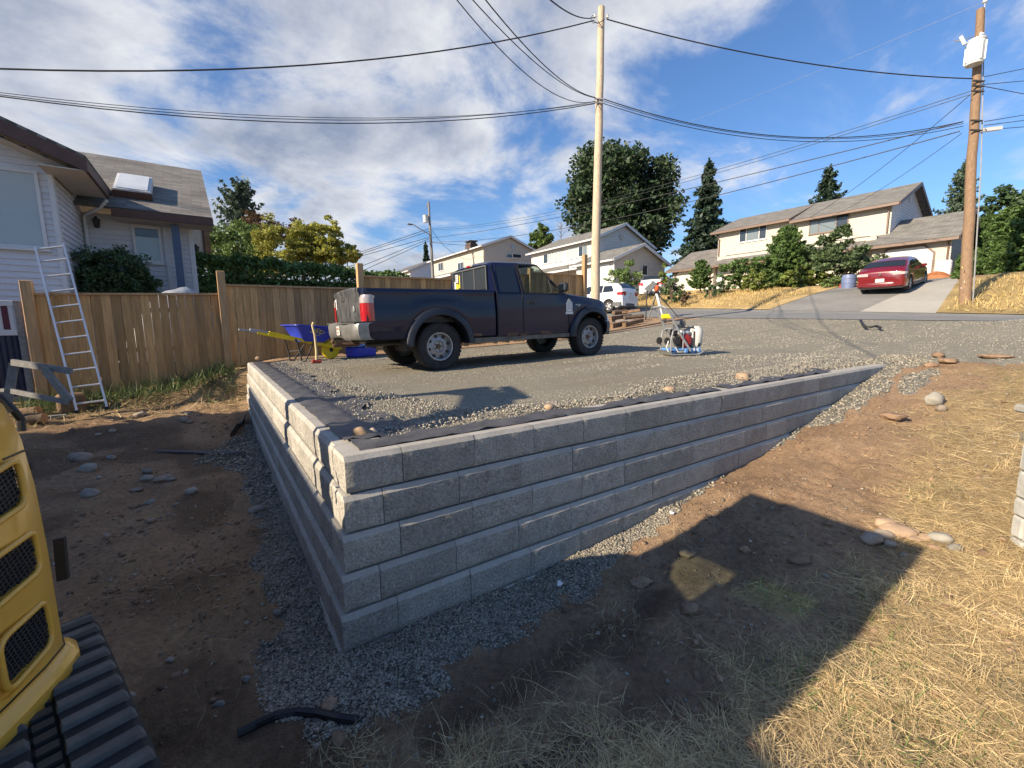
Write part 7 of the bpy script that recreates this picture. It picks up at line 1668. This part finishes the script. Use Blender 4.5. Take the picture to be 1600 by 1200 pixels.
shrub('brush_heap', 'low dark brown twiggy bush left of the small lawn conifer', 1068, 24.5, 455, 470, 9, 'cut_branch', 54, 700, .12, 14)
shrub('brush_heap', 'dark twiggy clump right of the small lawn conifer', 1110, 25, 444, 460, 9, 'dark_bush', 55, 700, .12, 14)
shrub('low_shrub', 'low grey green shrub right of the dark twiggy clump', 1128, 26, 437, 452, 14, 'pine', 56, 1200, .14, 24)
shrub('hedge_shrub', 'broad sheared shrub below the upper left windows of the duplex', 1158, 26.5, 403, 450, 24, 'hedge_leaf', 57, 5000, .16, 70, parts=[(1150, 424, 28, 15, .5), (1175, 412, 28, 12, .3), (1156, 438, 16, 12, .2)])
D = 26; b = on(1222, D); conifer('hemlock', 'dark feathery hemlock in front of the duplex middle', b, zof(357, 1222, D)-b[2], 46*D/672, 'cedar_leaf', 58, 24, 11, .20, .12, .02, .12, 1.4, power=.6)
shrub('rhododendron', 'low bright leafy shrub left of the dark hemlock foot', 1180, 25, 423, 451, 18, 'lime_leaf', 59, 2200, .16, 40)
shrub('rhododendron', 'long bright leafy shrub between the hemlock and the pine', 1258, 24.5, 420, 450, 30, 'lime_leaf', 60, 4200, .16, 60, parts=[(1240, 436, 20, 15, .35), (1268, 428, 24, 18, .4), (1292, 438, 20, 13, .25)])
shrub('mugo_pine', 'bushy long needled pine beside the blue barrel', 1312, 24, 354, 446, 44, 'pine', 61, 8000, .20, 90, parts=[(1310, 408, 44, 32, .55), (1312, 375, 26, 20, .25), (1335, 425, 22, 20, .2)], up=.8, cat='tree')
shrub('low_shrub', 'small leafy shrub at the pine foot left of the blue barrel', 1300, 23, 430, 452, 16, 'green_leaf', 62, 1400, .13, 26)
# bush by the white house on the left
shrub('garden_bush', 'dark rounded bush in front of the white house window', 180, 10.5, 392, 480, 54, 'dark_bush', 63, 17000, .075, 170, cat='bush', parts=[(178, 432, 48, 42, .6), (212, 440, 26, 28, .2), (150, 425, 24, 24, .2)], spread=.32)
shrub('garden_bush', 'loose dark green bush between the house post and hedge', 335, 16.5, 400, 470, 28, 'hedge_leaf', 64, 3500, .13, 50, cat='bush')
# ---------------------------------------------------------------- stones, gravel, straw
_ico = None
def ico(sub=1):
    bm = bmesh.new(); bmesh.ops.create_icosphere(bm, subdivisions=sub, radius=1); V = np.array([v.co[:] for v in bm.verts]); F = np.array([[v.index for v in f.verts] for f in bm.faces]); bm.free(); return V, F
_oct = (np.array([[1, 0, 0], [-1, 0, 0], [0, 1, 0], [0, -1, 0], [0, 0, 1], [0, 0, -1]], float), np.array([[0, 2, 4], [2, 1, 4], [1, 3, 4], [3, 0, 4], [2, 0, 5], [1, 2, 5], [3, 1, 5], [0, 3, 5]]))
def pebbles(name, P, size, m, R, fine=True, flat=.62):
    """thousands of angular stones in one mesh"""
    V0, F0 = ico(1) if fine else _oct; n = len(P); k = len(V0)
    S = size[:, None, None] if np.ndim(size) else size
    V = V0[None]*(1+R.uniform(-.30, .22, (n, k, 1)))*R.uniform(.6, 1.25, (n, 1, 3))*np.array([1, 1, flat])
    q = R.normal(0, 1, (n, 3)); a = R.uniform(0, 2*PI, n); ca, sa = np.cos(a), np.sin(a); ti = R.normal(0, .35, n); ct, s_ = np.cos(ti), np.sin(ti)
    x, y, z = V[..., 0], V[..., 1], V[..., 2]; y, z = y*ct[:, None]-z*s_[:, None], y*s_[:, None]+z*ct[:, None]; x, y = x*ca[:, None]-y*sa[:, None], x*sa[:, None]+y*ca[:, None]
    V = np.stack([x, y, z], -1)*S+P[:, None, :]; F = (F0[None]+(np.arange(n)*k)[:, None, None]).reshape(-1, 3)
    return stuff(link(name, np_mesh(name, V.reshape(-1, 3), F), MT[m]))
R = np.random.default_rng(99)
def sample(n, x0, x1, y0, y1, mask, dens=None):
    X = R.uniform(x0, x1, n*6); Y = R.uniform(y0, y1, n*6); w = mask(X, Y); k = R.random(n*6) < w; X, Y = X[k][:n], Y[k][:n]; return X, Y
# drain gravel along both wall feet, bigger and denser near the camera
near = lambda X, Y: np.clip(2.3/np.hypot(X-CP[0], Y-CP[1]), .12, 1)**1.6
X, Y = sample(33000, -.75, 2.6, -.95, 2.6, lambda X, Y: (gravel_mask(X, Y) > .5-.25*R.random(len(X)))*near(X, Y))
s = R.uniform(.0045, .0095, len(X)); o = pebbles('drain_gravel', np.stack([X, Y, H(X, Y)+s*.35], 1), s, 'gravel_dark', R); tag(o, 'grey crushed drain rock at the foot of the block wall', 'gravel')
X, Y = sample(12000, -1.1, 9.2, -1.2, 6.2, lambda X, Y: (gravel_mask(X, Y) > .5)*((X > 2.4) | (Y > 2.4))*.9)
s = R.uniform(.012, .024, len(X)); o = pebbles('drain_gravel', np.stack([X, Y, H(X, Y)+s*.3], 1), s, 'gravel_dark', R, False); tag(o, 'finer grey drain rock further along both wall feet', 'gravel')
# pebbles strewn on the soil
X, Y = sample(1700, -2.4, 8, -2.4, 6.5, lambda X, Y: ((X < 0) | (Y < 0))*(.25+.75*(vnoise(X, Y, .5) > .1)))
s = R.uniform(.004, .013, len(X))*(1+.6*(R.random(len(X)) < .06)); o = pebbles('pebbles', np.stack([X, Y, H(X, Y)+s*.3], 1), s, 'gravel_dark', R); tag(o, 'small stones strewn over the bare soil', 'pebbles')
X, Y = sample(7000, -2.6, 8, -2.6, 7.2, lambda X, Y: ((X < 0) | (Y < 0))*(gravel_mask(X, Y) < .4)*sstep(-.12, .2, vnoise(X, Y, .45))*np.clip(3/np.hypot(X-CP[0], Y-CP[1]), .25, 1))
s = R.uniform(.004, .012, len(X))*(1+1.3*(R.random(len(X)) < .05)); o = pebbles('soil_crumbs', np.stack([X, Y, H(X, Y)+s*.2], 1), s, 'crumb', R); tag(o, 'crumbs and small clods of dug soil', 'soil')
X, Y = sample(420, -2.4, 6, -2.6, 7.0, lambda X, Y: ((X < 0) | (Y < 0))*(gravel_mask(X, Y) < .4)*sstep(0, .25, vnoise(X+4, Y, .4)))
s = R.uniform(.012, .034, len(X)); o = pebbles('soil_clods', np.stack([X, Y, H(X, Y)+s*.15], 1), s, 'crumb', R, True, .55); tag(o, 'fist sized clods of dug soil lying about the yard', 'soil')
# loose crushed stone on the pad: banked against the fabric, scattered elsewhere
def bank(X, Y):
    wx = .62+.16*np.sin(X*1.9)+.10*vnoise(X, Y, .4); wy = .80+.14*np.sin(Y*1.7)+.12*vnoise(X, Y+2, .4)
    a = np.exp(-((Y-wx)/.13)**2)*(X > .75); b = np.exp(-((X-wy)/.17)**2)*(Y > .75)
    return np.maximum(a, b)
X, Y = sample(15000, .3, 8.4, .3, 7.4, lambda X, Y: bank(X, Y)*np.clip(2.8/np.hypot(X-CP[0], Y-CP[1]), .35, 1))
s = R.uniform(.006, .014, len(X)); o = pebbles('loose_stone', np.stack([X, Y, H(X, Y)+s*.5+.030*bank(X, Y)*R.random(len(X))], 1), s, 'gravel_stone', R); tag(o, 'pale crushed stone banked along the edge of the black fabric', 'gravel')
pat = lambda X, Y: sstep(-.02, .16, vnoise(X*.5, Y*1.7, .5)+.12*np.clip((X-3)/5, 0, 1.5))
X, Y = sample(16000, .8, 16.3, -2.6, 8.1, lambda X, Y: ((Y > .75) | (X > 8.8))*pat(X, Y)*np.clip(5/np.hypot(X-CP[0], Y-CP[1]), .2, 1))
s = R.uniform(.006, .013, len(X))*np.clip(np.hypot(X, Y)/5, .8, 1.4); o = pebbles('scattered_stone', np.stack([X, Y, H(X, Y)+s*.25], 1), s, 'gravel_stone', R, False); tag(o, 'loose pale stone scattered over the compacted gravel pad', 'gravel')
X, Y = sample(3000, .1, 8.3, .2, .6, lambda X, Y: .3+0*X); X2, Y2 = sample(1100, .24, .7, .3, 7.2, lambda X, Y: .3+0*X); X, Y = np.r_[X, X2], np.r_[Y, Y2]
s = R.uniform(.006, .014, len(X)); o = pebbles('stray_stone', np.stack([X, Y, H(X, Y)+.035], 1), s, 'gravel_stone', R, False); tag(o, 'stray stones lying on the black fabric strips', 'gravel')
# straw and grass: bent blades lying every way
def blades(name, X, Y, L, w, m, R, lie=.25, curl=.5, z0=.0):
    n = len(X); a = R.uniform(0, 2*PI, n); el = np.abs(R.normal(0, lie, n)); d = np.stack([np.cos(a)*np.cos(el), np.sin(a)*np.cos(el), np.sin(el)], 1)
    sd = np.stack([-np.sin(a), np.cos(a), R.normal(0, .5, n)], 1)*w[:, None]*.5; bend = np.stack([-np.sin(a), np.cos(a), -.5*np.ones(n)], 1)*(R.normal(0, curl, n)*L)[:, None]*.3
    P0 = np.stack([X, Y, H(X, Y)+z0+R.uniform(0, .012, n)], 1); Lc = L[:, None]
    p = [P0, P0+d*Lc*.5, P0+d*Lc+bend]; z = H(p[2][:, 0], p[2][:, 1])+.003; p[2][:, 2] = np.maximum(p[2][:, 2], z); z = H(p[1][:, 0], p[1][:, 1])+.005; p[1][:, 2] = np.maximum(p[1][:, 2], z)
    V = np.stack([p[0]-sd, p[0]+sd, p[1]+sd*.9, p[1]-sd*.9, p[2]+sd*.15, p[2]-sd*.15], 1).reshape(-1, 3); b = np.arange(n)[:, None]*6
    F = np.concatenate([b+np.array([0, 1, 2, 3]), b+np.array([3, 2, 4, 5])], 0); return stuff(link(name, np_mesh(name, V, F), MT[m]))
X, Y = sample(150000, -.4, 8.5, -4.2, -.25, lambda X, Y: straw_mask(X, Y)*np.clip(2.6/np.hypot(X-CP[0], Y-CP[1]), .10, 1)**1.1)
L = R.uniform(.03, .15, len(X))*(1+.6*(R.random(len(X)) < .12)); o = blades('dry_grass', X, Y, L, R.uniform(.0008, .0021, len(X)), 'straw', R, .16); tag(o, 'cut dry straw and dead grass over the sloping ground', 'dry grass')
cx_, cy_ = sample(420, -.6, 6, -3.4, -.45, lambda X, Y: straw_mask(X, Y)*np.clip(2.6/np.hypot(X-CP[0], Y-CP[1]), .2, 1)); X = np.repeat(cx_, 26)+R.normal(0, .022, len(cx_)*26); Y = np.repeat(cy_, 26)+R.normal(0, .022, len(cx_)*26)
o = blades('grass_tufts', X, Y, R.uniform(.04, .13, len(X)), R.uniform(.001, .0024, len(X)), 'straw', R, .75, .9); tag(o, 'standing tufts of dead grass among the flattened straw', 'dry grass')
X, Y = sample(9000, -.8, 8.5, -4.2, -.3, lambda X, Y: straw_mask(X, Y)*np.maximum(sstep(.10, .28, vnoise(X+2, Y, .8)), .9*np.exp(-((X-1.75)/.55)**2-((Y+2.25)/.30)**2))*np.clip(2.6/np.hypot(X-CP[0], Y-CP[1]), .12, 1))
o = blades('green_grass', X, Y, R.uniform(.03, .085, len(X)), R.uniform(.0015, .004, len(X)), 'green_blade', R, .6); tag(o, 'thin patches of green grass among the straw', 'grass')
X, Y = sample(2600, -1.4, 2.5, -1.5, .4, lambda X, Y: sstep(.03, .25, vnoise(X, Y, .28))*((gravel_mask(X, Y) < .3)*.9+.02))
o = blades('torn_roots', X, Y, R.uniform(.03, .12, len(X)), R.uniform(.001, .0024, len(X)), 'straw_thin', R, .7, 1.0); tag(o, 'torn grass roots and dead blades round the wall corner', 'roots')
X, Y = sample(1500, -2.6, -.2, -.3, 6.3, lambda X, Y: sstep(.1, .3, vnoise(X, Y, .5))*(gravel_mask(X, Y) < .3))
o = blades('torn_roots', X, Y, R.uniform(.03, .10, len(X)), R.uniform(.0012, .003, len(X)), 'straw_thin', R, .5, 1.0); tag(o, 'wisps of dead grass on the soil left of the wall', 'roots')
X, Y = sample(2600, -3.2, -.2, 7.3, 8.5, lambda X, Y: sstep(7.4, 8.3, Y+.25*vnoise(X, Y, .5)))
o = blades('weeds', X, Y, R.uniform(.10, .34, len(X)), R.uniform(.006, .014, len(X)), 'weeds', R, 1.0, .8); tag(o, 'unmown weeds along the foot of the board fence', 'weeds')
X, Y = sample(1500, -3.2, -.15, 6.9, 8.4, lambda X, Y: .5+0*X); o = blades('dry_grass', X, Y, R.uniform(.06, .22, len(X)), R.uniform(.003, .008, len(X)), 'straw', R, .5); tag(o, 'dry straw among the weeds below the fence', 'dry grass')
# dry lawn and verge across the road
def lawn_blades(name, label, poly, n, L, m, w):
    P = np.array(poly); X = R.uniform(P[:, 0].min(), P[:, 0].max(), n*3); Y = R.uniform(P[:, 1].min(), P[:, 1].max(), n*3); ins = np.zeros(len(X), bool)
    for i in range(len(P)):
        a, b = P[i-1], P[i]; c = (a[1] > Y) != (b[1] > Y); ins ^= c & (X < (b[0]-a[0])*(Y-a[1])/(b[1]-a[1]+1e-9)+a[0])
    X, Y = X[ins][:n], Y[ins][:n]; o = blades(name, X, Y, R.uniform(.5, 1.3, len(X))*L, R.uniform(.5, 1.2, len(X))*w, m, R, 1.0, .6, .09); tag(o, label, 'dry grass')
lawn_blades('dry_lawn_grass', 'sunburnt golden lawn before the duplex', [(RX1+.15, drv[0][1]+.5), (RX1+.15, 20.5), (30, 20), (drv[1][0]-1, drv[1][1]+.6)], 14000, .13, 'lawn_blade', .02)
lawn_blades('verge_grass', 'dry long grass on the verge round the brown pole', [(RX1+.05, c2[0][1]-.2), (c2[1][0], c2[1][1]-.4), (33, -8), (RX1+.05, -12)], 9000, .22, 'lawn_blade', .02)
# rocks: one mesh each
def rock(name, label, px, py, w, h, m, seed, P=None, lift=.40, group=None, asp=1.0):
    P = hit(px, py+h*.45) if P is None else P; D = float((np.array(P)-CP)@FW); r = w/2*D/CF; hz = h/2*D/CF*(.8 if m == 'clod' else 1.1)
    V, F = ico(3); rr = np.random.default_rng(seed); ph = rr.uniform(0, 6, 9)
    f = 1+.10*np.sin(V[:, 0]*3+ph[0]+V[:, 1]*2)+.08*np.sin(V[:, 1]*4+ph[1])+.06*np.sin(V[:, 2]*5+V[:, 0]*4+ph[2])
    for _ in range(5):                                              # a few flats knocked off
        n = rr.normal(0, 1, 3); n /= np.linalg.norm(n); d = V@n; f = np.where(d*f > .80, .80/np.maximum(d, .01), f)
    if m == 'clod': f = f+.9*(vnoise(V[:, 0]+seed, V[:, 1]+V[:, 2]*1.7, .45)*.5+vnoise(V[:, 0]*1.3+seed, V[:, 1]-V[:, 2]*1.4, .2)*.32)
    V = V*f[:, None]*np.array([r, r*asp*rr.uniform(.7, .95), hz]); a = rr.uniform(-.4, .4)+math.atan2(RT[1], RT[0]); c, s = math.cos(a), math.sin(a); V = np.stack([V[:, 0]*c-V[:, 1]*s, V[:, 0]*s+V[:, 1]*c, V[:, 2]], 1)
    me = np_mesh(name, V, F); me.shade_smooth(); o = link(name, me, MT[m]); o.location = (float(P[0]), float(P[1]), float(P[2])+hz*(1-lift*1.2)); return tag(o, label, 'rock', group)
soil_rocks = [(127, 712, 32, 18, 'rock', 'large reddish rock on the soil behind the pale flat one'), (137, 729, 27, 14, 'rock_grey', 'pale flat rock just below the large reddish rock'), (142, 768, 28, 14, 'rock_grey', 'angular pale rock lying alone left of the stone cluster'), (231, 735, 15, 9, 'rock_grey', 'upper left cobble in the cluster of five on the soil'), (231, 746, 18, 11, 'rock_grey', 'lower left cobble in the cluster of five on the soil'), (252, 747, 18, 9, 'rock', 'reddish middle cobble in the cluster of five on the soil'), (269, 747, 14, 7, 'rock_grey', 'small right cobble in the cluster of five on the soil'), (261, 743, 14, 6, 'rock_grey', 'flat cobble at the back of the cluster of five'), (301, 765, 17, 12, 'rock_grey', 'rounded grey rock to the right of the cluster of five'), (236, 783, 16, 7, 'rock_grey', 'flat stone below the cluster of five cobbles'), (275, 787, 9, 5, 'rock_grey', 'small white stone right of the flat stone below the cluster'),
    (174, 713, 15, 8, 'rock_grey', 'grey stone right of the large reddish rock'), (176, 672, 11, 7, 'rock', 'small brown stone below the red soil patch'), (154, 678, 9, 5, 'rock', 'smaller brown stone left of the one below the red soil patch'), (288, 654, 19, 9, 'rock', 'brown stone at the front of the group near the fence end'), (297, 658, 11, 6, 'rock', 'small stone right of the brown one near the fence end'), (294, 645, 9, 5, 'rock_grey', 'pale stone at the back of the group near the fence end'), (219, 646, 16, 8, 'rock', 'half buried stone in the grass below the fence middle'), (167, 836, 12, 9, 'rock', 'dark half buried stone low on the left soil'), (236, 812, 12, 6, 'rock', 'brown stone under the flat stone on the left soil'), (215, 764, 18, 6, 'rock', 'thin slab of stone below the cluster of five'),
    (155, 745, 8, 5, 'rock_grey', 'tiny pale stone between the large rocks and the cluster'), (266, 1030, 13, 8, 'rock_grey', 'bright chip of stone on the dark soil beside the gravel'), (401, 794, 22, 11, 'rock_grey', 'pale flat stone on the gravel by the short wall'), (385, 1059, 13, 9, 'rock_grey', 'pale chip at the gravel edge left of the wall corner'), (343, 1098, 16, 10, 'rock_grey', 'grey stone in the grass clumps near the bottom left'), (203, 1086, 15, 9, 'rock_grey', 'grey stone lying beside the rubber track'), (434, 955, 15, 9, 'rock_grey', 'flat pale stone on the gravel left of the wall corner')]
for i, (px, py, w, h, m, lab) in enumerate(soil_rocks): rock('rock', lab, px, py, w, h, m, 200+i)
heap_rocks = [(1400, 826, 46, 20, 'rock_tan', 'long tan boulder at the tip of the shadow on the straw'), (1380, 833, 30, 16, 'rock', 'brown shaded rock left of the long tan boulder'), (1362, 838, 34, 18, 'rock', 'dark shaded rock furthest left in the pile on the straw'), (1385, 815, 34, 13, 'rock_tan', 'orange rock behind the long tan boulder'), (1428, 828, 15, 9, 'rock_tan', 'small tan stone right of the long tan boulder'), (1470, 837, 32, 17, 'rock_grey', 'pale pink boulder on the sunlit straw'), (1448, 838, 24, 11, 'rock_tan', 'flat tan stone between the long and the pale boulders'), (1492, 853, 24, 12, 'rock_grey', 'grey stone right of the pale pink boulder'), (1430, 840, 24, 7, 'rock_tan', 'thin slab in front of the flat tan stone'), (1392, 848, 20, 9, 'rock', 'small shaded rock below the long tan boulder'), (1413, 866, 12, 8, 'rock', 'small stone under the shadow tip in the straw')]
for i, (px, py, w, h, m, lab) in enumerate(heap_rocks): rock('rock', lab, px, py, w, h, m, 260+i)
for i, (px, py, w, h, m, lab) in enumerate([(1458, 621, 28, 20, 'rock_grey', 'smooth grey boulder on the dirt beyond the long wall end'), (1471, 637, 17, 11, 'rock', 'brown stone just below the smooth grey boulder')]): rock('rock', lab, px, py, w, h, m, 290+i)
wall_rocks = [(567, 700, 26, 20, 'rock_tan', 'tan cobble on the fabric at the wall corner'), (584, 698, 15, 13, 'rock', 'smaller brown cobble right of the tan one at the wall corner'), (859, 653, 17, 10, 'rock_tan', 'tan cobble holding the fabric near the middle of the long wall'), (1045, 619, 20, 9, 'rock_tan', 'flat orange cobble on the fabric folds of the long wall'), (1161, 597, 24, 14, 'rock_tan', 'largest tan cobble on the long wall fabric'), (1258, 579, 18, 10, 'rock', 'brown cobble near the far end of the long wall'), (1269, 578, 12, 9, 'rock', 'small brown cobble right beside the one near the far wall end'), (404, 561, 9, 6, 'rock_tan', 'small red stone on the far end of the short wall')]
for i, (px, py, w, h, m, lab) in enumerate(wall_rocks):
    P = atZ(px, py+h*.4, 1.0); P[1] = max(P[1], .36); P = atY(px, py+h*.4, .42) if i < 7 else atZ(px, py, 1.02)
    rock('rock', lab, px, py, w, h, m, 300+i, P=(P[0], P[1], max(P[2]-.01, .985)))
for i, (px, py, w, h, lab) in enumerate([(1466, 552, 18, 14, 'dark clod of earth at the gravel edge beyond the wall end'), (1480, 561, 26, 12, 'long crumbled clod right of the dark one beyond the wall end'), (1456, 568, 22, 11, 'lower earth clod beyond the long wall end'), (1397, 647, 34, 14, 'brown earth lump on the scraped soil by the wall end'), (1163, 855, 18, 12, 'root clump on the shaded soil left of the rock pile'), (1074, 862, 24, 14, 'turf clump in the sun patch beside the wall gravel'), (1077, 945, 30, 22, 'tangled root ball on the shaded straw'), (1250, 872, 28, 18, 'tangled turf lump in the shade before the rock pile'), (1000, 905, 34, 16, 'torn turf lump at the gravel edge'), (1560, 555, 50, 8, 'strip of brown earth along the gravel heap'), (515, 1098, 26, 16, 'brown tuft of earth on the black pipe end')]):
    rock('soil_clod', lab, px, py, w, h, 'clod', 320+i)['category'] = 'soil clod'
# black fabric sticking out of the ground
def flap(label, pts, hgt, m='fabric', name='fabric_flap'):
    mb = MB(); rows = [[(p[0], p[1], p[2]-.03), (p[0]+.02*math.sin(i*1.7), p[1]-.02, p[2]+hgt*(.4+.3*math.sin(i*1.3))), (p[0]+.05, p[1]+.05*math.sin(i), p[2]+hgt*(.8+.25*math.sin(i*2.1)))] for i, p in enumerate(pts)]
    mb.grid(rows); return tag(mb.build(name, MT[m], None, 60), label, 'fabric')
flap('black fabric flap standing up at the far end of the short wall', [hit(*p) for p in ((360, 684), (366, 680), (372, 672), (378, 664), (382, 656))], .16)
flap('black fabric edge showing under the gravel tongue left of the short wall', [hit(*p) for p in ((240, 706), (262, 708), (300, 708), (345, 709), (375, 709))], .03)
mb = MB(); pts = [hit(*p)+np.array([0, 0, .012]) for p in ((372, 1150), (400, 1136), (430, 1122), (462, 1116), (495, 1118), (530, 1126), (560, 1130))]; mb.tube(pts, .018, 8); tag(mb.build('drain_pipe', MT['black']), 'black perforated drain pipe poking out at the bottom of the gravel', 'pipe')
for i, (px, py, lab) in enumerate(((876, 919, 'scrap of white litter on the gravel below the long wall'), (1052, 806, 'strip of torn white litter at the sunlit gravel edge'))):
    q = hit(px, py); mb = MB(); mb.add([(0, 0, .012), (.03, .01, .016), (.035, .045, .02), (.01, .04, .03), (-.012, .02, .01)], [(0, 1, 2, 3, 4)]); o = mb.build('litter', MT['sticker_white']); o.location = tuple(float(v) for v in q); tag(o, lab, 'litter')
